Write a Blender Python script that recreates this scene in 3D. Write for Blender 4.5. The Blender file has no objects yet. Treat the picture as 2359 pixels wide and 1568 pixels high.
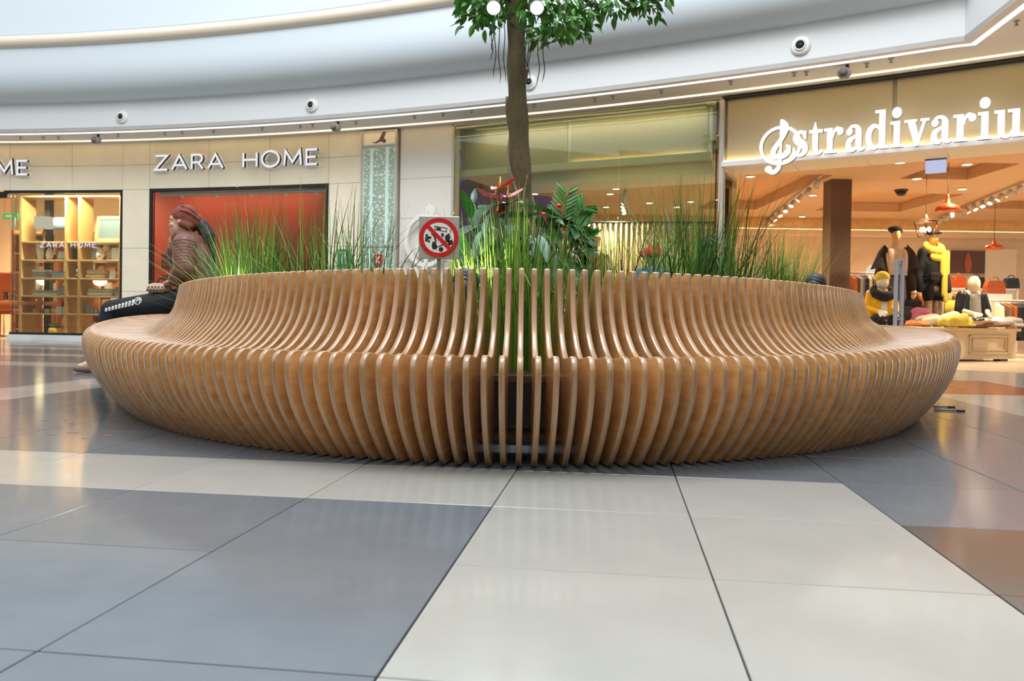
import bpy, bmesh, math, random
from mathutils import Vector, Matrix, noise
from mathutils.bvhtree import BVHTree
random.seed(7)
SC = bpy.context.scene
COL = SC.collection
PI = math.pi

# ------------------------------------------------------------------ camera
FPX, HC = 1850.0, 0.46
IMG_W, IMG_H = 2359, 1568
PITCH, ROLL, SHIFT = 25 / FPX, math.atan(0.0152), 25
_f = Vector((0, math.cos(PITCH), -math.sin(PITCH)))
_r = Vector((1, 0, 0))
_u = _r.cross(_f)
CR = _r * math.cos(ROLL) + _u * math.sin(ROLL)
CU = _u * math.cos(ROLL) - _r * math.sin(ROLL)
CF = _f
CPOS = Vector((0, 0, HC))
cam = bpy.data.cameras.new('camera')
cam.sensor_width = 36
cam.lens = FPX / IMG_W * 36
cam.shift_y = -SHIFT / IMG_W
cam.clip_start, cam.clip_end = 0.05, 200
cam.dof.use_dof = True
cam.dof.focus_distance = 2.7
cam.dof.aperture_fstop = 8.0
camo = bpy.data.objects.new('camera', cam)
camo.matrix_world = Matrix(((CR.x, CU.x, -CF.x, 0), (CR.y, CU.y, -CF.y, 0), (CR.z, CU.z, -CF.z, HC), (0, 0, 0, 1)))
COL.objects.link(camo)
SC.camera = camo

# ------------------------------------------------------------------ world, big lights, exposure
world = bpy.data.worlds.new('daylight')
SC.world = world
world.use_nodes = True
wbg = world.node_tree.nodes['Background']
wbg.inputs[0].default_value = (0.90, 0.955, 1.0, 1)
wbg.inputs[1].default_value = 1.12


def area(name, loc, size, power, color, target=None, sy=None):
    l = bpy.data.lights.new(name, 'AREA')
    l.energy, l.color, l.size = power, color, size
    if sy:
        l.shape, l.size_y = 'RECTANGLE', sy
    o = bpy.data.objects.new(name, l)
    o.location = loc
    if target is not None:
        o.rotation_euler = (Vector(target) - Vector(loc)).to_track_quat('-Z', 'Y').to_euler()
    COL.objects.link(o)
    return o


area('skylight', (-0.5, 2.6, 9.0), 5.0, 560, (0.93, 0.965, 1.0), (-1.2, 5.4, 0.5))
SC.view_settings.view_transform = 'Standard'
SC.view_settings.look = 'None'
SC.view_settings.exposure = 0.50
SC.view_settings.gamma = 1.0
SC.view_settings.use_curve_mapping = False


# ------------------------------------------------------------------ pixel helpers (2359 x 1568 frame -> places in the hall)
def ray(px, py):
    return CF + CR * ((px - IMG_W / 2) / FPX) - CU * ((py - (IMG_H / 2 - SHIFT)) / FPX)


def at(px, py, Y):
    d = ray(px, py)
    return CPOS + d * (Y / d.y)


def hgt(px, py, z=0.0):
    d = ray(px, py)
    return CPOS + d * ((z - HC) / d.z)


def proj(p):
    d = Vector(p) - CPOS
    z = d.dot(CF)
    return (IMG_W / 2 + FPX * d.dot(CR) / z, IMG_H / 2 - SHIFT - FPX * d.dot(CU) / z)


def WY(x):                                     # plan of the shop fronts (a 23 m arc)
    return 10.806 - 0.4408 * x - 0.02155 * x * x


def WA(x):                                     # angle of the shop front at x
    return math.atan(-0.4408 - 0.0431 * x)


def wp(px, py, off=0.0):                       # point of the shop front seen at a pixel, off = metres in front of it
    d = ray(px, py)
    y = 10.0
    for _ in range(40):
        x = d.x / d.y * y
        y = 0.5 * y + 0.5 * (WY(x) - off / math.cos(WA(x)))
    return CPOS + d * (y / d.y)


# ------------------------------------------------------------------ materials
def lin(c):
    return tuple((x / 255 / 12.92) if x / 255 <= 0.04045 else ((x / 255 + 0.055) / 1.055) ** 2.4 for x in c)


MATS = {}


def mat(name, rgb, rough=0.55, metal=0.0, emit=0.0, noise_amt=0.0, noise_scale=8.0, bump=0.0, bump_scale=60.0,
        coat=0.0, spec=0.5, ecol=None, coords='Object', stretch=None, rand=0.0):
    m = bpy.data.materials.new(name)
    m.use_nodes = True
    nt = m.node_tree
    b = nt.nodes['Principled BSDF']
    c = lin(rgb)
    b.inputs['Base Color'].default_value = (*c, 1)
    b.inputs['Roughness'].default_value = rough
    b.inputs['Metallic'].default_value = metal
    b.inputs['Specular IOR Level'].default_value = spec
    b.inputs['Coat Weight'].default_value = coat
    b.inputs['Coat Roughness'].default_value = 0.15
    if emit:
        b.inputs['Emission Color'].default_value = (*(lin(ecol) if ecol else c), 1)
        b.inputs['Emission Strength'].default_value = emit
    if noise_amt or bump:
        tc = nt.nodes.new('ShaderNodeTexCoord')
        mp = nt.nodes.new('ShaderNodeMapping')
        nt.links.new(tc.outputs[coords], mp.inputs[0])
        if stretch:
            mp.inputs['Scale'].default_value = stretch
    if noise_amt or rand:
        val = None
        if noise_amt:
            n = nt.nodes.new('ShaderNodeTexNoise')
            n.inputs['Scale'].default_value = noise_scale
            n.inputs['Detail'].default_value = 5
            nt.links.new(mp.outputs[0], n.inputs['Vector'])
            mr = nt.nodes.new('ShaderNodeMapRange')
            mr.inputs[1].default_value, mr.inputs[2].default_value = 0.25, 0.75
            mr.inputs[3].default_value, mr.inputs[4].default_value = 1 - noise_amt, 1 + noise_amt
            nt.links.new(n.outputs[0], mr.inputs[0])
            val = mr.outputs[0]
        if rand:
            oi = nt.nodes.new('ShaderNodeObjectInfo')
            m2 = nt.nodes.new('ShaderNodeMapRange')
            m2.inputs[3].default_value, m2.inputs[4].default_value = 1 - rand, 1 + rand
            nt.links.new(oi.outputs['Random'], m2.inputs[0])
            if val:
                mm = nt.nodes.new('ShaderNodeMath')
                mm.operation = 'MULTIPLY'
                nt.links.new(val, mm.inputs[0])
                nt.links.new(m2.outputs[0], mm.inputs[1])
                val = mm.outputs[0]
            else:
                val = m2.outputs[0]
        vm = nt.nodes.new('ShaderNodeVectorMath')
        vm.operation = 'SCALE'
        vm.inputs[0].default_value = c
        nt.links.new(val, vm.inputs['Scale'])
        nt.links.new(vm.outputs[0], b.inputs['Base Color'])
    if bump:
        n2 = nt.nodes.new('ShaderNodeTexNoise')
        n2.inputs['Scale'].default_value = bump_scale
        n2.inputs['Detail'].default_value = 3
        nt.links.new(mp.outputs[0], n2.inputs['Vector'])
        bp = nt.nodes.new('ShaderNodeBump')
        bp.inputs['Strength'].default_value = bump
        bp.inputs['Distance'].default_value = 0.01
        nt.links.new(n2.outputs[0], bp.inputs['Height'])
        nt.links.new(bp.outputs[0], b.inputs['Normal'])
    MATS[name] = m
    return m


def glow(name, rgb, strength):
    m = bpy.data.materials.new(name)
    m.use_nodes = True
    nt = m.node_tree
    nt.nodes.clear()
    o = nt.nodes.new('ShaderNodeOutputMaterial')
    e = nt.nodes.new('ShaderNodeEmission')
    e.inputs[0].default_value = (*lin(rgb), 1)
    e.inputs[1].default_value = strength
    nt.links.new(e.outputs[0], o.inputs[0])
    MATS[name] = m
    return m


def glass(name, tint=(235, 245, 240), refl=1.0):
    m = bpy.data.materials.new(name)
    m.use_nodes = True
    nt = m.node_tree
    nt.nodes.clear()
    o = nt.nodes.new('ShaderNodeOutputMaterial')
    t = nt.nodes.new('ShaderNodeBsdfTransparent')
    t.inputs[0].default_value = (*lin(tint), 1)
    g = nt.nodes.new('ShaderNodeBsdfGlossy')
    g.inputs['Roughness'].default_value = 0.02
    g.inputs[0].default_value = (refl, refl, refl, 1)
    fr = nt.nodes.new('ShaderNodeFresnel')
    fr.inputs[0].default_value = 1.5
    mx = nt.nodes.new('ShaderNodeMixShader')
    nt.links.new(fr.outputs[0], mx.inputs[0])
    nt.links.new(t.outputs[0], mx.inputs[1])
    nt.links.new(g.outputs[0], mx.inputs[2])
    nt.links.new(mx.outputs[0], o.inputs[0])
    MATS[name] = m
    return m


# ------------------------------------------------------------------ mesh builder
def TM(loc=(0, 0, 0), rz=0, rx=0, ry=0, s=1.0):
    m = Matrix.Translation(loc) @ Matrix.Rotation(rz, 4, 'Z') @ Matrix.Rotation(ry, 4, 'Y') @ Matrix.Rotation(rx, 4, 'X')
    if s != 1.0:
        m = m @ Matrix.Diagonal((*(s if hasattr(s, '__len__') else (s, s, s)), 1))
    return m


class MB:
    def __init__(s):
        s.v, s.f, s.m, s.sm = [], [], [], []

    def add(s, vs, fs, mi=0, sm=False, T=None):
        o = len(s.v)
        if T is None:
            s.v += [tuple(p) for p in vs]
        else:
            s.v += [tuple(T @ Vector(p)) for p in vs]
        for f in fs:
            s.f.append(tuple(i + o for i in f))
            s.m.append(mi)
            s.sm.append(sm)
        return s

    def box(s, c, d, mi=0, T=None):
        x, y, z = c
        a, b, h = d[0] / 2, d[1] / 2, d[2] / 2
        vs = [(x + i * a, y + j * b, z + k * h) for i in (-1, 1) for j in (-1, 1) for k in (-1, 1)]
        return s.add(vs, [(0, 1, 3, 2), (4, 6, 7, 5), (0, 4, 5, 1), (2, 3, 7, 6), (0, 2, 6, 4), (1, 5, 7, 3)], mi, False, T)

    def cbox(s, c, d, ch=0.006, mi=0, T=None, sm=False):
        hx, hy, hz = d[0] / 2, d[1] / 2, d[2] / 2
        vs, ix = [], {}
        for a in (-1, 1):
            for b in (-1, 1):
                for e in (-1, 1):
                    for k, p in enumerate(((a * hx, b * (hy - ch), e * (hz - ch)), (a * (hx - ch), b * hy, e * (hz - ch)), (a * (hx - ch), b * (hy - ch), e * hz))):
                        ix[a, b, e, k] = len(vs)
                        vs.append((p[0] + c[0], p[1] + c[1], p[2] + c[2]))
        fs = []
        for q in (-1, 1):
            fs.append([ix[q, -1, -1, 0], ix[q, 1, -1, 0], ix[q, 1, 1, 0], ix[q, -1, 1, 0]])
            fs.append([ix[-1, q, -1, 1], ix[1, q, -1, 1], ix[1, q, 1, 1], ix[-1, q, 1, 1]])
            fs.append([ix[-1, -1, q, 2], ix[1, -1, q, 2], ix[1, 1, q, 2], ix[-1, 1, q, 2]])
            for w in (-1, 1):
                fs.append([ix[q, w, -1, 0], ix[q, w, 1, 0], ix[q, w, 1, 1], ix[q, w, -1, 1]])
                fs.append([ix[q, -1, w, 0], ix[q, 1, w, 0], ix[q, 1, w, 2], ix[q, -1, w, 2]])
                fs.append([ix[-1, q, w, 1], ix[1, q, w, 1], ix[1, q, w, 2], ix[-1, q, w, 2]])
                for e in (-1, 1):
                    fs.append([ix[q, w, e, 0], ix[q, w, e, 1], ix[q, w, e, 2]])
        return s.add(vs, fs, mi, sm, T)

    def prism(s, poly, z0, z1, mi=0, T=None, side=None):
        n = len(poly)
        vs = [(p[0], p[1], z0) for p in poly] + [(p[0], p[1], z1) for p in poly]
        s.add(vs, [tuple(range(n))[::-1], tuple(range(n, 2 * n))], mi, False, T)
        o = len(s.v) - 2 * n
        for i in range(n):
            j = (i + 1) % n
            s.f.append((o + i, o + j, o + n + j, o + n + i))
            s.m.append(mi if side is None else side)
            s.sm.append(False)
        return s

    def tube(s, path, r, n=8, mi=0, sm=True, T=None, flat=None):
        path = [Vector(p) for p in path]
        rs = r if hasattr(r, '__len__') else [r] * len(path)
        vs, fs = [], []
        ref = None
        for i, p in enumerate(path):
            t = (path[min(i + 1, len(path) - 1)] - path[max(i - 1, 0)]).normalized()
            if ref is None:
                ref = Vector((0, 0, 1)) if abs(t.z) < 0.9 else Vector((1, 0, 0))
            a = (ref - t * ref.dot(t)).normalized()
            ref = a
            b = t.cross(a)
            for k in range(n):
                an = 2 * PI * k / n
                vs.append(p + a * (math.cos(an) * rs[i]) + b * (math.sin(an) * rs[i] * (flat or 1)))
        for i in range(len(path) - 1):
            for k in range(n):
                k2 = (k + 1) % n
                fs.append((i * n + k, i * n + k2, (i + 1) * n + k2, (i + 1) * n + k))
        fs.append(tuple(range(n))[::-1])
        fs.append(tuple(range((len(path) - 1) * n, len(path) * n)))
        return s.add(vs, fs, mi, sm, T)

    def lathe(s, prof, n=20, mi=0, sm=True, T=None, cap=True):
        vs, fs = [], []
        for r, z in prof:
            for k in range(n):
                a = 2 * PI * k / n
                vs.append((r * math.cos(a), r * math.sin(a), z))
        for i in range(len(prof) - 1):
            for k in range(n):
                k2 = (k + 1) % n
                fs.append((i * n + k, i * n + k2, (i + 1) * n + k2, (i + 1) * n + k))
        if cap and prof[0][0] > 1e-5:
            fs.append(tuple(range(n))[::-1])
        if cap and prof[-1][0] > 1e-5:
            fs.append(tuple(range((len(prof) - 1) * n, len(prof) * n)))
        return s.add(vs, fs, mi, sm, T)

    def ell(s, c, r, nu=16, nv=10, mi=0, T=None):
        vs, fs = [], []
        r = r if hasattr(r, '__len__') else (r, r, r)
        for i in range(1, nv):
            th = PI * i / nv
            for k in range(nu):
                a = 2 * PI * k / nu
                vs.append((c[0] + r[0] * math.sin(th) * math.cos(a), c[1] + r[1] * math.sin(th) * math.sin(a), c[2] + r[2] * math.cos(th)))
        for i in range(nv - 2):
            for k in range(nu):
                k2 = (k + 1) % nu
                fs.append((i * nu + k, (i + 1) * nu + k, (i + 1) * nu + k2, i * nu + k2))
        t = len(vs)
        vs += [(c[0], c[1], c[2] + r[2]), (c[0], c[1], c[2] - r[2])]
        for k in range(nu):
            k2 = (k + 1) % nu
            fs.append((t, k, k2))
            fs.append((t + 1, (nv - 2) * nu + k2, (nv - 2) * nu + k))
        return s.add(vs, fs, mi, True, T)

    def cap(s, p, r1, q, r2, n=14, T=None):      # tapered capsule with round ends
        p, q = Vector(p), Vector(q)
        d = q - p
        L = d.length
        rot = Vector((0, 0, 1)).rotation_difference(d.normalized() if L > 1e-6 else Vector((0, 0, 1))).to_matrix().to_4x4()
        prof = [(1e-6, -r1)] + [(r1 * math.sin(a), -r1 * math.cos(a)) for a in (0.5, 1.0, PI / 2)]
        prof += [(r2 * math.cos(a), L + r2 * math.sin(a)) for a in (0.0, 0.57, 1.07)] + [(1e-6, L + r2)]
        M = Matrix.Translation(p) @ rot
        return s.lathe(prof, n, 0, True, M if T is None else T @ M)

    def mesh(s, name, mats, fix=True):
        me = bpy.data.meshes.new(name)
        me.from_pydata(s.v, [], s.f)
        for m in (mats if isinstance(mats, (list, tuple)) else [mats]):
            me.materials.append(MATS[m] if isinstance(m, str) else m)
        me.polygons.foreach_set('material_index', s.m)
        me.polygons.foreach_set('use_smooth', s.sm)
        if fix:
            bm = bmesh.new()
            bm.from_mesh(me)
            bmesh.ops.recalc_face_normals(bm, faces=bm.faces)
            bm.to_mesh(me)
            bm.free()
        me.update()
        return me

    def build(s, name, mats, parent=None, loc=(0, 0, 0), rz=0.0, fix=True):
        return put(name, s.mesh(name, mats, fix), parent, loc, rz)


def put(name, me, parent=None, loc=(0, 0, 0), rz=0.0):
    o = bpy.data.objects.new(name, me)
    COL.objects.link(o)
    o.location = loc
    o.rotation_euler = (0, 0, rz)
    if parent is not None:
        o.parent = parent
    return o


def thing(name, label, cat, loc=(0, 0, 0), rz=0.0, group=None):
    o = bpy.data.objects.new(name, None)
    COL.objects.link(o)
    o.empty_display_size = 0.05
    o.location = loc
    o.rotation_euler = (0, 0, rz)
    return tag(o, label, cat, group)


def tag(o, label, cat, group=None):
    o['label'] = label
    o['category'] = cat
    if group:
        o['group'] = group
    return o


def struct(o):
    o['kind'] = 'structure'
    return o


TMP = bpy.data.scenes.new('tmp')


def blob(mb, voxel=0.01, smooth=5, factor=0.5):
    """One continuous skin around overlapping shapes."""
    me = mb.mesh('blob', [])
    o = bpy.data.objects.new('blob', me)
    TMP.collection.objects.link(o)
    r = o.modifiers.new('r', 'REMESH')
    r.mode = 'VOXEL'
    r.voxel_size = voxel
    if smooth:
        sm = o.modifiers.new('s', 'SMOOTH')
        sm.factor, sm.iterations = factor, smooth
    TMP.view_layers[0].update()
    dg = TMP.view_layers[0].depsgraph
    out = bpy.data.meshes.new_from_object(o.evaluated_get(dg))
    bpy.data.objects.remove(o)
    bpy.data.meshes.remove(me)
    out.polygons.foreach_set('use_smooth', [True] * len(out.polygons))
    return out


def blob_part(name, mb, material, parent=None, voxel=0.01, smooth=5, loc=(0, 0, 0), rz=0.0):
    me = blob(mb, voxel, smooth)
    me.name = name
    me.materials.clear()
    me.materials.append(MATS[material] if isinstance(material, str) else material)
    return put(name, me, parent, loc, rz)


def catmull(pts, n=6, closed=False):
    out = []
    N = len(pts)
    P = [Vector(p) for p in pts]
    for i in range(N if closed else N - 1):
        a = P[(i - 1) % N] if closed or i > 0 else P[i] * 2 - P[i + 1]
        b, c = P[i], P[(i + 1) % N]
        d = P[(i + 2) % N] if closed or i + 2 < N else c * 2 - b
        for k in range(n):
            t = k / n
            out.append(0.5 * ((2 * b) + (c - a) * t + (2 * a - 5 * b + 4 * c - d) * t * t + (3 * b - a - 3 * c + d) * t ** 3))
    if not closed:
        out.append(P[-1])
    return out


def stroke(mb, pts, w, z0, z1, T=None, closed=False, mi=0, side=None):
    """Flat ribbon of varying width along a 2D line, extruded from z0 to z1."""
    P = [Vector((p[0], p[1])) for p in pts]
    n = len(P)
    ws = w if hasattr(w, '__len__') else [w] * n
    L, R = [], []
    for i in range(n):
        a = P[i - 1] if (closed or i > 0) else None
        c = P[(i + 1) % n] if (closed or i < n - 1) else None
        d1 = (P[i] - a).normalized() if a is not None else (c - P[i]).normalized()
        d2 = (c - P[i]).normalized() if c is not None else d1
        n1, n2 = Vector((-d1.y, d1.x)), Vector((-d2.y, d2.x))
        m = n1 + n2
        if m.length < 1e-4:
            m = n1
        m.normalize()
        k = 1 / max(0.35, m.dot(n1))
        L.append(P[i] + m * ws[i] / 2 * k)
        R.append(P[i] - m * ws[i] / 2 * k)
    side = mi if side is None else side
    for i in range(n if closed else n - 1):
        j = (i + 1) % n
        q = [L[i], L[j], R[j], R[i]]
        vs = [(p.x, p.y, z1) for p in q] + [(p.x, p.y, z0) for p in q]
        mb.add(vs, [(0, 1, 2, 3), (7, 6, 5, 4)], mi, False, T)
        mb.add(vs, [(0, 4, 5, 1), (2, 6, 7, 3)], side, False, T)
        if not closed and i == 0:
            mb.add(vs, [(0, 3, 7, 4)], side, False, T)
        if not closed and i == n - 2:
            mb.add(vs, [(1, 5, 6, 2)], side, False, T)


def disc(mb, c, r, z0, z1, T=None, n=24, mi=0, side=None, ry=None):
    mb.prism([(c[0] + r * math.cos(2 * PI * k / n), c[1] + (ry or r) * math.sin(2 * PI * k / n)) for k in range(n)], z0, z1, mi, T, side)


ORD = 'first second third fourth fifth sixth seventh eighth ninth tenth eleventh twelfth thirteenth fourteenth fifteenth sixteenth seventeenth eighteenth nineteenth twentieth twenty-first twenty-second twenty-third twenty-fourth twenty-fifth'.split()
UP = Matrix.Rotation(PI / 2, 4, 'X')             # 2D drawing (x, y, depth) -> upright facing the hall: x right, y up, depth towards -Y
# ------------------------------------------------------------------ palette
mat('tile_white', (160, 158, 151), 0.13, noise_amt=0.05, noise_scale=3.0, coords='Generated', rand=0.03, spec=0.5)
mat('tile_gray', (101, 107, 113), 0.13, noise_amt=0.09, noise_scale=4.0, coords='Generated', rand=0.05, spec=0.5)
mat('tile_taupe', (84, 79, 74), 0.13, noise_amt=0.06, noise_scale=4.0, coords='Generated', rand=0.03)
mat('tile_red', (140, 50, 26), 0.18, noise_amt=0.06, noise_scale=4.0, coords='Generated', rand=0.06)
mat('grout', (70, 68, 66), 0.9)
mat('stone', (246, 234, 208), 0.5, noise_amt=0.05, noise_scale=3.0, rand=0.03, bump=0.05, bump_scale=40)
mat('white_stone', (228, 222, 212), 0.4, noise_amt=0.03, noise_scale=2.0)
mat('plinth', (222, 224, 220), 0.3, noise_amt=0.05, noise_scale=5)
mat('plaster', (226, 228, 228), 0.7, noise_amt=0.01, noise_scale=1.0)
mat('vault', (222, 232, 238), 0.65)
mat('cream_ridge', (248, 232, 210), 0.6)
mat('soffit', (244, 238, 232), 0.6)
mat('black_metal', (26, 27, 29), 0.4)
mat('dark_gray', (52, 54, 58), 0.45)
mat('gray_metal', (128, 128, 130), 0.45)
mat('pale_metal', (196, 190, 180), 0.4, metal=0.3)
mat('steel_blue', (150, 154, 166), 0.4)
mat('chrome', (200, 200, 200), 0.15, metal=1.0)
mat('white_paint', (240, 238, 232), 0.45)
mat('paper_white', (236, 238, 240), 0.6)
mat('soil', (46, 34, 26), 0.95, noise_amt=0.4, noise_scale=30, bump=0.6, bump_scale=80)
mat('planter_black', (28, 24, 22), 0.7)
for k, c in enumerate(((96, 138, 36), (66, 112, 30), (132, 166, 58), (44, 84, 30))):
    mat('grass_%d' % k, c, 0.42, noise_amt=0.12, noise_scale=6)
mat('leaf_dark', (30, 72, 34), 0.32, noise_amt=0.25, noise_scale=9, rand=0.2)
mat('leaf_mid', (52, 112, 40), 0.35, noise_amt=0.2, noise_scale=9, rand=0.2)
mat('leaf_tree', (82, 146, 50), 0.36, noise_amt=0.15, noise_scale=12, rand=0.35)
mat('leaf_silver', (112, 142, 136), 0.35, noise_amt=0.2, noise_scale=20)
mat('stem_green', (84, 112, 44), 0.5)
mat('spathe_red', (206, 22, 26), 0.25)
mat('spathe_pink', (224, 96, 112), 0.28)
mat('spadix', (226, 178, 92), 0.5)
mat('bark', (90, 78, 50), 0.85, noise_amt=0.3, noise_scale=10, bump=1.0, bump_scale=45, stretch=(1, 1, 0.4))
mat('vine_bark', (128, 116, 86), 0.85, noise_amt=0.25, noise_scale=20, bump=0.6, bump_scale=60)
mat('aerial_root', (72, 58, 44), 0.9)
mat('sign_plate', (190, 186, 176), 0.35, metal=0.4)
mat('sign_red', (206, 24, 20), 0.35)
mat('ink', (32, 32, 34), 0.5)
mat('skin', (214, 164, 138), 0.5, noise_amt=0.04, noise_scale=20)
mat('mannequin_skin', (222, 174, 110), 0.4)
mat('mannequin_pale', (226, 212, 188), 0.4)
mat('jacket_brown', (116, 72, 62), 0.38, noise_amt=0.12, noise_scale=14, bump=0.35, bump_scale=30, spec=0.4)
mat('scarf_brown', (124, 62, 48), 0.8, noise_amt=0.12, noise_scale=16, bump=0.5, bump_scale=24, stretch=(1, 1, 3))
mat('hair_black', (20, 17, 17), 0.45, bump=0.6, bump_scale=90)
mat('denim_black', (16, 19, 26), 0.75, noise_amt=0.2, noise_scale=40)
mat('shoe_taupe', (134, 108, 90), 0.5, noise_amt=0.1, noise_scale=60, bump=0.5, bump_scale=120)
mat('rubber_white', (232, 228, 220), 0.6)
mat('lips', (170, 84, 78), 0.45)
mat('beret_red', (206, 26, 24), 0.85)
mat('denim_blue', (78, 108, 152), 0.8, noise_amt=0.12, noise_scale=40)
mat('cloth_black', (20, 19, 20), 0.85)
mat('cloth_char', (44, 34, 30), 0.9)
mat('cloth_beige', (206, 178, 150), 0.9, noise_amt=0.08, noise_scale=30)
mat('cloth_cream', (236, 222, 196), 0.9, noise_amt=0.06, noise_scale=30)
mat('rear_stone', (158, 146, 128), 0.5, noise_amt=0.05, noise_scale=2)
mat('cloth_yellow', (206, 182, 70), 0.9, noise_amt=0.08, noise_scale=18)
mat('cloth_mustard', (226, 168, 28), 0.9, noise_amt=0.08, noise_scale=30)
mat('cloth_pink', (186, 104, 130), 0.9)
mat('cloth_orange', (222, 140, 84), 0.9)
mat('cloth_brown', (118, 86, 64), 0.9, noise_amt=0.2, noise_scale=24)
mat('cloth_gray', (142, 136, 130), 0.9, noise_amt=0.1, noise_scale=24)
mat('cloth_green', (34, 84, 56), 0.9)
mat('cloth_red', (190, 62, 50), 0.9)
mat('cloth_plum', (110, 92, 100), 0.9, noise_amt=0.2, noise_scale=60)
mat('cloth_snake', (158, 128, 104), 0.85, noise_amt=0.35, noise_scale=36)
mat('leather_orange', (220, 104, 34), 0.4)
mat('leather_tan', (176, 88, 32), 0.4)
mat('leather_black', (24, 22, 22), 0.35)
mat('copper', (214, 112, 66), 0.28, metal=0.85)
mat('bronze', (150, 112, 76), 0.35, metal=0.7)
mat('shop_wall', (232, 208, 172), 0.7, noise_amt=0.03, noise_scale=2)
mat('shop_wall_white', (244, 232, 204), 0.7)
mat('shop_brick', (214, 172, 118), 0.8, noise_amt=0.15, noise_scale=9, bump=0.4, bump_scale=20)
mat('shop_ceiling', (206, 172, 134), 0.7)
mat('shop_wood', (204, 160, 112), 0.6, noise_amt=0.1, noise_scale=3, stretch=(8, 1, 1))
mat('shop_floor', (206, 182, 156), 0.25, noise_amt=0.05, noise_scale=3)
mat('shelf_wood', (206, 160, 98), 0.5, noise_amt=0.08, noise_scale=5, stretch=(1, 1, 8))
mat('table_wood', (186, 104, 44), 0.4, noise_amt=0.1, noise_scale=5, stretch=(6, 1, 1))
mat('table_paint', (206, 186, 146), 0.5)
mat('column_brown', (104, 80, 66), 0.5)
mat('purple_wall', (82, 40, 150), 0.6)
mat('lilac_wall', (112, 84, 190), 0.6)
mat('poster_red', (200, 62, 12), 0.5, noise_amt=0.03, noise_scale=1)
mat('poster_brown', (96, 66, 54), 0.5)
mat('curtain', (214, 190, 150), 0.8)
mat('bird_mauve', (122, 74, 78), 0.6)
mat('lightbox_cream', (236, 220, 190), 0.5, emit=0.10)
mat('lightbox_mint', (204, 226, 220), 0.35, emit=0.12)
mat('ceramic', (236, 232, 224), 0.35)
mat('ceramic_gray', (172, 176, 178), 0.3)
mat('mirror', (176, 196, 196), 0.12, metal=0.7)
mat('towel_gray', (168, 166, 168), 0.95)
mat('towel_white', (228, 230, 234), 0.95)
mat('towel_cream', (226, 206, 170), 0.95)
mat('blue_gray', (150, 168, 186), 0.5)
mat('glass_green', (118, 132, 84), 0.15)
mat('yellow_pouf', (228, 196, 104), 0.8)
mat('green_sign', (60, 168, 96), 0.5, emit=0.5)
mat('green_sticker', (42, 150, 110), 0.5)
mat('red_sticker', (214, 40, 44), 0.5)
mat('straw_blue', (34, 64, 150), 0.4)
glow('led_white', (255, 250, 244), 1.8)
glow('led_warm', (255, 222, 160), 3.2)
glow('vault_fill_glow', (235, 245, 255), 0.35)
mat('rail_brown', (84, 56, 38), 0.5)
mat('speaker_gray', (168, 168, 170), 0.6)
glow('bulb', (255, 236, 205), 14.0)
glow('downlight', (255, 240, 214), 9.0)
glow('lamp_face', (248, 252, 255), 12.0)
glow('letter_white', (255, 255, 255), 1.2)
glow('letter_face', (250, 250, 255), 0.62)
glow('blue_light', (206, 212, 244), 0.6)
glow('cornice_light', (255, 214, 150), 1.8)
glow('globe_glow', (255, 216, 160), 9.0)
glow('lampshade', (255, 232, 205), 0.6)
glass('pane', (232, 240, 236))
glass('pane_green', (228, 238, 228))
glow('strip_glow', (255, 226, 160), 8.0)
glass('glass_clear', (240, 244, 240))


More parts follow.
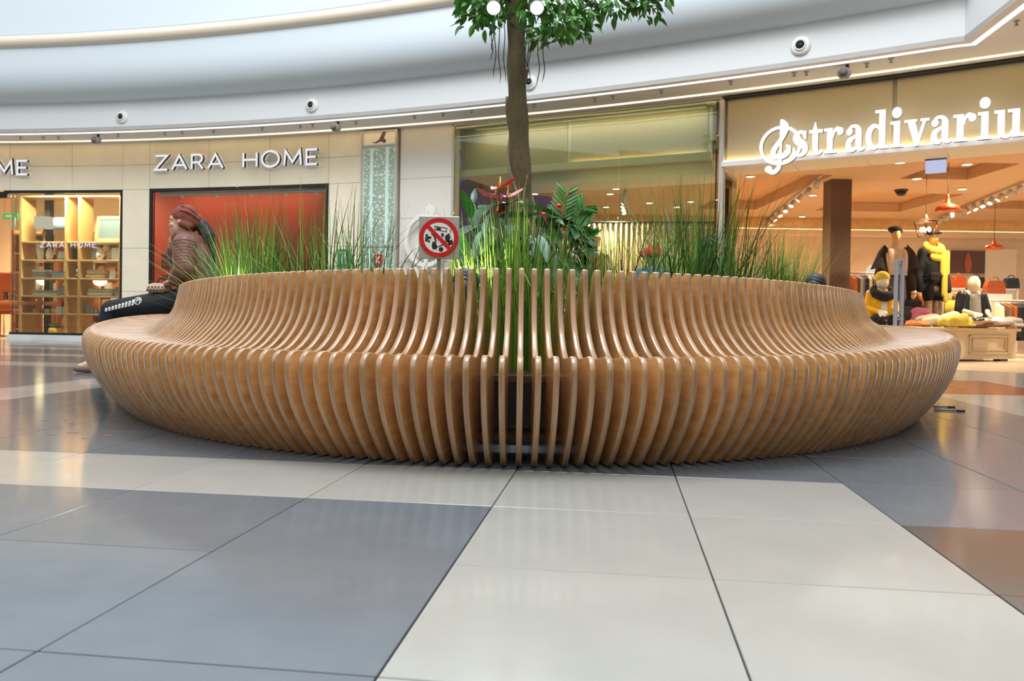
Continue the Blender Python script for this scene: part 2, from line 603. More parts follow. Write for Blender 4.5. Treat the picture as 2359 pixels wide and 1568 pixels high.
def plywood(name, edge):
    m = bpy.data.materials.new(name)
    m.use_nodes = True
    nt = m.node_tree
    b = nt.nodes['Principled BSDF']
    tc = nt.nodes.new('ShaderNodeTexCoord')
    oi = nt.nodes.new('ShaderNodeObjectInfo')
    off = nt.nodes.new('ShaderNodeVectorMath')
    off.operation = 'ADD'
    cx = nt.nodes.new('ShaderNodeCombineXYZ')
    m7 = nt.nodes.new('ShaderNodeMath')
    m7.operation = 'MULTIPLY'
    m7.inputs[1].default_value = 37.0
    nt.links.new(oi.outputs['Random'], m7.inputs[0])
    nt.links.new(m7.outputs[0], cx.inputs[0])
    nt.links.new(m7.outputs[0], cx.inputs[2])
    nt.links.new(tc.outputs['Object'], off.inputs[0])
    nt.links.new(cx.outputs[0], off.inputs[1])
    mp = nt.nodes.new('ShaderNodeMapping')
    nt.links.new(off.outputs[0], mp.inputs[0])
    n = nt.nodes.new('ShaderNodeTexNoise')
    n.inputs['Detail'].default_value = 6
    nt.links.new(mp.outputs[0], n.inputs['Vector'])
    ramp = nt.nodes.new('ShaderNodeValToRGB')
    if edge:
        mp.inputs['Scale'].default_value = (5.0, 700.0, 5.0)        # thin plies across the thickness
        n.inputs['Scale'].default_value = 1.0
        cols = ((0.30, (102, 69, 44)), (0.46, (160, 120, 82)), (0.62, (184, 144, 102)), (0.76, (128, 89, 57)))
    else:
        mp.inputs['Scale'].default_value = (3.0, 3.0, 14.0)
        n.inputs['Scale'].default_value = 2.2
        cols = ((0.25, (186, 134, 80)), (0.5, (208, 158, 100)), (0.75, (222, 178, 124)))
    el = ramp.color_ramp.elements
    while len(el) < len(cols):
        el.new(0.5)
    for e, (p, c) in zip(el, cols):
        e.position = p
        e.color = (*lin(c), 1)
    nt.links.new(n.outputs[0], ramp.inputs[0])
    mr = nt.nodes.new('ShaderNodeMapRange')
    mr.inputs[3].default_value, mr.inputs[4].default_value = 0.86, 1.10
    nt.links.new(oi.outputs['Random'], mr.inputs[0])
    vm = nt.nodes.new('ShaderNodeVectorMath')
    vm.operation = 'SCALE'
    nt.links.new(ramp.outputs[0], vm.inputs[0])
    nt.links.new(mr.outputs[0], vm.inputs['Scale'])
    nt.links.new(vm.outputs[0], b.inputs['Base Color'])
    b.inputs['Roughness'].default_value = 0.36
    b.inputs['Coat Weight'].default_value = 1.0
    b.inputs['Coat Roughness'].default_value = 0.16
    MATS[name] = m


plywood('ply_face', False)
plywood('ply_edge', True)


def perforated(name, base, hole, scale):
    m = mat(name, base, 0.5)
    nt = m.node_tree
    b = nt.nodes['Principled BSDF']
    tc = nt.nodes.new('ShaderNodeTexCoord')
    mp = nt.nodes.new('ShaderNodeMapping')
    mp.inputs['Rotation'].default_value = (0, PI / 4, 0)
    mp.inputs['Scale'].default_value = (scale, scale, scale)
    nt.links.new(tc.outputs['Object'], mp.inputs[0])
    sx = nt.nodes.new('ShaderNodeSeparateXYZ')
    nt.links.new(mp.outputs[0], sx.inputs[0])
    prev = []
    for ax in (0, 2):
        w = nt.nodes.new('ShaderNodeMath')
        w.operation = 'SINE'
        nt.links.new(sx.outputs[ax], w.inputs[0])
        prev.append(w)
    mu = nt.nodes.new('ShaderNodeMath')
    mu.operation = 'MULTIPLY'
    nt.links.new(prev[0].outputs[0], mu.inputs[0])
    nt.links.new(prev[1].outputs[0], mu.inputs[1])
    gt = nt.nodes.new('ShaderNodeMath')
    gt.operation = 'GREATER_THAN'
    gt.inputs[1].default_value = 0.25
    nt.links.new(mu.outputs[0], gt.inputs[0])
    mx = nt.nodes.new('ShaderNodeMix')
    mx.data_type = 'RGBA'
    mx.inputs['A'].default_value = (*lin(base), 1)
    mx.inputs['B'].default_value = (*lin(hole), 1)
    nt.links.new(gt.outputs[0], mx.inputs['Factor'])
    nt.links.new(mx.outputs['Result'], b.inputs['Base Color'])


perforated('perforated', (222, 204, 166), (150, 132, 96), 330.0)


def ornament(name):                       # printed floral bands of the light column
    m = mat(name, (204, 226, 220), 0.4)
    nt = m.node_tree
    b = nt.nodes['Principled BSDF']
    tc = nt.nodes.new('ShaderNodeTexCoord')
    vo = nt.nodes.new('ShaderNodeTexVoronoi')
    vo.inputs['Scale'].default_value = 26
    nt.links.new(tc.outputs['Object'], vo.inputs['Vector'])
    no = nt.nodes.new('ShaderNodeTexNoise')
    no.inputs['Scale'].default_value = 34
    nt.links.new(tc.outputs['Object'], no.inputs['Vector'])
    ad = nt.nodes.new('ShaderNodeMath')
    nt.links.new(vo.outputs['Distance'], ad.inputs[0])
    nt.links.new(no.outputs[0], ad.inputs[1])
    rp = nt.nodes.new('ShaderNodeValToRGB')
    rp.color_ramp.elements[0].position = 0.78
    rp.color_ramp.elements[0].color = (*lin((210, 226, 218)), 1)
    rp.color_ramp.elements[1].position = 0.90
    rp.color_ramp.elements[1].color = (*lin((152, 168, 150)), 1)
    nt.links.new(ad.outputs[0], rp.inputs[0])
    nt.links.new(rp.outputs[0], b.inputs['Base Color'])
    b.inputs['Emission Strength'].default_value = 0.1
    nt.links.new(rp.outputs[0], b.inputs['Emission Color'])


ornament('ornament')
# ------------------------------------------------------------------ floor with single tiles
BX, BY, BA, BB = 0.045, 6.43, 2.70, 4.13       # bench: centre and half axes of the lip line
TILE, TANG = 0.4755, 0.1305
TU = Vector((math.cos(TANG), -math.sin(TANG), 0)) * TILE
TV = Vector((-math.sin(TANG), -math.cos(TANG), 0)) * TILE
TO = Vector((0.0194, 2.4356, 0))
slab = MB()
slab.box((0, 8, -0.06), (44, 44, 0.10))
floor = struct(slab.build('floor', 'grout'))


def tile_kind(i, j):
    if 4 <= i <= 6 and -10 <= j <= -8:
        return 3
    if i >= 5 and j < 0:
        return 0
    if j == 0 and i <= 1:
        return 0
    if j >= 1:
        return 0 if 0 <= i <= 1 else (2 if i >= 2 else 1)
    if i == -7 and j >= -13:
        return 0
    if j in (-9, -12, -15) and i <= -7:
        return 0
    if j <= -17:
        return 0 if (i + j) % 3 else 1
    return 1


tile_meshes = []
for k, mname in enumerate(('tile_white', 'tile_gray', 'tile_taupe', 'tile_red')):
    b = MB()
    b.cbox((0, 0, -0.006), (TILE - 0.003, TILE - 0.003, 0.012), 0.0012)
    tile_meshes.append(b.mesh('tile', mname))
cells = []
for i in range(-32, 32):
    for j in range(-36, 12):
        c = TO + TU * (i + 0.5) + TV * (j + 0.5)
        if c.y > WY(c.x) + 0.2 and abs(c.x) < 14:
            continue
        seen = False
        if c.y > 0.75:
            p = proj(c)
            e = ((c.x - BX) / (BA - 0.75)) ** 2 + ((c.y - BY) / (BB - 0.75)) ** 2
            hidden = abs(c.x) < 0.42 * c.y and c.y > 4.5
            seen = -160 < p[0] < IMG_W + 160 and p[1] < IMG_H + 160 and e > 1 and not hidden
        cells.append((0 if seen else 1, c.length, i, j, c))
cells.sort(key=lambda q: q[:2])
for q in cells[:290]:
    o = put('tile', tile_meshes[tile_kind(q[2], q[3])], floor, (q[4].x, q[4].y, random.uniform(-0.0004, 0.0)), -TANG)
rest = MB()
for q in cells[290:]:
    T = TM((q[4].x, q[4].y, 0), -TANG)
    rest.box((0, 0, -0.006), (TILE - 0.003, TILE - 0.003, 0.012), tile_kind(q[2], q[3]), T)
ro = rest.build('tile_field', ['tile_white', 'tile_gray', 'tile_taupe', 'tile_red'], floor, fix=False)
ro['kind'] = 'stuff'

# ------------------------------------------------------------------ hall ceiling: soffit, fascia, vault
HS = 3.144
NF = 48


def wall_pt(x, off=0.0):
    a = WA(x)
    return Vector((x + math.sin(a) * off, WY(x) - math.cos(a) * off, 0))


corner = hgt(2222, 95, HS)
beyond = corner + (hgt(2359, -12, HS) - corner).normalized() * 9
line = []
x = -17.0
while True:
    p = wall_pt(x, 0.80)
    if p.x > corner.x - 0.05:
        break
    line.append(p)
    x += 0.45
line += [Vector((corner.x, corner.y, 0)), Vector((beyond.x, beyond.y, 0))]


def offset_line(ln, off):                      # towards the hall for positive off
    out = []
    for i, p in enumerate(ln):
        ds = []
        if i:
            ds.append((p - ln[i - 1]).normalized())
        if i < len(ln) - 1:
            ds.append((ln[i + 1] - p).normalized())
        ns = [Vector((d.y, -d.x, 0)) for d in ds]
        m = sum(ns, Vector()).normalized()
        out.append(p + m * off / max(0.5, m.dot(ns[0])))
    return out


def sweep(ln, prof, sm=True, mi=0):
    mb = MB()
    rows = []
    for off, z in prof:
        rows.append([Vector((p.x, p.y, z)) for p in offset_line(ln, off)])
    n = len(ln)
    vs = [v for r in rows for v in r]
    fs = [(a * n + k, a * n + k + 1, (a + 1) * n + k + 1, (a + 1) * n + k) for a in range(len(rows) - 1) for k in range(n - 1)]
    return mb.add(vs, fs, mi, sm)


wall_line = [wall_pt(-17.0 + 0.45 * k, -2.0) for k in range(66)]
sof = MB()
n1, n2 = len(line), len(wall_line)
poly = [(p.x, p.y) for p in line] + [(p.x, p.y) for p in reversed(wall_line)]
sof.prism(poly, HS, HS + 0.05)
struct(sof.build('ceiling', 'soffit'))
struct(sweep(line, [(0.0, HS), (0.0, 3.36), (0.0, 3.56), (-0.06, 3.56), (-0.06, HS + 0.05)], sm=False).build('trim_1', 'plaster', fix=False))
vprof = [(-0.02, 3.565), (0.06, 3.572), (0.15, 3.595), (0.24, 3.64), (0.31, 3.71), (0.36, 3.80), (0.39, 3.90), (0.40, 4.02), (0.40, 4.2), (0.39, 4.5), (0.36, 5.0), (0.30, 7.2)]
struct(sweep(line[:-1], vprof).build('ceiling', 'vault', fix=False))
struct(sweep(line[:-1], [(0.38, 4.26), (0.46, 4.28), (0.49, 4.33), (0.48, 4.40), (0.38, 4.44)]).build('trim_2', 'cream_ridge', fix=False))
struct(sweep(line[:-1], [(0.41, 4.44), (0.45, 4.43)], sm=False).build('trim_8', 'vault_fill_glow', fix=False))  # glowing strip added behind the ridge to brighten the vault
struct(sweep(line, [(-0.09, HS - 0.004), (-0.145, HS - 0.004)], sm=False).build('trim_3', 'led_white', fix=False))
warm = [wall_pt(-17.0 + 0.45 * k, 0.0) for k in range(66)]
struct(sweep(warm, [(0.20, HS - 0.004), (0.145, HS - 0.004)], sm=False).build('trim_4', 'led_warm', fix=False))

# other sides of the hall, unseen; added and raised to block low light
rear = [(-17.0, WY(-17.0) - 0.3), (-17.5, 2.0), (-14.0, -7.0), (-5.0, -11.0), (5.0, -11.0), (12.5, -6.0), (13.0, 4.0)]
wr = MB()
for (a, b) in zip(rear, rear[1:]):
    a, b = Vector((*a, 0)), Vector((*b, 0))
    d = b - a
    wr.box((d.length / 2, 0, 3.6), (d.length, 0.2, 7.2), 0, TM((a.x, a.y, 0), math.atan2(d.y, d.x)))
struct(wr.build('wall_rear', 'rear_stone'))

# ------------------------------------------------------------------ stone front of the home shop (left)
def XW(px, py=600):
    return wp(px, py).x


def seg(mb, x0, x1, z0, z1, off=0.0, depth=0.12, step=0.7, mi=0):
    """Upright slab that follows the shop front between two x."""
    n = max(1, round(abs(x1 - x0) / step))
    for k in range(n):
        a, b = wall_pt(x0 + (x1 - x0) * k / n, off), wall_pt(x0 + (x1 - x0) * (k + 1) / n, off)
        d = (b - a)
        L = d.length
        T = TM((a.x, a.y, 0), math.atan2(d.y, d.x))
        mb.box((L / 2, depth / 2, (z0 + z1) / 2), (L, depth, z1 - z0), mi, T)


XE0, XE1 = XW(22), XW(281)                    # window 1
XE2, XE3 = XW(343), XW(755)                   # window 2
XE4, XE5, XE6 = XW(830), XW(919), XW(1041)    # light column, white pilaster
XG0, XG1 = XE6, XW(1651, 300)                 # glass front
XH1 = XW(1664, 300)
ZT1 = wp(281, 437).z
ZT2 = wp(549, 431).z
ZB = wp(100, 771).z
wl = MB()
seg(wl, -14.5, XE4, max(ZT1, ZT2) + 0.03, HS, -0.03, 0.10)
seg(wl, XE1, XE2, 0, ZT1 + 0.1, -0.03, 0.10)
seg(wl, XE3, XE4, 0, ZT1 + 0.1, -0.03, 0.10)
wall_left = struct(wl.build('wall_left', 'stone'))
pan = [-14.5, -12.9, -11.3, -9.7, XE0, (XE0 * 0.45 + XE1 * 0.55), XE1, XE2, XE2 + (XE3 - XE2) * 0.34, XE2 + (XE3 - XE2) * 0.68, XE3, XE4]
for a, b in zip(pan, pan[1:]):
    zt = ZT1 if b <= XE1 + 0.01 else ZT2
    zm = zt + (HS - zt) * 0.52
    for z0, z1 in ((zt, zm), (zm, HS)):
        m = MB()
        seg(m, a + 0.003, b - 0.003, z0 + 0.003, z1 - 0.002, 0.0, 0.03)
        m.build('wall_panel', 'stone', wall_left)
for a, b in ((XE1, XE2), (XE3, XE4)):
    for z0, z1 in ((0.12, 0.80), (0.80, 1.48), (1.48, ZT2)):
        m = MB()
        seg(m, a + 0.003, b - 0.003, z0 + 0.003, z1 - 0.002, 0.0, 0.03)
        m.build('wall_panel', 'stone', wall_left)
pl = MB()
seg(pl, XE0 - 0.02, XE4, 0, ZB, 0.03, 0.20)
struct(pl.build('baseboard_left', 'plinth'))

# window 1: black frame, three panes
w1 = struct(bpy.data.objects.new('window_1', None))
COL.objects.link(w1)
fr = MB()
seg(fr, XE0 - 0.1, XE1, ZT1 - 0.04, ZT1, 0.005, 0.07)
seg(fr, XE0, XE1, ZB, ZB + 0.035, 0.005, 0.07)
seg(fr, XE1 - 0.035, XE1, ZB, ZT1, 0.005, 0.07)
fr.build('window_frame', 'black_metal', w1)
gx = [XE0, XW(31), XW(155), XE1 - 0.035]
for a, b in zip(gx, gx[1:]):
    g = MB()
    seg(g, a + 0.003, b - 0.003, ZB + 0.035, ZT1 - 0.04, -0.02, 0.012, step=5)
    g.build('pane', 'pane', w1)
# window 2: black frame with a red display board behind the glass
w2 = struct(bpy.data.objects.new('window_2', None))
COL.objects.link(w2)
fr = MB()
seg(fr, XE2, XE3, ZT2 - 0.04, ZT2 + 0.01, 0.005, 0.07)
seg(fr, XE2, XE3, 0.12, 0.16, 0.005, 0.07)
seg(fr, XE2, XE2 + 0.05, 0.16, ZT2, 0.005, 0.07)
seg(fr, XE3 - 0.04, XE3, 0.16, ZT2, 0.005, 0.07)
fr.build('window_frame', 'black_metal', w2)
g = MB()
seg(g, XE2 + 0.05, XE3 - 0.04, 0.16, ZT2 - 0.04, -0.02, 0.012)
g.build('pane', 'pane', w2)

# door lintel and frame at the far left
dr = struct(bpy.data.objects.new('door_1', None))
COL.objects.link(dr)
m = MB()
seg(m, -11.0, XE0 - 0.05, ZT1 - 0.12, ZT1 - 0.02, 0.0, 0.08)
m.build('lintel', 'black_metal', dr)

# home shop room
def room_wall(name, a, b, z0, z1, material, th=0.06):
    a, b = Vector(a), Vector(b)
    d = b - a
    m = MB()
    m.box((d.length / 2, th / 2, (z0 + z1) / 2), (d.length, th, z1 - z0), 0, TM((a.x, a.y, 0), math.atan2(d.y, d.x)))
    return struct(m.build(name, material))


room_wall('wall_back_left', (-15.0, 17.6), (-2.0, 16.2), 0, HS, 'shop_wall')
room_wall('wall_side_left', (-2.35, 12.0), (-2.0, 16.2), 0, HS, 'shop_wall')
m = MB()
cp = [(-15, 17.8), (-2.0, 16.4), (-2.3, WY(-2.3) + 0.2), (-5, WY(-5) + 0.2), (-8, WY(-8) + 0.2), (-12, WY(-12) + 0.2), (-15, WY(-15) + 0.2)]
m.prism(cp, 2.95, 2.99)
struct(m.build('ceiling', 'shop_wall_white'))
m = MB()
m.prism(cp, -0.012, 0.002)
struct(m.build('floor', 'shop_floor'))

# ------------------------------------------------------------------ pilaster and fashion shop front (right)
m = MB()
seg(m, XE5, XE6 - 0.02, 0, HS, -0.05, 0.2)
wall_mid = struct(m.build('wall_center', 'white_stone'))
zs = [0.0, 0.62, 1.24, 1.86, 2.42, HS]
for z0, z1 in zip(zs, zs[1:]):
    m = MB()
    seg(m, XE5 + 0.003, XE6 - 0.023, z0 + 0.002, z1 - 0.002, 0.0, 0.05, step=5)
    m.build('wall_panel', 'white_stone', wall_mid)
ZG = HS - 0.03                                 # top of the glass front
ZHB = wp(1680, 383).z                          # underside of the sign band
w3 = struct(bpy.data.objects.new('window_3', None))
COL.objects.link(w3)
m = MB()
seg(m, XG0, XH1, ZG, ZG + 0.03, 0.01, 0.05)
seg(m, XG0 - 0.02, XG0 + 0.012, 0, ZG, 0.01, 0.05, step=5)
m.build('window_frame', 'pale_metal', w3)
gx = [XG0 + 0.012, XW(1426, 330), XG1]
for a, b in zip(gx, gx[1:]):
    g = MB()
    seg(g, a + 0.003, b - 0.003, 0.02, ZG, -0.01, 0.012, step=5)
    g.build('pane', 'pane_green', w3)
g = MB()                                       # glass return at the corner
pc, pe = wall_pt(XG1), wp(1664, 300, -0.35)
d = Vector((pe.x - pc.x, pe.y - pc.y, 0))
g.box((d.length / 2, 0, ZG / 2), (d.length, 0.012, ZG - 0.04), 0, TM((pc.x, pc.y, 0), math.atan2(d.y, d.x)))
g.build('pane', 'pane_green', w3)

# perforated sign band over the entrance, and its continuation behind the glass
hb = MB()
XEND = 9.2
seg(hb, XH1, XEND, ZHB, HS, -0.14, 0.5)
wall_right = struct(hb.build('wall_right', 'shop_wall_white'))
ZP0 = wp(1680, 372).z
bounds = [XH1 + 0.02, XW(2059, 260), XW(2064, 260) + 1.75, XW(2064, 260) + 3.6]
for a, b in zip(bounds, bounds[1:]):
    pn = MB()
    pa, pb = wall_pt(a + 0.02, -0.06), wall_pt(b - 0.02, -0.06)
    d = pb - pa
    pn.box((d.length / 2, 0.02, (ZP0 + HS) / 2), (d.length, 0.03, HS - ZP0 - 0.07), 0)
    pn.build('wall_panel', 'perforated', wall_right, (pa.x, pa.y, 0), math.atan2(d.y, d.x))
m = MB()
seg(m, XH1, XEND, HS - 0.035, HS - 0.012, 0.02, 0.10)
m.build('shadow_gap', 'black_metal', wall_right)
m = MB()
seg(m, XH1, XEND, ZHB, ZP0, 0.02, 0.16)
m.build('ledge', 'soffit', wall_right)
m = MB()
seg(m, XH1, XEND, ZP0 + 0.004, ZP0 + 0.02, -0.035, 0.02)
m.build('strip_light', 'strip_glow', wall_right)
m = MB()
seg(m, XH1 - 0.03, XH1 + 0.015, 0, HS, 0.0, 0.12, step=5)
m.build('post', 'pale_metal', wall_right)

# inner bulkhead seen through the glass front
ib = MB()
za, zb = at(1300, 412, 11.6).z, at(1300, 448, 11.6).z
A, B = Vector((at(1062, 380, 11.55).x, 11.55, 0)), Vector((at(1640, 380, 10.0).x, 10.0, 0))
d = B - A
ang = math.atan2(d.y, d.x)
ib.box((d.length / 2, 0.5, (za + HS) / 2 - 0.003), (d.length, 1.0, HS - za - 0.006))
bulk = struct(ib.build('wall_bulkhead', 'shop_wall_white', None, (A.x, A.y, 0), ang))
for f0, f1 in ((0.02, 0.46), (0.475, 0.985)):
    m = MB()
    m.box((d.length * (f0 + f1) / 2, -0.012, (za + HS) / 2 + 0.040), (d.length * (f1 - f0), 0.02, HS - za - 0.09))
    m.build('wall_panel', 'perforated', bulk)
m = MB()
m.box((d.length * 0.73, -0.03, za + 0.055), (d.length * 0.5, 0.02, 0.014))
m.build('strip_light', 'strip_glow', bulk)
m = MB()
m.box((d.length * 0.5, -0.07, za + 0.03), (d.length, 0.012, 0.09))
m.build('ledge', 'shop_wall_white', bulk)
m = MB()
m.box((d.length * 0.60, 0.5, za - 0.08), (d.length * 0.78, 0.7, 0.16))
m.build('drop_panel', 'white_paint', bulk)

# fashion shop room
YB = 16.2
room_wall('wall_back_right', (-1.2, YB), (13.5, YB), 0, 3.0, 'shop_wall')
room_wall('wall_purple', (-1.0, 11.3), (-0.55, YB), 0, HS, 'purple_wall')
pa, pb = at(1046, 500, 12.6), at(1272, 500, 13.4)
m = MB()
dd = Vector((pb.x - pa.x, pb.y - pa.y, 0))
m.box((dd.length / 2, 0.04, 1.25), (dd.length, 0.08, 2.5), 0, TM((pa.x, pa.y, 0), math.atan2(dd.y, dd.x)))
struct(m.build('wall_lilac', 'lilac_wall'))
m = MB()
fp = [(-1.0, YB), (13.5, YB), (13.5, 4.0)] + [tuple(wall_pt(9.0 - 0.9 * k, -0.02)[:2]) for k in range(12)]
m.prism(fp, -0.012, 0.001)
struct(m.build('floor', 'shop_floor'))
ZC = 2.57
holes = []
for corners in (((1700, 425), (1742, 482), (1690, 482), (1850, 402)), ((1985, 445), (2080, 486), (1950, 486), (2150, 446)), ((2080, 408), (2300, 392), (2120, 412), (2330, 376)), ((2250, 480), (2359, 480), (2300, 470), (2359, 462))):
    P = [hgt(px, py, ZC) for px, py in corners]
    h = [min(p.x for p in P), max(p.x for p in P), min(p.y for p in P), max(p.y for p in P)]
    h[2] = max(h[2], WY(h[0]) + 0.7)
    holes.append(h)
cl = MB()
xs = sorted({-1.0 + 0.5 * k for k in range(30)} | {h[0] for h in holes} | {h[1] for h in holes})
ys = sorted({7.0, YB} | {h[2] for h in holes} | {h[3] for h in holes})
for a, b in zip(xs, xs[1:]):
    for c, e in zip(ys, ys[1:]):
        mx, my = (a + b) / 2, (c + e) / 2
        if any(h[0] < mx < h[1] and h[2] < my < h[3] for h in holes):
            continue
        c2 = max(c, WY(mx) + 0.25, (13.2 - 0.45 * (mx + 0.8)) if mx < XG1 else 0)
        if c2 >= e:
            continue
        cl.box((mx, (c2 + e) / 2, ZC + 0.08), (b - a, e - c2, 0.16))
ceil_r = struct(cl.build('ceiling', 'shop_ceiling'))
for h in holes:
    m = MB()
    m.box(((h[0] + h[1]) / 2, (h[2] + h[3]) / 2, ZC + 0.18), (h[1] - h[0] + 0.1, h[3] - h[2] + 0.1, 0.03))
    m.build('coffer_panel', 'shop_wood', ceil_r)
# back wall bands
zb0, zb1 = at(2200, 526, YB - 0.15).z, at(2200, 503, YB - 0.15).z
m = MB()
m.box((6, YB - 0.05, (zb0 + zb1) / 2), (15, 0.06, zb1 - zb0))
m.box((6, YB - 0.05, (zb1 + ZC) / 2), (15, 0.06, ZC - zb1))
struct(m.build('trim_5', 'shop_brick'))
m = MB()
zc0, zc1 = at(2200, 546, YB - 0.35).z, at(2200, 534, YB - 0.35).z
m.box((6, YB - 0.25, (zc0 + zc1) / 2), (15, 0.30, zc1 - zc0))
struct(m.build('trim_6', 'shop_wall'))
m = MB()
m.box((6, YB - 0.22, zc1 + 0.015), (14.8, 0.05, 0.03))
struct(m.build('trim_7', 'cornice_light'))
# ------------------------------------------------------------------ slatted bench around the planter
def bench_pt(t, off=0.0):
    """Point and outward normal of the lip line at parameter t (0 = nearest the camera), moved inwards by off."""
    p = Vector((BX + BA * math.sin(t), BY - BB * math.cos(t), 0))
    n = Vector((math.sin(t) / BA, -math.cos(t) / BB, 0)).normalized()
    return p - n * off, n


def rib_profile(t):
    s2 = math.sin(t) ** 2
    e = s2 if math.cos(t) > 0 else 1.0
    h = 0.353 + 0.107 * (e ** 2.6 if math.sin(t) < 0 else e ** 1.25)
    dt = 0.345 + 0.145 * s2
    ht = 0.627 - 0.03 * s2
    db = 0.180 + 0.01 * s2
    pts = []
    zm = h - 0.050
    for k in range(11):                                   # belly, floor up to the lip
        z = 0.004 + (zm - 0.004) * k / 10
        pts.append((db * max(0.0, 1 - z / zm) ** 1.9, z))
    for a in range(1, 7):                                 # rounded lip
        an = PI / 2 * a / 6
        pts.append((0.045 * (1 - math.cos(an)), zm + 0.050 * math.sin(an)))
    ctrl = [(0.045, h), (0.11, h - 0.008 - 0.012 * s2), (dt - 0.155, h - 0.010 - 0.012 * s2), (dt - 0.085, h + 0.035), (dt - 0.038, h + (ht - h) * 0.36), (dt - 0.012, h + (ht - h) * 0.68), (dt, ht - 0.006)]
    pts += [tuple(p) for p in catmull([(a, b, 0) for a, b in ctrl], 4)][1:]
    pts += [(dt + 0.002, ht - 0.002), (dt + 0.006, ht), (dt + 0.022, ht - 0.001)]
    back = [(dt + 0.022, ht - 0.001), (dt + 0.036, ht - 0.012), (dt + 0.062, ht - 0.05), (dt + 0.092, ht - 0.14), (dt + 0.11, ht - 0.28), (dt + 0.115, 0.12), (dt + 0.115, 0.004)]
    pts += [tuple(p) for p in catmull([(a, b, 0) for a, b in back], 3)][1:]
    return [(p[0], p[1]) for p in pts]


def rib_mesh(t, mb=None, T=None):
    """Local frame: x inwards from the lip line, y across the thickness, z up."""
    P = [Vector(p) for p in rib_profile(t)]
    n = len(P)
    area2 = sum(P[i].x * P[(i + 1) % n].y - P[(i + 1) % n].x * P[i].y for i in range(n))
    sg = 1 if area2 > 0 else -1
    I = []
    for i in range(n):
        d = (P[(i + 1) % n] - P[i - 1]).normalized()
        I.append(P[i] + Vector((-d.y, d.x)) * 0.0022 * sg)
    th = 0.0092
    vs = [(p.x, -th, p.y) for p in I] + [(p.x, -th + 0.0022, p.y) for p in P] + [(p.x, th - 0.0022, p.y) for p in P] + [(p.x, th, p.y) for p in I]
    own = mb is None
    mb = mb or MB()
    mb.add(vs, [tuple(range(n)), tuple(range(3 * n, 4 * n))[::-1]], 0, False, T)
    o = len(mb.v) - 4 * n
    for r in range(3):
        for i in range(n):
            j = (i + 1) % n
            mb.f.append((o + r * n + i, o + r * n + j, o + (r + 1) * n + j, o + (r + 1) * n + i))
            mb.m.append(1)
            mb.sm.append(True)
    return mb.mesh('rib', ['ply_face', 'ply_edge']) if own else None


bench = thing('slatted_bench', 'large oval bench of curved plywood ribs ringing the planter', 'bench', (BX, BY, 0))
ts = [0.0]
STEP = 0.0527
N = 4000
acc, tt, prev = 0.0, 0.0, bench_pt(0)[0]
per = [0.0]
for k in range(1, N + 1):
    p = bench_pt(2 * PI * k / N)[0]
    acc += (p - prev).length
    prev = p
    per.append(acc)
NR = round(acc / STEP)
ribs = []
k = 0
for r in range(NR):
    s = acc * (r + 0.62) / NR
    while per[k + 1] < s:
        k += 1
    ribs.append(2 * PI * (k + (s - per[k]) / (per[k + 1] - per[k])) / N)
ribs = [t if t <= PI else t - 2 * PI for t in ribs]
far_ribs = MB()
for t in sorted(ribs, key=abs):
    p, n = bench_pt(t)
    d = -n
    rz = math.atan2(d.y, d.x)
    if abs(t) < math.radians(126):
        put('rib', rib_mesh(t), bench, (p.x - BX, p.y - BY, 0), rz)
    else:
        rib_mesh(t, far_ribs, TM((p.x - BX, p.y - BY, 0), rz))
fo = far_ribs.build('far_ribs', ['ply_face', 'ply_edge'], bench)
fo['kind'] = 'stuff'


def oval_ring(mb, offs, z0, z1, n=120, mi=0):
    rows = []
    for off, z in ((offs[0], z0), (offs[0], z1), (offs[1], z1), (offs[1], z0)):
        rows.append([bench_pt(2 * PI * k / n, off)[0] + Vector((-BX, -BY, z)) for k in range(n)])
    vs = [v for r in rows for v in r]
    fs = [(a * n + k, a * n + (k + 1) % n, ((a + 1) % 4) * n + (k + 1) % n, ((a + 1) % 4) * n + k) for a in range(4) for k in range(n)]
    mb.add(vs, fs, mi, False)


for z0, z1 in ((0.262, 0.280), (0.075, 0.093)):
    m = MB()
    oval_ring(m, (0.23, 0.45), z0, z1)
    m.build('ring_rail', 'rail_brown', bench)
planter = thing('planter', 'dark oval planter trough inside the plywood bench', 'planter', (BX, BY, 0))
m = MB()
oval_ring(m, (0.62, 0.65), 0.0, 0.27)
m.build('planter_wall', 'planter_black', planter)
m = MB()
nn = 72
rr = [bench_pt(2 * PI * k / nn, 0.645)[0] + Vector((-BX, -BY, 0.25)) for k in range(nn)]
vs, fs = [], []
rings = (1.0, 0.8, 0.6, 0.4, 0.2)
for f in rings:
    for v in rr:
        vs.append((v.x * f, v.y * f, 0.25 + 0.02 * noise.noise(Vector((v.x * f * 2, v.y * f * 2, 0)))))
vs.append((0, 0, 0.26))
for a in range(len(rings) - 1):
    fs += [(a * nn + k, a * nn + (k + 1) % nn, (a + 1) * nn + (k + 1) % nn, (a + 1) * nn + k) for k in range(nn)]
fs += [((len(rings) - 1) * nn + k, (len(rings) - 1) * nn + (k + 1) % nn, len(rings) * nn) for k in range(nn)]
m.add(vs, fs, 0, True)
m.build('soil', 'soil', planter)
SOIL = 0.25


def ring_at(px, off):
    """Point of the near half of the planter, off inside the lip line, that stands at image column px."""
    best = None
    for k in range(-240, 241):
        t = math.radians(k * 0.42)
        p = bench_pt(t, off)[0]
        e = abs(proj((p.x, p.y, 0.6))[0] - px)
        if best is None or e < best[0]:
            best = (e, p)
    return best[1]
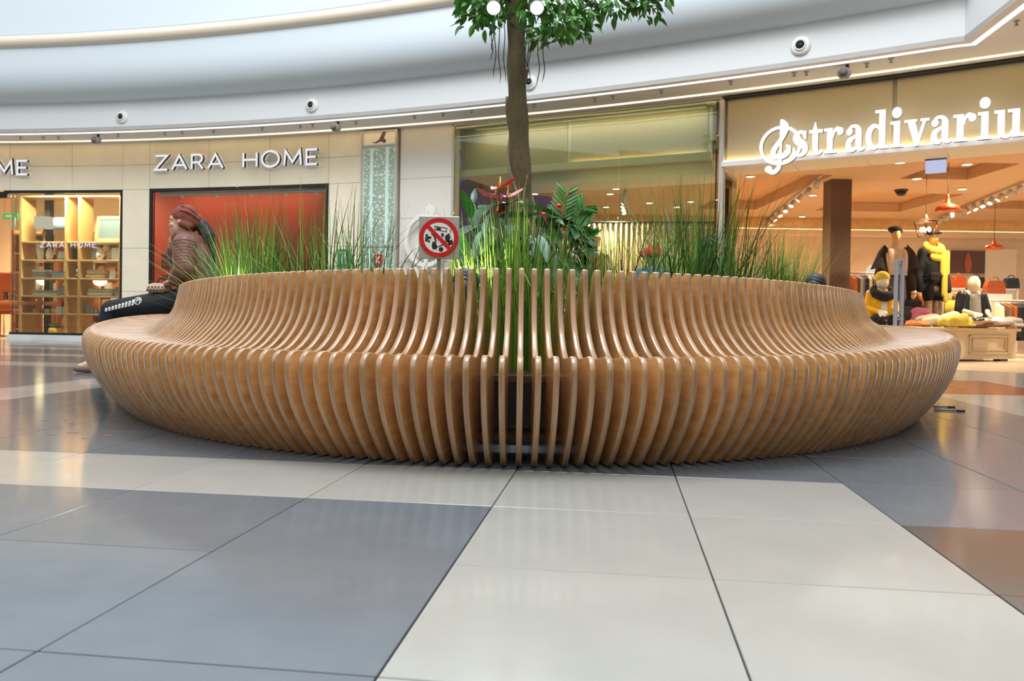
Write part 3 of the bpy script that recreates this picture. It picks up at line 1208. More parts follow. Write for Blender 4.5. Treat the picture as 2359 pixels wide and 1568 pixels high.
# ------------------------------------------------------------------ grasses
def blade(mb, base, az, L, bend, w, mi, droop=0.0):
    d = Vector((math.cos(az), math.sin(az), 0))
    side = Vector((-d.y, d.x, 0))
    n = 5
    vs = []
    for k in range(n + 1):
        u = k / n
        r = bend * L * (u ** 1.8)
        z = L * u * (1 - 0.22 * bend * u) - droop * L * max(0, u - 0.55) ** 1.6 * 2.2
        p = Vector(base) + d * (r + droop * L * 0.5 * max(0, u - 0.5)) + Vector((0, 0, z))
        ww = w * (1 - u ** 2.2) * 0.5 + 0.0004
        tw = side * math.cos(0.8 * u) + d * math.sin(0.8 * u)
        vs += [p - tw * ww, p + tw * ww]
    fs = [(2 * k, 2 * k + 1, 2 * k + 3, 2 * k + 2) for k in range(n)]
    mb.add(vs, fs, mi, True)


def grass(px, off, n, hmin, hmax, spread, label, width=0.0055, bend=0.28, weights=(4, 3, 2, 2), seed=0, dark=False):
    rnd = random.Random(seed + px)
    p = ring_at(px, off)
    mb = MB()
    for _ in range(n):
        a, r = rnd.uniform(0, 2 * PI), spread * math.sqrt(rnd.random())
        az = a + rnd.gauss(0, 0.7)
        L = 0.04 + 1.22 * (hmin + (hmax - hmin) * rnd.random() ** 0.9)
        mi = rnd.choices(range(4), weights)[0]
        blade(mb, (r * math.cos(a), r * math.sin(a), -0.01), az, L, abs(rnd.gauss(0, bend)), width * rnd.uniform(0.6, 1.3), mi,
              rnd.uniform(0.2, 0.9) if rnd.random() < 0.14 else 0.0)
    o = mb.build('grass_tuft', ['grass_0', 'grass_1', 'grass_2', 'grass_3'], None, (p.x, p.y, SOIL), fix=False)
    return tag(o, label, 'grass', 'grass clumps in the planter')


G = grass
G(500, 0.80, 230, 0.34, 0.62, 0.17, 'arching grass clump nearest the seated woman, blades drooping over the bench', bend=0.55, seed=1)
G(545, 0.86, 260, 0.36, 0.72, 0.16, 'dense bright grass clump just right of the seated woman', bend=0.30, seed=2)
G(590, 0.84, 240, 0.36, 0.74, 0.15, 'tall upright grass clump left of the middle of the red display board', bend=0.25, seed=3)
G(640, 0.86, 170, 0.3, 0.60, 0.15, 'low grass clump in front of the right half of the red board', bend=0.3, seed=4)
G(742, 0.84, 130, 0.3, 0.66, 0.13, 'grass clump in front of the right edge of the red board', bend=0.26, seed=5)
G(812, 0.84, 60, 0.28, 0.60, 0.10, 'thin grass tuft in front of the green sticker', bend=0.22, seed=6)
G(858, 0.84, 80, 0.3, 0.56, 0.10, 'narrow grass tuft in front of the patterned light column', bend=0.28, seed=7)
G(955, 0.84, 36, 0.24, 0.36, 0.10, 'sparse grass tuft left of the no-littering sign', bend=0.5, seed=8, weights=(2, 3, 1, 5))
G(1085, 0.80, 80, 0.26, 0.42, 0.13, 'drooping lit grass clump right of the no-littering sign', bend=0.6, seed=9, weights=(4, 1, 6, 0))
G(1140, 0.80, 150, 0.3, 0.55, 0.12, 'bright yellow-green grass clump in front of the red anthurium', bend=0.22, seed=10, weights=(5, 1, 6, 0))
G(1205, 0.78, 200, 0.3, 0.56, 0.15, 'thick green grass clump at the foot of the tree trunk', bend=0.2, seed=11, weights=(5, 2, 4, 1))
G(1268, 0.84, 90, 0.28, 0.46, 0.13, 'loose grass clump right of the trunk, in front of the broad leaves', bend=0.35, seed=12)
G(1395, 0.84, 100, 0.3, 0.56, 0.15, 'thin grass clump in front of the mannequin with the white cap', bend=0.3, seed=13, weights=(3, 4, 1, 3))
G(1462, 0.84, 70, 0.3, 0.56, 0.14, 'thin grass clump left of the red beret', bend=0.28, seed=14, weights=(3, 4, 1, 3))
G(1575, 0.86, 190, 0.34, 0.68, 0.14, 'tall dense grass clump right of the red beret', bend=0.24, seed=15, weights=(2, 5, 1, 4))
G(1640, 0.86, 220, 0.34, 0.70, 0.15, 'tall dense grass clump in front of the glass corner', bend=0.22, seed=16, weights=(2, 5, 1, 4))
G(1692, 0.86, 120, 0.32, 0.58, 0.12, 'grass clump in front of the entrance post', bend=0.24, seed=17, weights=(2, 5, 1, 4))
G(1770, 0.86, 90, 0.28, 0.5, 0.12, 'short grass clump below the treble clef sign', bend=0.32, seed=18, weights=(2, 5, 1, 4))
G(1815, 0.86, 150, 0.36, 0.64, 0.12, 'grass clump below the first letters of the big sign', bend=0.22, seed=19, weights=(2, 5, 1, 4))
G(1868, 0.88, 150, 0.34, 0.58, 0.12, 'grass clump just left of the brown shop column', bend=0.24, seed=20, weights=(3, 4, 2, 3))
G(1915, 0.88, 220, 0.34, 0.64, 0.12, 'bright lit grass clump in front of the brown shop column', bend=0.22, seed=21, weights=(5, 3, 3, 1))


def lance(px, off, L, w, label, lean):
    p = ring_at(px, off)
    mb = MB()
    blade(mb, (0, 0, 0), lean, L, 0.05, w, 0)
    blade(mb, (0.012, 0.01, 0), lean + 2, L * 0.96, 0.04, w * 0.8, 2)
    o = mb.build('reed_leaf', ['grass_0', 'grass_1', 'grass_2', 'grass_3'], None, (p.x, p.y, SOIL), fix=False)
    tag(o, label, 'plant')


lance(1184, 0.92, 0.78, 0.016, 'tall flat reed leaf in front of the left side of the trunk', 1.2)
lance(1212, 0.92, 0.75, 0.010, 'tall narrow reed leaf in front of the right side of the trunk', 2.0)


# ------------------------------------------------------------------ broad-leaved plants
def leaf_mesh(name, w, shape, material, curl=0.25, fold=0.18, n=8):
    """Unit-length leaf along +x."""
    mb = MB()
    vs = []
    for k in range(n + 1):
        u = k / n
        if shape == 'heart':
            ww = w * (math.sin(PI * min(1, u ** 0.55)) ** 0.8 if u < 1 else 0)
        else:
            ww = w * math.sin(PI * u ** 0.8) ** 0.9 if 0 < u < 1 else 0
        z = -curl * u * u
        for q in (-1, -0.5, 0, 0.5, 1):
            vs.append((u, q * ww / 2, z + fold * abs(q) * ww / 2))
    fs = [(5 * k + c, 5 * k + c + 1, 5 * (k + 1) + c + 1, 5 * (k + 1) + c) for k in range(n) for c in range(4)]
    mb.add(vs, fs, 0, True)
    return mb.mesh(name, material, fix=False)


LM = {'heart': leaf_mesh('leaf', 0.50, 'heart', 'leaf_dark'), 'silver': leaf_mesh('leaf', 0.34, 'lance', 'leaf_silver', 0.3),
      'lance': leaf_mesh('leaf', 0.30, 'lance', 'leaf_dark', 0.35), 'mid': leaf_mesh('leaf', 0.42, 'lance', 'leaf_mid', 0.2),
      'frond': leaf_mesh('leaflet', 0.17, 'lance', 'leaf_mid', 0.25, 0.3, 6), 'tree': leaf_mesh('leaf', 0.46, 'lance', 'leaf_tree', 0.25, 0.3, 5)}


def put_leaf(name, kind, root, p, az, el, L, roll=0.0):
    o = put(name, LM[kind], root, p)
    o.rotation_euler = (Matrix.Rotation(az, 3, 'Z') @ Matrix.Rotation(-el, 3, 'Y') @ Matrix.Rotation(roll, 3, 'X')).to_euler()
    o.scale = (L, L, L)
    return o


rnd = random.Random(5)


def bushy(name, label, px, py_list, Y, kinds, stem_to=SOIL):
    """Leaves placed where they show; each has its stalk from the plant's foot."""
    foot = at(px, 640, Y)
    foot.z = SOIL
    root = thing(name, label, 'plant', (foot.x, foot.y, SOIL), 0, None)
    stems = MB()
    py_list = list(py_list) + [(px + rnd.uniform(-70, 70), rnd.uniform(500, 610), rnd.uniform(180, 360), rnd.uniform(-60, 20), rnd.uniform(0.12, 0.18), rnd.choice(('heart', 'lance', 'heart')), rnd.uniform(-0.1, 0.25)) for _ in range(16)]
    for (lx, ly, az, el, L, kind, dy) in py_list:
        p = at(lx, ly, Y + dy) - foot
        mid = Vector((p.x * 0.45, p.y * 0.45, p.z * 0.62))
        stems.tube(catmull([(p.x * 0.04, p.y * 0.04, 0), mid, p], 4), 0.004, 5)
        put_leaf('leaf', kind, root, p, math.radians(az), math.radians(el), L, rnd.uniform(-0.5, 0.5))
    stems.build('stalks', 'stem_green', root)
    return root


YP = 3.95
anth = bushy('anthurium', 'red-flowered anthurium with dark glossy leaves left of the trunk', 1150, [
    (1085, 505, 250, 60, 0.17, 'mid', -0.1), (1068, 540, 255, -70, 0.16, 'mid', 0), (1092, 470, 100, 70, 0.11, 'lance', 0.05),
    (1100, 482, 262, -35, 0.17, 'heart', 0), (1125, 472, 262, -10, 0.17, 'heart', -0.1), (1150, 480, 300, 15, 0.20, 'heart', -0.05),
    (1100, 520, 215, -20, 0.20, 'heart', -0.1), (1130, 520, 260, -30, 0.22, 'heart', -0.1), (1128, 490, 240, -50, 0.15, 'silver', -0.2),
    (1110, 530, 225, -55, 0.14, 'silver', -0.2), (1165, 510, 280, -10, 0.22, 'heart', 0), (1095, 560, 220, -40, 0.22, 'heart', -0.1),
    (1135, 565, 250, -45, 0.24, 'heart', -0.15), (1175, 555, 290, -40, 0.24, 'heart', -0.1), (1150, 455, 160, 30, 0.14, 'lance', 0.1),
    (1120, 600, 250, -50, 0.22, 'heart', -0.1), (1165, 600, 290, -55, 0.22, 'heart', -0.1)], YP, None)
for (lx, ly, mname, az, L) in ((1150, 433, 'spathe_red', 330, 0.085), (1140, 455, 'spathe_pink', 170, 0.085), (1168, 452, 'spathe_pink', 10, 0.07), (1172, 470, 'spathe_red', 340, 0.06), (1145, 488, 'spathe_red', 40, 0.05)):
    fl = thing('flower', None, None) if False else bpy.data.objects.new('flower', None)
    COL.objects.link(fl)
    fl.parent = anth
    fl.location = at(lx, ly, YP - 0.1) - Vector(anth.location)
    m = MB()
    vs = []
    for k in range(13):
        a = 2 * PI * k / 12
        r = 1.12 * L * (0.75 + 0.35 * math.cos(a))
        vs.append((r * math.cos(a), 0.62 * r * math.sin(a), 0.012 * math.cos(2 * a) + 0.010))
    vs.append((0, 0, 0))
    m.add(vs, [(k, k + 1, 13) for k in range(12)], 0, True)
    sp = m.build('spathe', mname, fl, fix=False)
    sp.rotation_euler = (0.25, -0.25, math.radians(az))
    m = MB()
    m.tube([(0, 0, 0), (0.005, 0, 0.03), (0.004, 0, 0.055)], [0.005, 0.0045, 0.002], 8)
    m.build('spadix', 'spadix', fl)
    m = MB()
    q = -Vector(fl.location)
    m.tube([(q.x * 0.9, q.y * 0.9, q.z), (q.x * 0.4, q.y * 0.4, q.z * 0.5), (0, 0, 0)], 0.0035, 6)
    m.build('stalk', 'stem_green', fl)

lily = bushy('peace_lily', 'dark broad-leaved plant right of the trunk with scattered red blooms', 1275, [
    (1235, 520, 320, 5, 0.22, 'heart', 0), (1255, 505, 20, 10, 0.20, 'lance', 0), (1240, 540, 300, -45, 0.16, 'silver', -0.15),
    (1262, 545, 320, -50, 0.16, 'silver', -0.15), (1285, 500, 190, 25, 0.20, 'mid', 0), (1290, 535, 330, -20, 0.24, 'heart', 0),
    (1310, 530, 350, -30, 0.22, 'heart', 0), (1320, 560, 330, -60, 0.24, 'heart', 0), (1270, 575, 280, -40, 0.24, 'heart', -0.1),
    (1300, 590, 300, -50, 0.24, 'heart', -0.1), (1335, 555, 20, -60, 0.22, 'lance', 0), (1250, 600, 260, -55, 0.22, 'heart', -0.1),
    (1325, 605, 320, -60, 0.20, 'heart', -0.1), (1215, 500, 200, 10, 0.2, 'lance', 0.1), (1205, 545, 260, -30, 0.22, 'heart', 0)], YP, None)
for (lx, ly) in ((1252, 493), (1288, 474), (1300, 527)):
    m = MB()
    m.ell((0, 0, 0), (0.013, 0.013, 0.010), 10, 6)
    m.tube([(0, 0, 0), (0.02, 0, -0.05)], 0.003, 6)
    m.build('bloom', 'spathe_red', lily, at(lx, ly, YP - 0.1) - Vector(lily.location))

palm = thing('parlour_palm', 'small feathery palm with narrow leaflets right of the trunk', 'plant', at(1300, 640, 4.0).xy.to_3d() + Vector((0, 0, SOIL)))
pv = Vector(palm.location)
for (bx, by), (cx, cy), (tx, ty) in (((1290, 600), (1295, 520), (1306, 444)), ((1300, 600), (1310, 530), (1350, 520)), ((1290, 600), (1280, 530), (1262, 505)), ((1305, 600), (1325, 545), (1360, 548)), ((1300, 590), (1330, 500), (1345, 478))):
    pts = catmull([at(bx, by, 4.0) - pv, at(cx, cy, 4.0) - pv, at(tx, ty, 3.98) - pv], 8)
    m = MB()
    m.tube(pts, 0.003, 5)
    st = m.build('frond', 'stem_green', palm)
    for k in range(5, len(pts)):
        for sd in (-1, 1):
            d = (pts[k] - pts[k - 1]).normalized()
            az = math.atan2(d.z, d.x) + sd * 0.85
            o = put('leaflet', LM['frond'], st, pts[k])
            o.rotation_euler = (Matrix.Rotation(-az, 3, 'Y') @ Matrix.Rotation(PI / 2 + rnd.uniform(-0.6, 0.6), 3, 'X')).to_euler()
            L = 0.085 * (1 - 0.5 * (k - 5) / (len(pts) - 4)) + 0.03
            o.scale = (L, L, L)

# ------------------------------------------------------------------ tree
YT = 5.6
foot = at(1204, 640, YT)
tree = thing('ficus_tree', 'tall ficus tree growing from the middle of the planter', 'tree', (foot.x, foot.y, SOIL))
tv = Vector(tree.location)
path = [Vector((0, 0, -0.05))] + [at(px, py, YT) - tv for px, py in ((1203, 520), (1201, 450), (1197, 350), (1193, 250), (1190, 150), (1189, 60), (1187, -60), (1185, -220))]
rad = [0.088, 0.080, 0.074, 0.072, 0.067, 0.064, 0.060, 0.056, 0.045]
sm_path = catmull(path, 6)
sm_rad = []
for k in range(len(sm_path)):
    u = k / 6
    i = min(int(u), len(rad) - 2)
    sm_rad.append(rad[i] + (rad[i + 1] - rad[i]) * (u - i) + 0.004 * math.sin(k * 0.9))
m = MB()
m.tube(sm_path, sm_rad, 18)
m.build('trunk', 'bark', tree)


def on_trunk(z):
    for a, b, r in zip(sm_path, sm_path[1:], sm_rad):
        if a.z <= z <= b.z:
            f = (z - a.z) / (b.z - a.z)
            return a + (b - a) * f, r
    return sm_path[-1], sm_rad[-1]


for z0, z1, a0, turns, r0, r1 in ((0.25, 1.75, 3.6, 0.95, 0.026, 0.014), (0.9, 1.95, -1.2, -0.75, 0.010, 0.020), (0.2, 1.6, 5.2, -0.7, 0.016, 0.008), (0.15, 1.2, 2.2, 0.5, 0.014, 0.006)):
    pts, rs = [], []
    for k in range(34):
        u = k / 33
        z = z0 + (z1 - z0) * u
        c, r = on_trunk(z)
        a = a0 + turns * 2 * PI * u
        pts.append((c.x + (r + 0.004) * math.cos(a), c.y + (r + 0.004) * math.sin(a), z))
        rs.append(r0 + (r1 - r0) * u)
    m = MB()
    m.tube(pts, rs, 7)
    m.build('vine', 'vine_bark', tree)
for (px, y0, y1) in ((1133, 55, 140), (1140, 40, 180), (1150, 45, 192), (1162, 45, 190), (1135, 50, 120), (1212, 40, 165), (1218, 45, 185), (1222, 50, 150), (1240, 75, 198), (1252, 80, 190), (1262, 60, 115), (1208, 60, 120), (1060, 0, 50)):
    pts = []
    dy = rnd.uniform(-0.25, 0.05)
    for k in range(9):
        py = y0 + (y1 - y0) * k / 8
        pts.append(at(px + 4 * math.sin(k * 1.1 + px) * k / 8, py, YT + dy) - tv)
    m = MB()
    m.tube(pts, [0.0035] * 8 + [0.001], 5)
    m.build('aerial_root', 'aerial_root', tree)
# boughs and leaves
top = at(1187, -60, YT) - tv
tips = [(1085, 8), (1100, 25), (1120, 30), (1078, -10), (1140, -5), (1165, 10), (1180, -15), (1215, 20), (1235, 55), (1250, 60), (1275, 30), (1300, 60), (1318, 65), (1335, 45), (1345, 55), (1290, 10), (1330, 5), (1365, 20), (1375, 5), (1400, 5), (1425, 8), (1470, 5), (1490, 12), (1510, 6), (1500, -10), (1260, 75), (1240, 0), (1110, 0), (1090, 35), (1310, 35), (1195, 5), (1150, 35)]
tipw = []
for px, py in tips:
    tipw.append((at(px, py, YT + rnd.uniform(-0.5, 0.4)) - tv, True))
for _ in range(60):
    a, r = rnd.uniform(0, 2 * PI), 1.35 * math.sqrt(rnd.random())
    q = top + Vector((r * math.cos(a) + 0.1, r * math.sin(a), rnd.uniform(0.10, 1.3) * (1.2 - 0.5 * r)))
    if proj(q + tv - Vector((0, 0, 0.3)))[1] < -15:
        tipw.append((q, False))
m = MB()
for p, vis in tipw:
    s = top + Vector((0, 0, rnd.uniform(-0.25, 0.35)))
    m.tube(catmull([s, (s + p) / 2 + Vector((0, 0, 0.16)), p], 4), [0.014 - 0.0012 * k for k in range(9)], 5)
m.build('boughs', 'bark', tree)
restl = MB()
count = 0
LV = LM['tree']
lv = [v.co.copy() for v in LV.vertices]
lf = [tuple(p.vertices) for p in LV.polygons]
for p, vis in tipw:
    for k in range(24 if vis else 46):
        d = Vector((rnd.gauss(0, 1), rnd.gauss(0, 1), rnd.gauss(-0.15, 0.8))).normalized()
        q = p + d * (0.105 * rnd.random() ** 0.5 if vis else 0.26 * rnd.random() ** 0.5)
        if vis and q.z > (at(1187, 0, YT) - tv).z + 0.12:
            pass
        az, el, L = math.atan2(d.y, d.x) + rnd.uniform(-0.8, 0.8), rnd.uniform(-1.1, 0.1), rnd.uniform(0.062, 0.098)
        R = Matrix.Rotation(az, 3, 'Z') @ Matrix.Rotation(-el, 3, 'Y') @ Matrix.Rotation(rnd.uniform(-0.7, 0.7), 3, 'X')
        if vis and count < 296:
            o = put('leaf', LV, tree, q)
            o.rotation_euler = R.to_euler()
            o.scale = (L, L, L)
            count += 1
        else:
            restl.add([q + R @ (v * L) for v in lv], lf, 0, True)
fo = restl.build('foliage', 'leaf_tree', tree, fix=False)
fo['kind'] = 'stuff'


# ------------------------------------------------------------------ lamps in the tree and in the planter
def spot_lamp(px, py, Y, label, aim, r=0.042, power=30):
    p = at(px, py, Y)
    d = (Vector(aim) - p).normalized()
    root = thing('spot_lamp', label, 'lamp', p, 0, 'spot lamps in the tree')
    q = Vector((0, 0, 1)).rotation_difference(d).to_matrix().to_4x4()
    m = MB()
    m.lathe([(0.012, -0.13), (r * 0.75, -0.12), (r * 0.95, -0.05), (r * 1.12, 0.0), (r * 1.12, 0.008), (r, 0.008), (r, -0.004), (0.001, -0.004)], 20, 0, True, q)
    m.build('lamp_housing', 'gray_metal', root)
    m = MB()
    m.lathe([(r * 0.98, 0.0), (0.001, 0.004)], 20, 0, True, q)
    m.build('lens', 'lamp_face', root)
    m = MB()
    e = q @ Vector((0, 0, -0.10))
    m.tube([e, e + Vector((0, 0, 0.12))], 0.008, 8)
    m.build('bracket', 'dark_gray', root)
    l = bpy.data.lights.new('spot_lamp_light', 'SPOT')
    l.energy, l.spot_size, l.spot_blend, l.shadow_soft_size, l.color = power, 1.3, 0.6, 0.04, (1, 0.97, 0.92)
    o = bpy.data.objects.new('spot_lamp_light', l)
    COL.objects.link(o)
    o.parent = root
    o.location = d * 0.03
    o.rotation_euler = d.to_track_quat('-Z', 'Y').to_euler()


spot_lamp(1137, 18, 5.1, 'bright round spotlight in the leaves left of the trunk', (0.0, 2.2, 0.4))
spot_lamp(1237, 18, 5.1, 'bright round spotlight in the leaves right of the trunk', (0.4, 2.2, 0.4))


def uplight(px, py, Y, label, aim, power, color):
    p = at(px, py, Y)
    root = thing('uplight', label, 'lamp', (p.x, p.y, SOIL), 0, None)
    d = (Vector(aim) - p).normalized()
    c = Vector((0, 0, p.z - SOIL))
    q = Matrix.Translation(c) @ Vector((0, 0, 1)).rotation_difference(d).to_matrix().to_4x4()
    m = MB()
    m.lathe([(0.001, -0.09), (0.03, -0.088), (0.042, -0.06), (0.045, -0.05), (0.045, 0.0), (0.052, 0.004), (0.052, 0.03), (0.046, 0.03), (0.044, 0.012), (0.001, 0.012)], 20, 0, True, q)
    m.build('lamp_housing', 'dark_gray', root)
    for zz in (-0.045, -0.02):
        m = MB()
        m.lathe([(0.047, zz), (0.050, zz + 0.004), (0.050, zz + 0.008), (0.047, zz + 0.012)], 20, 0, True, q)
        m.build('cooling_fin', 'black_metal', root)
    m = MB()
    m.lathe([(0.043, 0.0125), (0.001, 0.014)], 20, 0, True, q)
    m.build('lens', 'downlight', root)
    m = MB()
    m.tube([(0, 0, 0), c * 0.7], 0.010, 8)
    m.build('spike', 'black_metal', root)
    l = bpy.data.lights.new('uplight_light', 'SPOT')
    l.energy, l.spot_size, l.spot_blend, l.shadow_soft_size, l.color = power, 1.7, 0.7, 0.03, color
    o = bpy.data.objects.new('uplight_light', l)
    COL.objects.link(o)
    o.parent = root
    o.location = c + d * 0.035
    o.rotation_euler = d.to_track_quat('-Z', 'Y').to_euler()


uplight(1072, 652, 3.05, 'dark garden uplight behind the ribs below the no-littering sign', at(1135, 500, 3.5), 14, (1, 0.97, 0.78))
uplight(1878, 655, 4.15, 'dark garden uplight at the foot of the right-hand grass', at(1925, 540, 4.4), 12, (1, 0.98, 0.82))
uplight(520, 668, 4.2, 'dark garden uplight hidden low in the left-hand grass', at(560, 560, 4.5), 4, (1, 0.98, 0.85))

# ------------------------------------------------------------------ no-littering sign
YS = 3.02
c0, c1 = at(965, 497, YS), at(1057, 597, YS)
cx, cz, hw, hh = (c0.x + c1.x) / 2, (c0.z + c1.z) / 2, (c1.x - c0.x) / 2, (c0.z - c1.z) / 2
sg = thing('prohibition_sign', 'square metal no-littering sign with a red ring and slash', 'sign', (cx, YS, SOIL))
T = Matrix.Translation((0, 0, cz - SOIL)) @ UP
m = MB()
m.cbox((0, 0.004, cz - SOIL), (2 * hw, 0.005, 2 * hh), 0.0015)
m.build('plate', 'sign_plate', sg)
R = hw * 0.965
m = MB()
disc(m, (0, 0), R * 0.80, 0.0, 0.0012, T, 40)
m.build('white_disc', 'white_paint', sg)
m = MB()
stroke(m, [(R * 0.89 * math.cos(2 * PI * k / 48), R * 0.89 * math.sin(2 * PI * k / 48)) for k in range(48)], R * 0.22, 0.0, 0.0022, T, closed=True)
stroke(m, [(-R * 0.62, R * 0.62), (R * 0.62, -R * 0.62)], R * 0.20, 0.001, 0.0030, T)
m.build('red_ring', 'sign_red', sg)
m = MB()
z0, z1 = 0.0012, 0.0020
rx = R
stroke(m, [(-0.22 * rx, 0.58 * rx), (0.40 * rx, 0.48 * rx), (0.38 * rx, 0.30 * rx), (-0.20 * rx, 0.40 * rx)], 0.035 * rx, z0, z1, T, closed=True)
m.prism([(-0.14 * rx, 0.53 * rx), (0.10 * rx, 0.49 * rx), (0.10 * rx, 0.36 * rx), (-0.13 * rx, 0.42 * rx)], z0, z1, 0, T)
for (ax, ay, r) in ((-0.62, 0.10, 0.07), (-0.52, -0.02, 0.09), (-0.63, -0.14, 0.08), (-0.50, -0.20, 0.06), (-0.66, -0.02, 0.05), (-0.42, 0.0, 0.05)):
    disc(m, (ax * rx, ay * rx), r * rx, z0, z1, T, 9)
stroke(m, [(p.x * rx, p.y * rx) for p in catmull([(-0.40, 0.20, 0), (-0.22, 0.05, 0), (-0.18, -0.12, 0), (-0.10, -0.22, 0)], 4)], [0.03 * rx + 0.05 * rx * math.sin(PI * k / 12) for k in range(13)], z0, z1, T)
m.prism([(a * rx, b * rx) for a, b in ((0.12, 0.24), (0.26, 0.20), (0.24, 0.02), (0.12, 0.06))], z0, z1, 0, T)
m.prism([(a * rx, b * rx) for a, b in ((0.30, 0.02), (0.38, 0.16), (0.44, 0.16), (0.47, 0.22), (0.55, 0.20), (0.55, 0.12), (0.60, 0.04), (0.50, -0.24), (0.36, -0.22))], z0, z1, 0, T)
m.prism([(a * rx, b * rx) for a, b in ((0.46, -0.16), (0.70, -0.10), (0.72, -0.34), (0.48, -0.40))], z0, z1, 0, T)
stroke(m, [(p.x * rx, p.y * rx) for p in catmull([(0.58, 0.26, 0), (0.62, 0.32, 0), (0.58, 0.38, 0), (0.64, 0.44, 0)], 3)], 0.025 * rx, z0, z1, T)
m.prism([(a * rx, b * rx) for a, b in ((-0.32, -0.22), (-0.16, -0.20), (-0.12, -0.34), (-0.04, -0.48), (-0.14, -0.60), (-0.30, -0.60), (-0.36, -0.44))], z0, z1, 0, T)
stroke(m, [(-0.02 * rx, -0.46 * rx), (0.22 * rx, -0.36 * rx)], 0.05 * rx, z0, z1, T)
disc(m, (0.12 * rx, -0.60 * rx), 0.12 * rx, z0, z1, T, 14)
m.build('litter_symbols', 'ink', sg)
m = MB()
m.box((0, 0.012, (cz - hh * 0.3 - SOIL) / 2), (0.014, 0.010, cz - hh * 0.3 - SOIL))
m.build('post', 'gray_metal', sg)

# ------------------------------------------------------------------ dried smears on the floor tiles
m = MB()
rs = random.Random(11)
c0 = hgt(170, 995, 0)
for (px, py, w) in ((165, 975, 10), (106, 968, 12), (250, 1003, 26), (170, 996, 30), (120, 999, 22), (195, 1010, 14), (45, 990, 12), (150, 968, 9), (90, 990, 8)):
    q = hgt(px, py, 0) - c0
    n = 12
    r = w / 2 * hgt(px, py, 0).y / FPX
    m.prism([(q.x + r * (0.7 + 0.5 * rs.random()) * math.cos(2 * PI * k / n), q.y + 0.9 * r * (0.6 + 0.6 * rs.random()) * math.sin(2 * PI * k / n)) for k in range(n)], 0.0002, 0.0008)
so = m.build('dried_smear', mat('smear', (132, 100, 82), 0.6), None, (c0.x, c0.y, 0))
tag(so, 'faint reddish-brown smear on the gray tiles left of the bench', 'smear')
so['kind'] = 'stuff'
# ------------------------------------------------------------------ litter on the floor
for (xa, ya, xb, yb, lab) in ((2150, 936, 2196, 937, 'short blue stick on the floor, the farther of two right of the bench'), (2152, 944, 2218, 946, 'blue stick on the floor, the nearer of two right of the bench')):
    a, b = hgt(xa, ya, 0.004), hgt(xb, yb, 0.004)
    root = thing('cleaning_stick', lab, 'stick', (a.x, a.y, 0))
    m = MB()
    m.tube([(0, 0, 0.004), (b.x - a.x, b.y - a.y, 0.004)], 0.0032, 7)
    m.build('shaft', 'straw_blue', root)
    m = MB()
    d = (b - a).normalized()
    m.tube([b - a - d * 0.03 + Vector((0, 0, 0.004)), b - a + d * 0.01 + Vector((0, 0, 0.004))], 0.0046, 7)
    m.build('tip', 'ink', root)
# ------------------------------------------------------------------ people
def hand(mb, w, fwd, up, side, s=1.0, curl=0.6, thumb=1):
    """Palm, four unequal bent fingers and a thumb at its side; fwd along the palm, up = back of the hand."""
    w, fwd, up = Vector(w), Vector(fwd).normalized(), Vector(up).normalized()
    lat = fwd.cross(up).normalized()
    palm = w + fwd * 0.045 * s
    for k in (-1, 0, 1):
        mb.cap(w + lat * 0.018 * k * s, 0.016 * s, w + fwd * 0.075 * s + lat * 0.026 * k * s, 0.015 * s, 8)
    for k, L in enumerate((0.062, 0.074, 0.070, 0.054)):
        b = w + fwd * 0.08 * s + lat * (-0.033 + 0.022 * k) * s
        d1 = (fwd * math.cos(curl * 0.5) - up * math.sin(curl * 0.5))
        d2 = (fwd * math.cos(curl * 1.5) - up * math.sin(curl * 1.5))
        m1 = b + d1 * L * 0.5 * s
        mb.cap(b, 0.0095 * s, m1, 0.0088 * s, 8)
        mb.cap(m1, 0.0088 * s, m1 + d2 * L * 0.5 * s, 0.0075 * s, 8)
    tb = w + fwd * 0.025 * s + lat * 0.030 * thumb * s
    tm = tb + (fwd * 0.6 + lat * 0.8 * thumb).normalized() * 0.035 * s
    mb.cap(tb, 0.012 * s, tm, 0.0105 * s, 8)
    mb.cap(tm, 0.0105 * s, tm + (fwd + lat * 0.2 * thumb).normalized() * 0.03 * s, 0.009 * s, 8)


def head(mb, c, f, u, s=1.0, ears=True):
    """Skull, jaw, nose, lips, brow, ears; c = middle of the head, f = facing, u = up."""
    c, f, u = Vector(c), Vector(f).normalized(), Vector(u).normalized()
    l = u.cross(f).normalized()
    M = Matrix(((f.x, l.x, u.x, c.x), (f.y, l.y, u.y, c.y), (f.z, l.z, u.z, c.z), (0, 0, 0, 1))) @ Matrix.Scale(s, 4)
    mb.ell((-0.012, 0, 0.028), (0.098, 0.076, 0.092), 20, 14, 0, M)
    mb.ell((0.026, 0, -0.030), (0.062, 0.058, 0.082), 18, 12, 0, M)
    mb.ell((0.058, 0, -0.088), (0.026, 0.028, 0.022), 12, 8, 0, M)
    mb.cap((0.078, 0, 0.010), 0.008, (0.096, 0, -0.024), 0.0105, 10, M)
    mb.ell((0.085, 0, -0.053), (0.012, 0.024, 0.006), 10, 6, 0, M)
    mb.ell((0.083, 0, -0.066), (0.012, 0.022, 0.007), 10, 6, 0, M)
    mb.cap((0.070, -0.045, 0.028), 0.014, (0.070, 0.045, 0.028), 0.014, 10, M)
    for q in (-1, 1):
        mb.ell((0.060, 0.038 * q, -0.022), (0.024, 0.022, 0.020), 10, 8, 0, M)
        if ears:
            mb.ell((-0.008, 0.075 * q, -0.010), (0.016, 0.009, 0.027), 10, 8, 0, M)
    return M


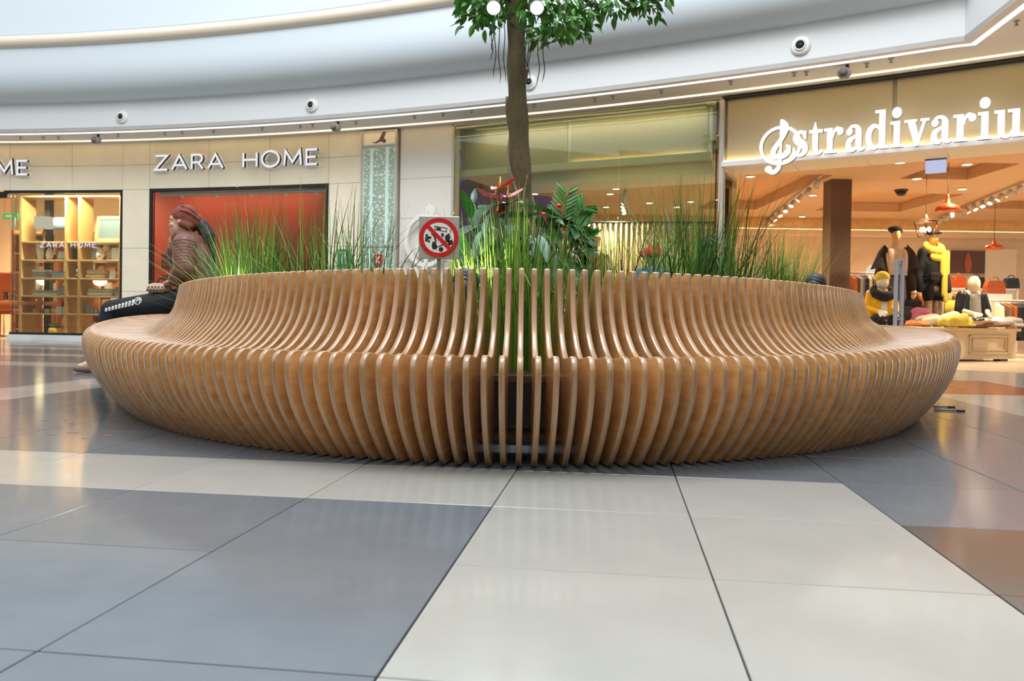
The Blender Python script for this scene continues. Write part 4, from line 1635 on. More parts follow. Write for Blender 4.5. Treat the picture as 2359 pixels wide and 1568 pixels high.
def eyes(M, root):
    for q in (-1, 1):
        m = MB()
        m.ell((0.079, 0.030 * q, 0.006), (0.008, 0.014, 0.008), 10, 8, 0, M)
        m.build('eye', 'rubber_white', root)
        m = MB()
        m.ell((0.085, 0.030 * q, 0.006), (0.004, 0.006, 0.006), 8, 6, 0, M)
        m.build('iris', 'ink', root)
        m = MB()
        m.cap((0.083, 0.016 * q, 0.026), 0.003, (0.074, 0.046 * q, 0.027), 0.003, 8, M)
        m.build('eyebrow', 'hair_black', root)


def body(J, mb, mh=0.062):
    """Continuous body from joints: pelvis, chest, neck, head, arms, legs."""
    mb.cap(J['pelvis'] + Vector((0, 0.06, 0)), 0.10, J['pelvis'] - Vector((0, 0.06, 0)), 0.10)
    mb.cap(J['pelvis'], 0.105, J['chest'], 0.115)
    mb.cap(J['chest'], 0.11, J['neck'], 0.06)
    mb.cap(J['neck'], 0.05, J['head'] + Vector((-0.01, 0, -0.03)), 0.048)
    for q in ('l', 'r'):
        s, e, w = J['sho_' + q], J['elb_' + q], J['wri_' + q]
        mb.cap(J['chest'] + Vector((0, 0, 0.10)), 0.07, s, 0.055)
        mb.cap(s, 0.052, e, 0.040)
        mb.cap(e, 0.039, w, 0.026)
        h, k, a, t = J['hip_' + q], J['kne_' + q], J['ank_' + q], J['toe_' + q]
        mb.cap(h, 0.082, k, 0.056)
        mb.cap(k, 0.054, a, 0.036)
        mb.cap(a, 0.036, t, 0.028)


def jacket(J, mb, g=0.022, hem=None):
    mb.cap(J['pelvis'] + Vector((0, 0.05, 0.05)), 0.10 + g, J['chest'] + Vector((0, 0.055, 0)), 0.115 + g)
    mb.cap(J['pelvis'] + Vector((0, -0.05, 0.05)), 0.10 + g, J['chest'] + Vector((0, -0.055, 0)), 0.115 + g)
    mb.cap(J['chest'], 0.115 + g, J['neck'] - Vector((0, 0, 0.03)), 0.07 + g * 0.6)
    for q in ('l', 'r'):
        s, e, w = J['sho_' + q], J['elb_' + q], J['wri_' + q]
        mb.cap(J['chest'] + Vector((0, 0, 0.09)), 0.085 + g * 0.5, s, 0.06 + g)
        mb.cap(s, 0.06 + g, e, 0.048 + g)
        mb.cap(e, 0.048 + g, e + (w - e) * 0.9, 0.036 + g * 0.8)


def trousers(J, mb, g=0.012, legs=True):
    mb.cap(J['pelvis'] + Vector((0, 0.06, 0)), 0.105 + g, J['pelvis'] - Vector((0, 0.06, 0)), 0.105 + g)
    for q in ('l', 'r'):
        h, k, a = J['hip_' + q], J['kne_' + q], J['ank_' + q]
        mb.cap(h, 0.088 + g, k, 0.058 + g)
        mb.cap(k, 0.058 + g, a + (k - a) * 0.10, 0.038 + g)


def shoe(mb, a, t):
    a, t = Vector(a), Vector(t)
    d = (t - a)
    d.z = 0
    d.normalize()
    heel = Vector((a.x, a.y, 0.035)) - d * 0.035
    toe = Vector((t.x, t.y, 0.034)) + d * 0.02
    mb.cap(heel, 0.034, heel + d * 0.1, 0.038)
    mb.cap(heel + d * 0.09, 0.036, toe - d * 0.01, 0.030)
    mb.cap(heel + Vector((0, 0, 0.02)), 0.034, heel + d * 0.06 + Vector((0, 0, 0.02)), 0.030)


def V(*a):
    return Vector(a)


SEAT = dict(pelvis=V(0, 0, .57), chest=V(-.03, 0, .90), neck=V(0, 0, 1.05), head=V(.03, 0, 1.18),
            sho_l=V(-.02, .17, 1.0), elb_l=V(.02, .24, .76), wri_l=V(.22, .13, .70), sho_r=V(-.02, -.17, 1.0), elb_r=V(.02, -.24, .76), wri_r=V(.22, -.13, .70),
            hip_l=V(.05, .09, .55), kne_l=V(.47, .11, .51), ank_l=V(.52, .11, .09), toe_l=V(.66, .12, .035),
            hip_r=V(.05, -.09, .55), kne_r=V(.47, -.11, .51), ank_r=V(.52, -.11, .09), toe_r=V(.66, -.12, .035))


def make_person(loc, rz, label, J, outer, lower, shoe_mat, top):
    root = thing('person', label, 'person', loc, rz)
    mb = MB()
    body(J, mb)
    tilt = J.get('face', V(1, 0, 0))
    M = head(mb, J['head'], tilt, J.get('crown', V(0, 0, 1)))
    for q, th in (('l', -1), ('r', 1)):
        hd = J.get('hand_' + q)
        if hd:
            hand(mb, J['wri_' + q], hd[0], hd[1], None, 0.95, hd[2], th)
        else:
            hand(mb, J['wri_' + q], (J['wri_' + q] - J['elb_' + q]) + V(0.1, 0, 0), V(0, 0, 1), None, 0.95, 0.5, th)
    blob_part('body', mb, 'skin', root, 0.0075, 3)
    eyes(M, root)
    mb = MB()
    jacket(J, mb, J.get('puff', 0.022))
    blob_part('jacket', mb, outer, root, 0.012, 4)
    mb = MB()
    trousers(J, mb)
    tr = blob_part('trousers', mb, lower, root, 0.012, 4)
    for q in ('l', 'r'):
        mb = MB()
        shoe(mb, J['ank_' + q], J['toe_' + q])
        so = blob_part('shoe', mb, shoe_mat, root, 0.008, 4)
        d = (J['toe_' + q] - J['ank_' + q])
        d.z = 0
        d.normalize()
        mb = MB()
        a = V(J['ank_' + q].x, J['ank_' + q].y, 0.010) - d * 0.04
        b = V(J['toe_' + q].x, J['toe_' + q].y, 0.010) + d * 0.03
        mb.tube([a, a + (b - a) * 0.5, b], [0.036, 0.04, 0.03], 12, flat=0.22)
        mb.build('sole', 'rubber_white', so)
    top(root, M)
    return root, tr, M


def headscarf_top(root, M):
    mb = MB()
    mb.ell((-0.022, 0, 0.045), (0.104, 0.086, 0.090), 20, 14, 0, M)
    mb.ell((-0.060, 0, 0.012), (0.080, 0.080, 0.085), 18, 12, 0, M)
    mb.cap((-0.11, 0, 0.0), 0.060, (-0.15, 0, -0.03), 0.040, 14, M)
    mb.cap((-0.02, 0.062, -0.02), 0.03, (-0.07, 0.05, -0.04), 0.035, 12, M)
    mb.cap((-0.02, -0.062, -0.02), 0.03, (-0.07, -0.05, -0.04), 0.035, 12, M)
    blob_part('headscarf', mb, 'scarf_brown', root, 0.008, 3)
    for k in range(6):                                     # pleats running back to the knot
        a = -1.2 + 2.4 * k / 5
        m = MB()
        pts = [M @ Vector((-0.01, 0.092 * math.sin(a) * 0.95, 0.048 + 0.092 * math.cos(a))), M @ Vector((-0.085, 0.085 * math.sin(a), 0.03 + 0.075 * math.cos(a))), M @ Vector((-0.15, 0.045 * math.sin(a), -0.015 + 0.04 * math.cos(a)))]
        m.tube(catmull(pts, 4), 0.006, 6)
        m.build('pleat', 'scarf_brown', root)
    mb = MB()
    mb.cap((-0.15, 0, -0.03), 0.050, (-0.20, 0, -0.12), 0.055, 14, M)
    mb.cap((-0.20, 0, -0.12), 0.055, (-0.24, 0, -0.26), 0.030, 14, M)
    mb.cap((-0.24, 0, -0.26), 0.030, (-0.25, 0.01, -0.33), 0.012, 12, M)
    blob_part('hair', mb, 'hair_black', root, 0.009, 2)


YW = 6.25


def wl_(px, py, lat):                                       # woman's local frame: x forward (to the left in view), y towards the camera
    p = at(px, py, YW)
    return Vector((-(p.x + 2.47), lat, p.z))


W = dict(SEAT)
W.update(pelvis=V(-.01, 0, .575), chest=wl_(448, 592, 0), neck=wl_(436, 552, 0), head=wl_(420, 511, 0), face=V(1, 0.05, -0.05), crown=V(-0.02, 0, 1), puff=0.028,
         sho_l=wl_(446, 566, .17), elb_l=wl_(452, 622, .23), wri_l=wl_(424, 646, .17), hand_l=(V(1, -.5, -.45), V(.3, 0, 1), 1.1),
         sho_r=wl_(440, 566, -.17), elb_r=wl_(404, 622, -.12), wri_r=wl_(392, 570, -.05), hand_r=(V(.05, .1, 1), V(1, 0, -.1), 1.0),
         hip_l=V(.04, .09, .565), kne_l=wl_(270, 712, .10), ank_l=wl_(236, 832, .11), toe_l=wl_(200, 846, .13),
         hip_r=V(.04, -.09, .565), kne_r=wl_(282, 714, -.10), ank_r=wl_(262, 832, -.12), toe_r=wl_(222, 846, -.13))
woman, wtr, WM = make_person((-2.47, YW, 0), PI, 'woman in a brown quilted jacket and headscarf sitting on the bench, hand to her mouth', W, 'jacket_brown', 'denim_black', 'shoe_taupe', headscarf_top)
# quilted seams of the sleeve and hood
for q, n in (('l', 8), ('r', 5)):
    a, b = W['sho_' + q], W['elb_' + q]
    ax = (b - a).normalized()
    for k in range(n):
        c = a + (b - a) * (k / n)
        r = 0.0905 - 0.013 * k / n
        e1 = ax.orthogonal().normalized()
        e2 = ax.cross(e1)
        m = MB()
        m.tube([c + (e1 * math.cos(2 * PI * i / 16) + e2 * math.sin(2 * PI * i / 16)) * (r - 0.010) for i in range(17)], 0.0095, 8)
        m.build('quilt_roll', 'jacket_brown', woman)
mb = MB()
for k in range(12):
    a = PI * 0.25 + 1.5 * PI * k / 11
    c = W['neck'] + V(-0.015 - 0.075 * math.cos(a + PI), 0.085 * math.sin(a), 0.02 + 0.02 * math.cos(a))
    mb.ell(c, (0.04, 0.04, 0.036), 10, 8)
blob_part('hood', mb, 'jacket_brown', woman, 0.012, 4)
# printed white lettering along the near thigh
bvh = BVHTree.FromPolygons([v.co.copy() for v in wtr.data.vertices], [tuple(p.vertices) for p in wtr.data.polygons])


def thigh(px, py):
    p = at(px, py, YW)
    o = Vector((-(p.x + 2.47), 1.0, p.z))
    hit = bvh.ray_cast(o, Vector((0, -1, 0)))
    return hit[0] + Vector((0, 0.002, 0)) if hit[0] else None


m = MB()
for k in range(9):
    u = k / 8
    bx, by = 268 + 60 * u, 714 - 16 * u
    h = 8 + 5 * u
    for poly in ([(0, h / 2), (1, -h / 2)], [(3, h / 2), (3.5, -h / 2)], [(-1, h / 2 - 1), (4, h / 2 - 2)]):
        pts = [thigh(bx + q[0], by + q[1]) for q in poly]
        if all(p is not None for p in pts):
            m.tube(pts, 0.0035, 5)
for k in range(14):
    a, b = 2 * PI * k / 14, 2 * PI * (k + 1) / 14
    pts = [thigh(341 + 8 * math.cos(t), 694 + 8 * math.sin(t)) for t in (a, b)]
    if all(p is not None for p in pts):
        m.tube(pts, 0.003, 5)
for q in (((337, 700), (340, 688)), ((343, 688), (346, 700)), ((336, 693), (347, 692))):
    pts = [thigh(*t) for t in q]
    if all(p is not None for p in pts):
        m.tube(pts, 0.003, 5)
if m.v:
    m.build('lettering', 'white_paint', woman)

# handbag on her lap
p0 = at(363, 662, YW - 0.13)
bag = thing('handbag', 'small spotted handbag with a dark strap lying on the woman\'s lap', 'bag', (p0.x, p0.y, p0.z - 0.045))
mb = MB()
mb.cbox((0, 0, 0.035), (0.155, 0.08, 0.06), 0.02)
mb.ell((0, 0, 0.06), (0.075, 0.04, 0.02), 14, 8)
blob_part('pouch', mb, mat('spotted', (190, 160, 136), 0.35), bag, 0.008, 3)
m = MB()
for k in range(12):
    m.ell((-0.062 + 0.0125 * k, -0.0405 + 0.002 * (k % 2), 0.024 + 0.022 * (k % 2)), (0.0065, 0.005, 0.008), 8, 6)
m.build('spots', 'ink', bag)
m = MB()
m.tube(catmull([(-0.01, 0, 0.07), (0.03, -0.01, 0.115), (0.09, 0, 0.10), (0.13, 0.02, 0.06), (0.12, 0.03, 0.03)], 5), 0.005, 6)
m.build('strap', 'cloth_char', bag)


def beret_top(root, M):
    mb = MB()
    mb.ell((-0.02, 0.0, 0.075), (0.135, 0.138, 0.075), 20, 12, 0, M)
    mb.cap((-0.02, 0, 0.045), 0.088, (-0.02, 0, 0.07), 0.088, 18, M)
    mb.ell((-0.06, 0.03, 0.06), (0.10, 0.10, 0.06), 16, 10, 0, M)
    blob_part('beret', mb, 'beret_red', root, 0.010, 4)
    mb = MB()
    mb.ell((-0.040, 0, 0.0), (0.078, 0.076, 0.095), 16, 12, 0, M)
    blob_part('hair', mb, 'cloth_brown', root, 0.010, 3)


def hair_top(root, M):
    mb = MB()
    mb.ell((-0.03, 0, 0.04), (0.108, 0.098, 0.108), 18, 12, 0, M)
    mb.ell((-0.05, 0, -0.06), (0.085, 0.105, 0.13), 16, 12, 0, M)
    mb.cap((-0.06, 0, -0.10), 0.09, (-0.08, 0, -0.24), 0.075, 16, M)
    blob_part('hair', mb, 'hair_black', root, 0.010, 3)


def far_seat(px, dist_in=0.24):
    """Place on the far side of the bench at image column px, facing outwards."""
    best = None
    for k in range(90, 181):
        t = math.radians(k) if px > 1205 else -math.radians(k)
        p, n = bench_pt(t, dist_in)
        e = abs(proj((p.x, p.y, 1.1))[0] - px)
        if best is None or e < best[0]:
            best = (e, p, n)
    return best[1], math.atan2(best[2].y, best[2].x)


p, a = far_seat(1504)
make_person((p.x, p.y, 0), a, 'person in a red beret and blue jacket seated beyond the grass, back to us', SEAT, 'denim_blue', 'denim_black', 'shoe_taupe', beret_top)
p, a = far_seat(1632)
S2 = {k: v.copy() for k, v in SEAT.items()}
for k in ('chest', 'neck', 'head', 'sho_l', 'sho_r', 'elb_l', 'elb_r'):
    S2[k].z += 0.06
make_person((p.x, p.y, 0), a, 'dark-haired person in black seated beyond the tall grass, back to us', S2, 'cloth_black', 'denim_black', 'leather_black', hair_top)

# ------------------------------------------------------------------ mannequins
STAND = dict(pelvis=V(0, 0, .98), chest=V(0, 0, 1.32), neck=V(0, 0, 1.52), head=V(.015, 0, 1.67),
             sho_l=V(0, .18, 1.46), elb_l=V(-.02, .25, 1.18), wri_l=V(.06, .27, .93), sho_r=V(0, -.18, 1.46), elb_r=V(-.02, -.25, 1.18), wri_r=V(.06, -.27, .93),
             hip_l=V(0, .09, .94), kne_l=V(.02, .10, .52), ank_l=V(0, .11, .10), toe_l=V(.14, .13, .035),
             hip_r=V(0, -.09, .94), kne_r=V(.02, -.10, .52), ank_r=V(0, -.11, .10), toe_r=V(.14, -.13, .035))


def mann_head(mb, c):
    mb.ell((c.x, c.y, c.z + 0.01), (0.092, 0.074, 0.115), 18, 14)
    mb.cap((c.x + 0.085, c.y, c.z), 0.010, (c.x + 0.095, c.y, c.z - 0.03), 0.012, 8)


def mannequin(loc, rz, label, J, skin='mannequin_skin', group=None):
    root = thing('mannequin', label, 'mannequin', loc, rz, group)
    mb = MB()
    body(J, mb)
    mann_head(mb, J['head'])
    for q, th in (('l', -1), ('r', 1)):
        hand(mb, J['wri_' + q], J['wri_' + q] - J['elb_' + q], V(1, 0, 0.2), None, 0.95, 0.5, th)
    blob_part('body', mb, skin, root, 0.011, 3)
    return root


FACE = -PI / 2                                          # facing the hall
YM = 11.1
p = at(2062, 640, YM)
k1 = mannequin((p.x, YM, 0), FACE - 0.15, 'mannequin in a black beret, pale sweater and dark wide-collared coat', STAND)
J = STAND
mb = MB()
for q in (1, -1):
    mb.cap((0.0, 0.20 * q, 1.38), 0.065, (0.0, 0.25 * q, 0.80), 0.085)
    mb.cap((-0.08, 0.10 * q, 1.40), 0.09, (-0.09, 0.14 * q, 0.70), 0.11)
    mb.cap((0, 0.18 * q, 1.46), 0.075, (-0.02, 0.27 * q, 1.15), 0.075)
    mb.cap((-0.02, 0.27 * q, 1.15), 0.07, (0.05, 0.28 * q, 0.98), 0.065)
mb.cap((-0.08, -0.1, 1.35), 0.08, (-0.08, 0.1, 1.35), 0.08)
blob_part('coat', mb, 'cloth_char', k1, 0.014, 4)
for q in (1, -1):
    m = MB()
    vs = [(0.09, 0.17 * q, 1.50), (0.11, 0.15 * q, 1.16), (0.11, 0.29 * q, 1.24), (0.07, 0.44 * q, 1.21), (0.03, 0.29 * q, 1.47), (0.0, 0.19 * q, 1.56)]
    m.add([(x + 0.02, y, z) for x, y, z in vs] + [(x - 0.02, y, z) for x, y, z in vs], [(0, 1, 2, 3, 4, 5), (11, 10, 9, 8, 7, 6)] + [(i, i + 6, (i + 1) % 6 + 6, (i + 1) % 6) for i in range(6)], 0, False)
    m.build('collar', 'cloth_char', k1)
mb = MB()
mb.cap((0.05, 0.10, 1.42), 0.09, (0.06, 0.09, 1.17), 0.095)
mb.cap((0.05, -0.10, 1.42), 0.09, (0.06, -0.09, 1.17), 0.095)
mb.cap((0.05, 0, 1.42), 0.10, (0.06, 0, 1.17), 0.10)
mb.cap((0, 0, 1.46), 0.085, (0.0, 0, 1.58), 0.062)
blob_part('sweater', mb, 'cloth_beige', k1, 0.012, 4)
mb = MB()
mb.cap((0.02, 0.05, 1.06), 0.12, (0.02, 0.07, 0.72), 0.13)
mb.cap((0.02, -0.05, 1.06), 0.12, (0.02, -0.07, 0.72), 0.13)
blob_part('skirt', mb, 'cloth_plum', k1, 0.014, 3)
m = MB()
m.tube([(0.135 * math.cos(a) + 0.03, 0.175 * math.sin(a), 1.12) for a in [2 * PI * k / 24 for k in range(25)]], 0.016, 6)
m.build('belt', 'leather_black', k1)
mb = MB()
trousers(J, mb, 0.006)
blob_part('tights', mb, 'cloth_black', k1, 0.014, 3)
mb = MB()
mb.ell((0.0, -0.02, 1.775), (0.115, 0.12, 0.045), 18, 10)
mb.ell((-0.03, 0.02, 1.745), (0.10, 0.10, 0.05), 18, 10)
blob_part('beret', mb, 'cloth_black', k1, 0.010, 4)
h = Vector(k1.location) + Matrix.Rotation(FACE - 0.15, 3, 'Z') @ V(.08, .21, .62)
bg = thing('handbag', 'black handbag hanging from the hand of the mannequin in the beret', 'bag', h)
m = MB()
m.cbox((0, 0, 0.09), (0.24, 0.08, 0.18), 0.02)
m.build('pouch', 'leather_black', bg)
m = MB()
m.tube([(-0.08, 0, 0.18), (-0.05, 0, 0.26), (0.05, 0, 0.26), (0.08, 0, 0.18)], 0.006, 6)
m.build('handle', 'leather_black', bg)

k1.scale = (0.9, 0.78, 1.0)
p = at(2147, 640, YM + 0.1)
k2 = mannequin((p.x, YM + 0.1, 0), FACE + 0.12, 'mannequin in a dark cap, black jacket and long yellow scarf', STAND)
mb = MB()
jacket(STAND, mb, 0.026)
mb.cap((0, 0.08, 1.05), 0.12, (0, 0.10, 0.88), 0.13)
mb.cap((0, -0.08, 1.05), 0.12, (0, -0.10, 0.88), 0.13)
blob_part('jacket', mb, 'cloth_black', k2, 0.014, 4)
mb = MB()
trousers(STAND, mb, 0.012)
blob_part('trousers', mb, 'cloth_snake', k2, 0.012, 3)
mb = MB()
for k in range(14):
    a = 2 * PI * k / 14
    mb.ell((0.03 + 0.10 * math.cos(a), 0.13 * math.sin(a), 1.53 - 0.05 * math.cos(a)), (0.06, 0.06, 0.065), 10, 8)
mb.ell((0.12, -0.01, 1.40), (0.05, 0.13, 0.07), 12, 8)
mb.cbox((0.145, 0.12, 1.32), (0.06, 0.17, 0.34), 0.02)
mb.cbox((0.160, 0.11, 1.02), (0.045, 0.12, 0.34), 0.02)
mb.cbox((0.165, 0.13, 0.84), (0.04, 0.08, 0.14), 0.015)
blob_part('scarf', mb, 'cloth_yellow', k2, 0.012, 4)
m = MB()
m.tube([(0.165 * math.cos(a) + 0.01, 0.20 * math.sin(a), 1.14) for a in [2 * PI * k / 24 for k in range(25)]], 0.014, 6)
m.build('belt', 'leather_black', k2)
m = MB()
m.cbox((0.19, -0.10, 1.13), (0.06, 0.19, 0.10), 0.02)
m.build('belt_bag', 'leather_black', k2)
mb = MB()
mb.ell((0.0, 0.0, 1.75), (0.112, 0.10, 0.065), 18, 10)
mb.ell((0.10, 0.01, 1.735), (0.075, 0.075, 0.018), 14, 8)
blob_part('cap', mb, 'cloth_char', k2, 0.009, 3)
for q in (-1, 1):
    mb = MB()
    shoe(mb, STAND['ank_l' if q > 0 else 'ank_r'], STAND['toe_l' if q > 0 else 'toe_r'])
    mb.cap((0, 0.11 * q, 0.05), 0.05, (0.01, 0.11 * q, 0.32), 0.06)
    blob_part('boot', mb, 'leather_black', k2, 0.012, 3)
h = Vector(k2.location) + Matrix.Rotation(FACE + 0.12, 3, 'Z') @ V(.08, .23, .45)
bg = thing('fringed_bag', 'yellow fringed bag held by the mannequin with the yellow scarf', 'bag', h)
m = MB()
for k in range(9):
    m.tube([(-0.07 + 0.0175 * k, 0, 0.36), (-0.085 + 0.021 * k, 0.01, 0.10)], 0.011, 6)
m.build('fringe', 'cloth_yellow', bg)
m = MB()
m.cbox((0, 0, 0.06), (0.22, 0.09, 0.12), 0.015)
m.build('pouch', 'cloth_brown', bg)
h = Vector(k2.location) + Matrix.Rotation(FACE + 0.12, 3, 'Z') @ V(.06, -.23, .72)
bg = thing('handbag', 'small orange bag in the other hand of the mannequin in black', 'bag', h)
m = MB()
m.lathe([(0.001, 0), (0.07, 0.01), (0.075, 0.05), (0.05, 0.12), (0.02, 0.17), (0.001, 0.17)], 16, 0, True, Matrix.Diagonal((1, 0.6, 1, 1)))
m.build('pouch', 'leather_tan', bg)

k2.scale = (0.9, 0.80, 1.0)
# two figures sitting at the display table
TS = {k: v.copy() for k, v in SEAT.items()}
for k in TS:
    TS[k] = (TS[k] - V(0, 0, .47)) * 0.80
    if k[:3] in ('kne', 'ank', 'toe'):
        s = 1 if k.endswith('l') else -1
        TS[k] = {'kne': V(.17, .17 * s, .07), 'ank': V(.14, .02 * s, .05), 'toe': V(.12, -.08 * s, .05)}[k[:3]]
TABH = 0.435
p = at(2030, 700, 10.35)
k3 = mannequin((p.x, 10.35, TABH), FACE, 'small seated mannequin in a mustard sweater and pale yellow beanie', TS, 'mannequin_pale')
mb = MB()
jacket(TS, mb, -0.005)
mb.cap(TS['pelvis'] + V(0, 0.06, 0.02), 0.10, TS['chest'] + V(0, 0.05, -0.05), 0.11)
mb.cap(TS['pelvis'] + V(0, -0.06, 0.02), 0.10, TS['chest'] + V(0, -0.05, -0.05), 0.11)
blob_part('sweater', mb, 'cloth_mustard', k3, 0.012, 4)
mb = MB()
trousers(TS, mb, 0.006)
blob_part('trousers', mb, 'cloth_black', k3, 0.012, 3)
mb = MB()
for k in range(14):
    a = 2 * PI * k / 14
    mb.ell((TS['neck'].x + 0.05 + 0.10 * math.cos(a), 0.12 * math.sin(a), TS['neck'].z - 0.03 - 0.05 * math.cos(a)), (0.05, 0.05, 0.06), 10, 8)
mb.ell((TS['neck'].x + 0.10, 0, TS['neck'].z - 0.08), (0.06, 0.11, 0.07), 12, 8)
blob_part('snood', mb, 'cloth_black', k3, 0.012, 4)
mb = MB()
mb.ell((TS['head'].x - 0.01, 0, TS['head'].z + 0.06), (0.105, 0.09, 0.085), 16, 10)
blob_part('beanie', mb, 'cloth_yellow', k3, 0.010, 3)
p = at(2240, 700, 10.75)
k4 = mannequin((p.x, 10.75, TABH), FACE + 0.1, 'bare-headed pale mannequin in a dark open jacket behind the clothes table', TS, 'mannequin_pale')
mb = MB()
for q in (-1, 1):
    mb.cap(TS['sho_l' if q > 0 else 'sho_r'], 0.075, TS['elb_l' if q > 0 else 'elb_r'], 0.065)
    mb.cap(TS['chest'] + V(0.0, 0.10 * q, 0.05), 0.085, TS['pelvis'] + V(0, 0.14 * q, 0.0), 0.09)
    mb.cap(TS['chest'] + V(-0.04, 0.05 * q, 0.05), 0.09, TS['pelvis'] + V(-0.05, 0.06 * q, 0.0), 0.10)
blob_part('jacket', mb, 'leather_black', k4, 0.012, 4)
mb = MB()
mb.cap(TS['chest'] + V(0.05, 0, 0.06), 0.08, TS['pelvis'] + V(0.06, 0, 0.04), 0.08)
blob_part('shirt', mb, 'cloth_gray', k4, 0.012, 3)

# window mannequins behind the glass, half hidden by grass
p = at(1368, 600, 12.9)
k5 = mannequin((p.x, 12.9, 0), FACE, 'mannequin in a white cap and yellow scarf behind the shop glass', STAND, 'mannequin_pale')
mb = MB()
jacket(STAND, mb, 0.03)
mb.cap((0, 0, 1.05), 0.17, (0, 0, 0.80), 0.19)
blob_part('coat', mb, 'cloth_cream', k5, 0.014, 3)
mb = MB()
for k in range(12):
    a = 2 * PI * k / 12
    mb.ell((0.03 + 0.10 * math.cos(a), 0.12 * math.sin(a), 1.50 - 0.04 * math.cos(a)), (0.06, 0.06, 0.075), 10, 8)
mb.cap((0.14, 0.05, 1.45), 0.06, (0.17, 0.03, 1.10), 0.06)
blob_part('scarf', mb, 'cloth_yellow', k5, 0.012, 3)
mb = MB()
mb.ell((0.0, 0.0, 1.76), (0.118, 0.115, 0.075), 18, 10)
mb.ell((-0.04, 0, 1.69), (0.09, 0.10, 0.09), 18, 10)
blob_part('cap', mb, 'cloth_cream', k5, 0.010, 3)
p = at(1546, 600, 13.0)
k6 = mannequin((p.x, 13.0, 0), FACE, 'mannequin in a yellow beanie and pale coat behind the shop glass', STAND, 'mannequin_pale')
mb = MB()
jacket(STAND, mb, 0.03)
mb.cap((0, 0, 1.05), 0.17, (0, 0, 0.80), 0.19)
blob_part('coat', mb, 'cloth_cream', k6, 0.014, 3)
mb = MB()
mb.ell((-0.01, 0.0, 1.74), (0.112, 0.10, 0.10), 18, 10)
blob_part('beanie', mb, 'cloth_yellow', k6, 0.010, 3)
# ------------------------------------------------------------------ lettering
GLY = {'Z': (0.80, [[(0.04, 1), (0.80, 1), (0.0, 0), (0.82, 0)]]), 'A': (0.96, [[(0, 0), (0.48, 1), (0.96, 0)], [(0.20, 0.30), (0.76, 0.30)]]),
       'R': (0.74, [[(0, 0), (0, 1), (0.48, 1), (0.64, 0.92), (0.68, 0.73), (0.62, 0.55), (0.46, 0.46), (0, 0.46)], [(0.42, 0.46), (0.74, 0)]]),
       'H': (0.86, [[(0, 0), (0, 1)], [(0.86, 0), (0.86, 1)], [(0, 0.5), (0.86, 0.5)]]),
       'O': (1.08, [[(0.54 + 0.54 * math.cos(2 * PI * k / 28), 0.5 + 0.54 * math.sin(2 * PI * k / 28)) for k in range(28)]]),
       'M': (1.06, [[(0, 0), (0.08, 1), (0.53, 0.22), (0.98, 1), (1.06, 0)]]),
       'E': (0.66, [[(0.66, 1), (0, 1), (0, 0), (0.66, 0)], [(0, 0.5), (0.58, 0.5)]]),
       'K': (0.70, [[(0, 0), (0, 1)], [(0.68, 1), (0.05, 0.48), (0.70, 0)]]),
       'e': (0.56, [[(0.02, 0.36), (0.54, 0.36), (0.50, 0.58), (0.28, 0.68), (0.06, 0.56), (0.0, 0.34), (0.08, 0.1), (0.3, 0.0), (0.52, 0.1)]]),
       'i': (0.12, [[(0.06, 0), (0.06, 0.66)], [(0.06, 0.84), (0.06, 0.96)]])}


def home_sign(label, px0, px1, pyb, H, off, lw, mats, gap=0.34, depth=0.05, group=None, word=1.0, start=None):
    """The two words as raised letters along the curved front."""
    text = 'ZARA HOME'
    units = sum(GLY[c][0] + gap if c != ' ' else word for c in text) - gap
    xa = wp(px0, pyb, off).x if start is None else start
    xb = wp(px1, pyb, off).x
    z = wp((px0 + px1) / 2, pyb, off).z
    p0 = wall_pt((xa + xb) / 2, off)
    root = thing('shop_sign', label, 'sign', (p0.x, p0.y, z), 0, group)
    sx = (xb - xa) / units / H / math.cos(0.0)
    x = xa
    for c in text:
        if c == ' ':
            x += word * sx * H
            continue
        w, polys = GLY[c]
        a = wall_pt(x, off)
        an = WA(x + w * H * sx / 2)
        mb = MB()
        T = TM((a.x - p0.x, a.y - p0.y, 0), an) @ UP
        for pl in polys:
            pts = [(q[0] * H * sx / math.cos(an), q[1] * H) for q in pl]
            stroke(mb, pts, lw, 0, depth, T, closed=(c == 'O'), mi=0, side=1)
        mb.build('letter', mats, root)
        x += (w + gap) * sx * H
    return root


home_sign('raised white capital lettering above the red display board', 362, 735, 387, 0.215, 0.02, 0.034, ['letter_face', 'dark_gray'])
span = wp(735, 387, 0.02).x - wp(362, 387, 0.02).x
xe = wp(68, 403, 0.02).x
home_sign('raised white capital lettering cut off at the left picture edge', 0, 68, 403, 0.215, 0.02, 0.034, ['letter_face', 'dark_gray'], start=xe - span)
home_sign('small white lettering on the glass of the shelf window', 93, 220, 569, 0.072, 0.0, 0.012, ['letter_face', 'letter_face'], gap=0.5, depth=0.003)


# ------------------------------------------------------------------ big lit sign, serif letters drawn with swelling strokes
def crv(pts, n=5):
    c = catmull([(p[0], p[1], p[2]) for p in pts], n)
    return [(q.x, q.y) for q in c], [max(0.03, q.z) for q in c]


def L_box(mb, x0, x1, y0, y1, T, d):
    mb.prism([(x0, y0), (x1, y0), (x1, y1), (x0, y1)], 0, d, 0, T, 1)


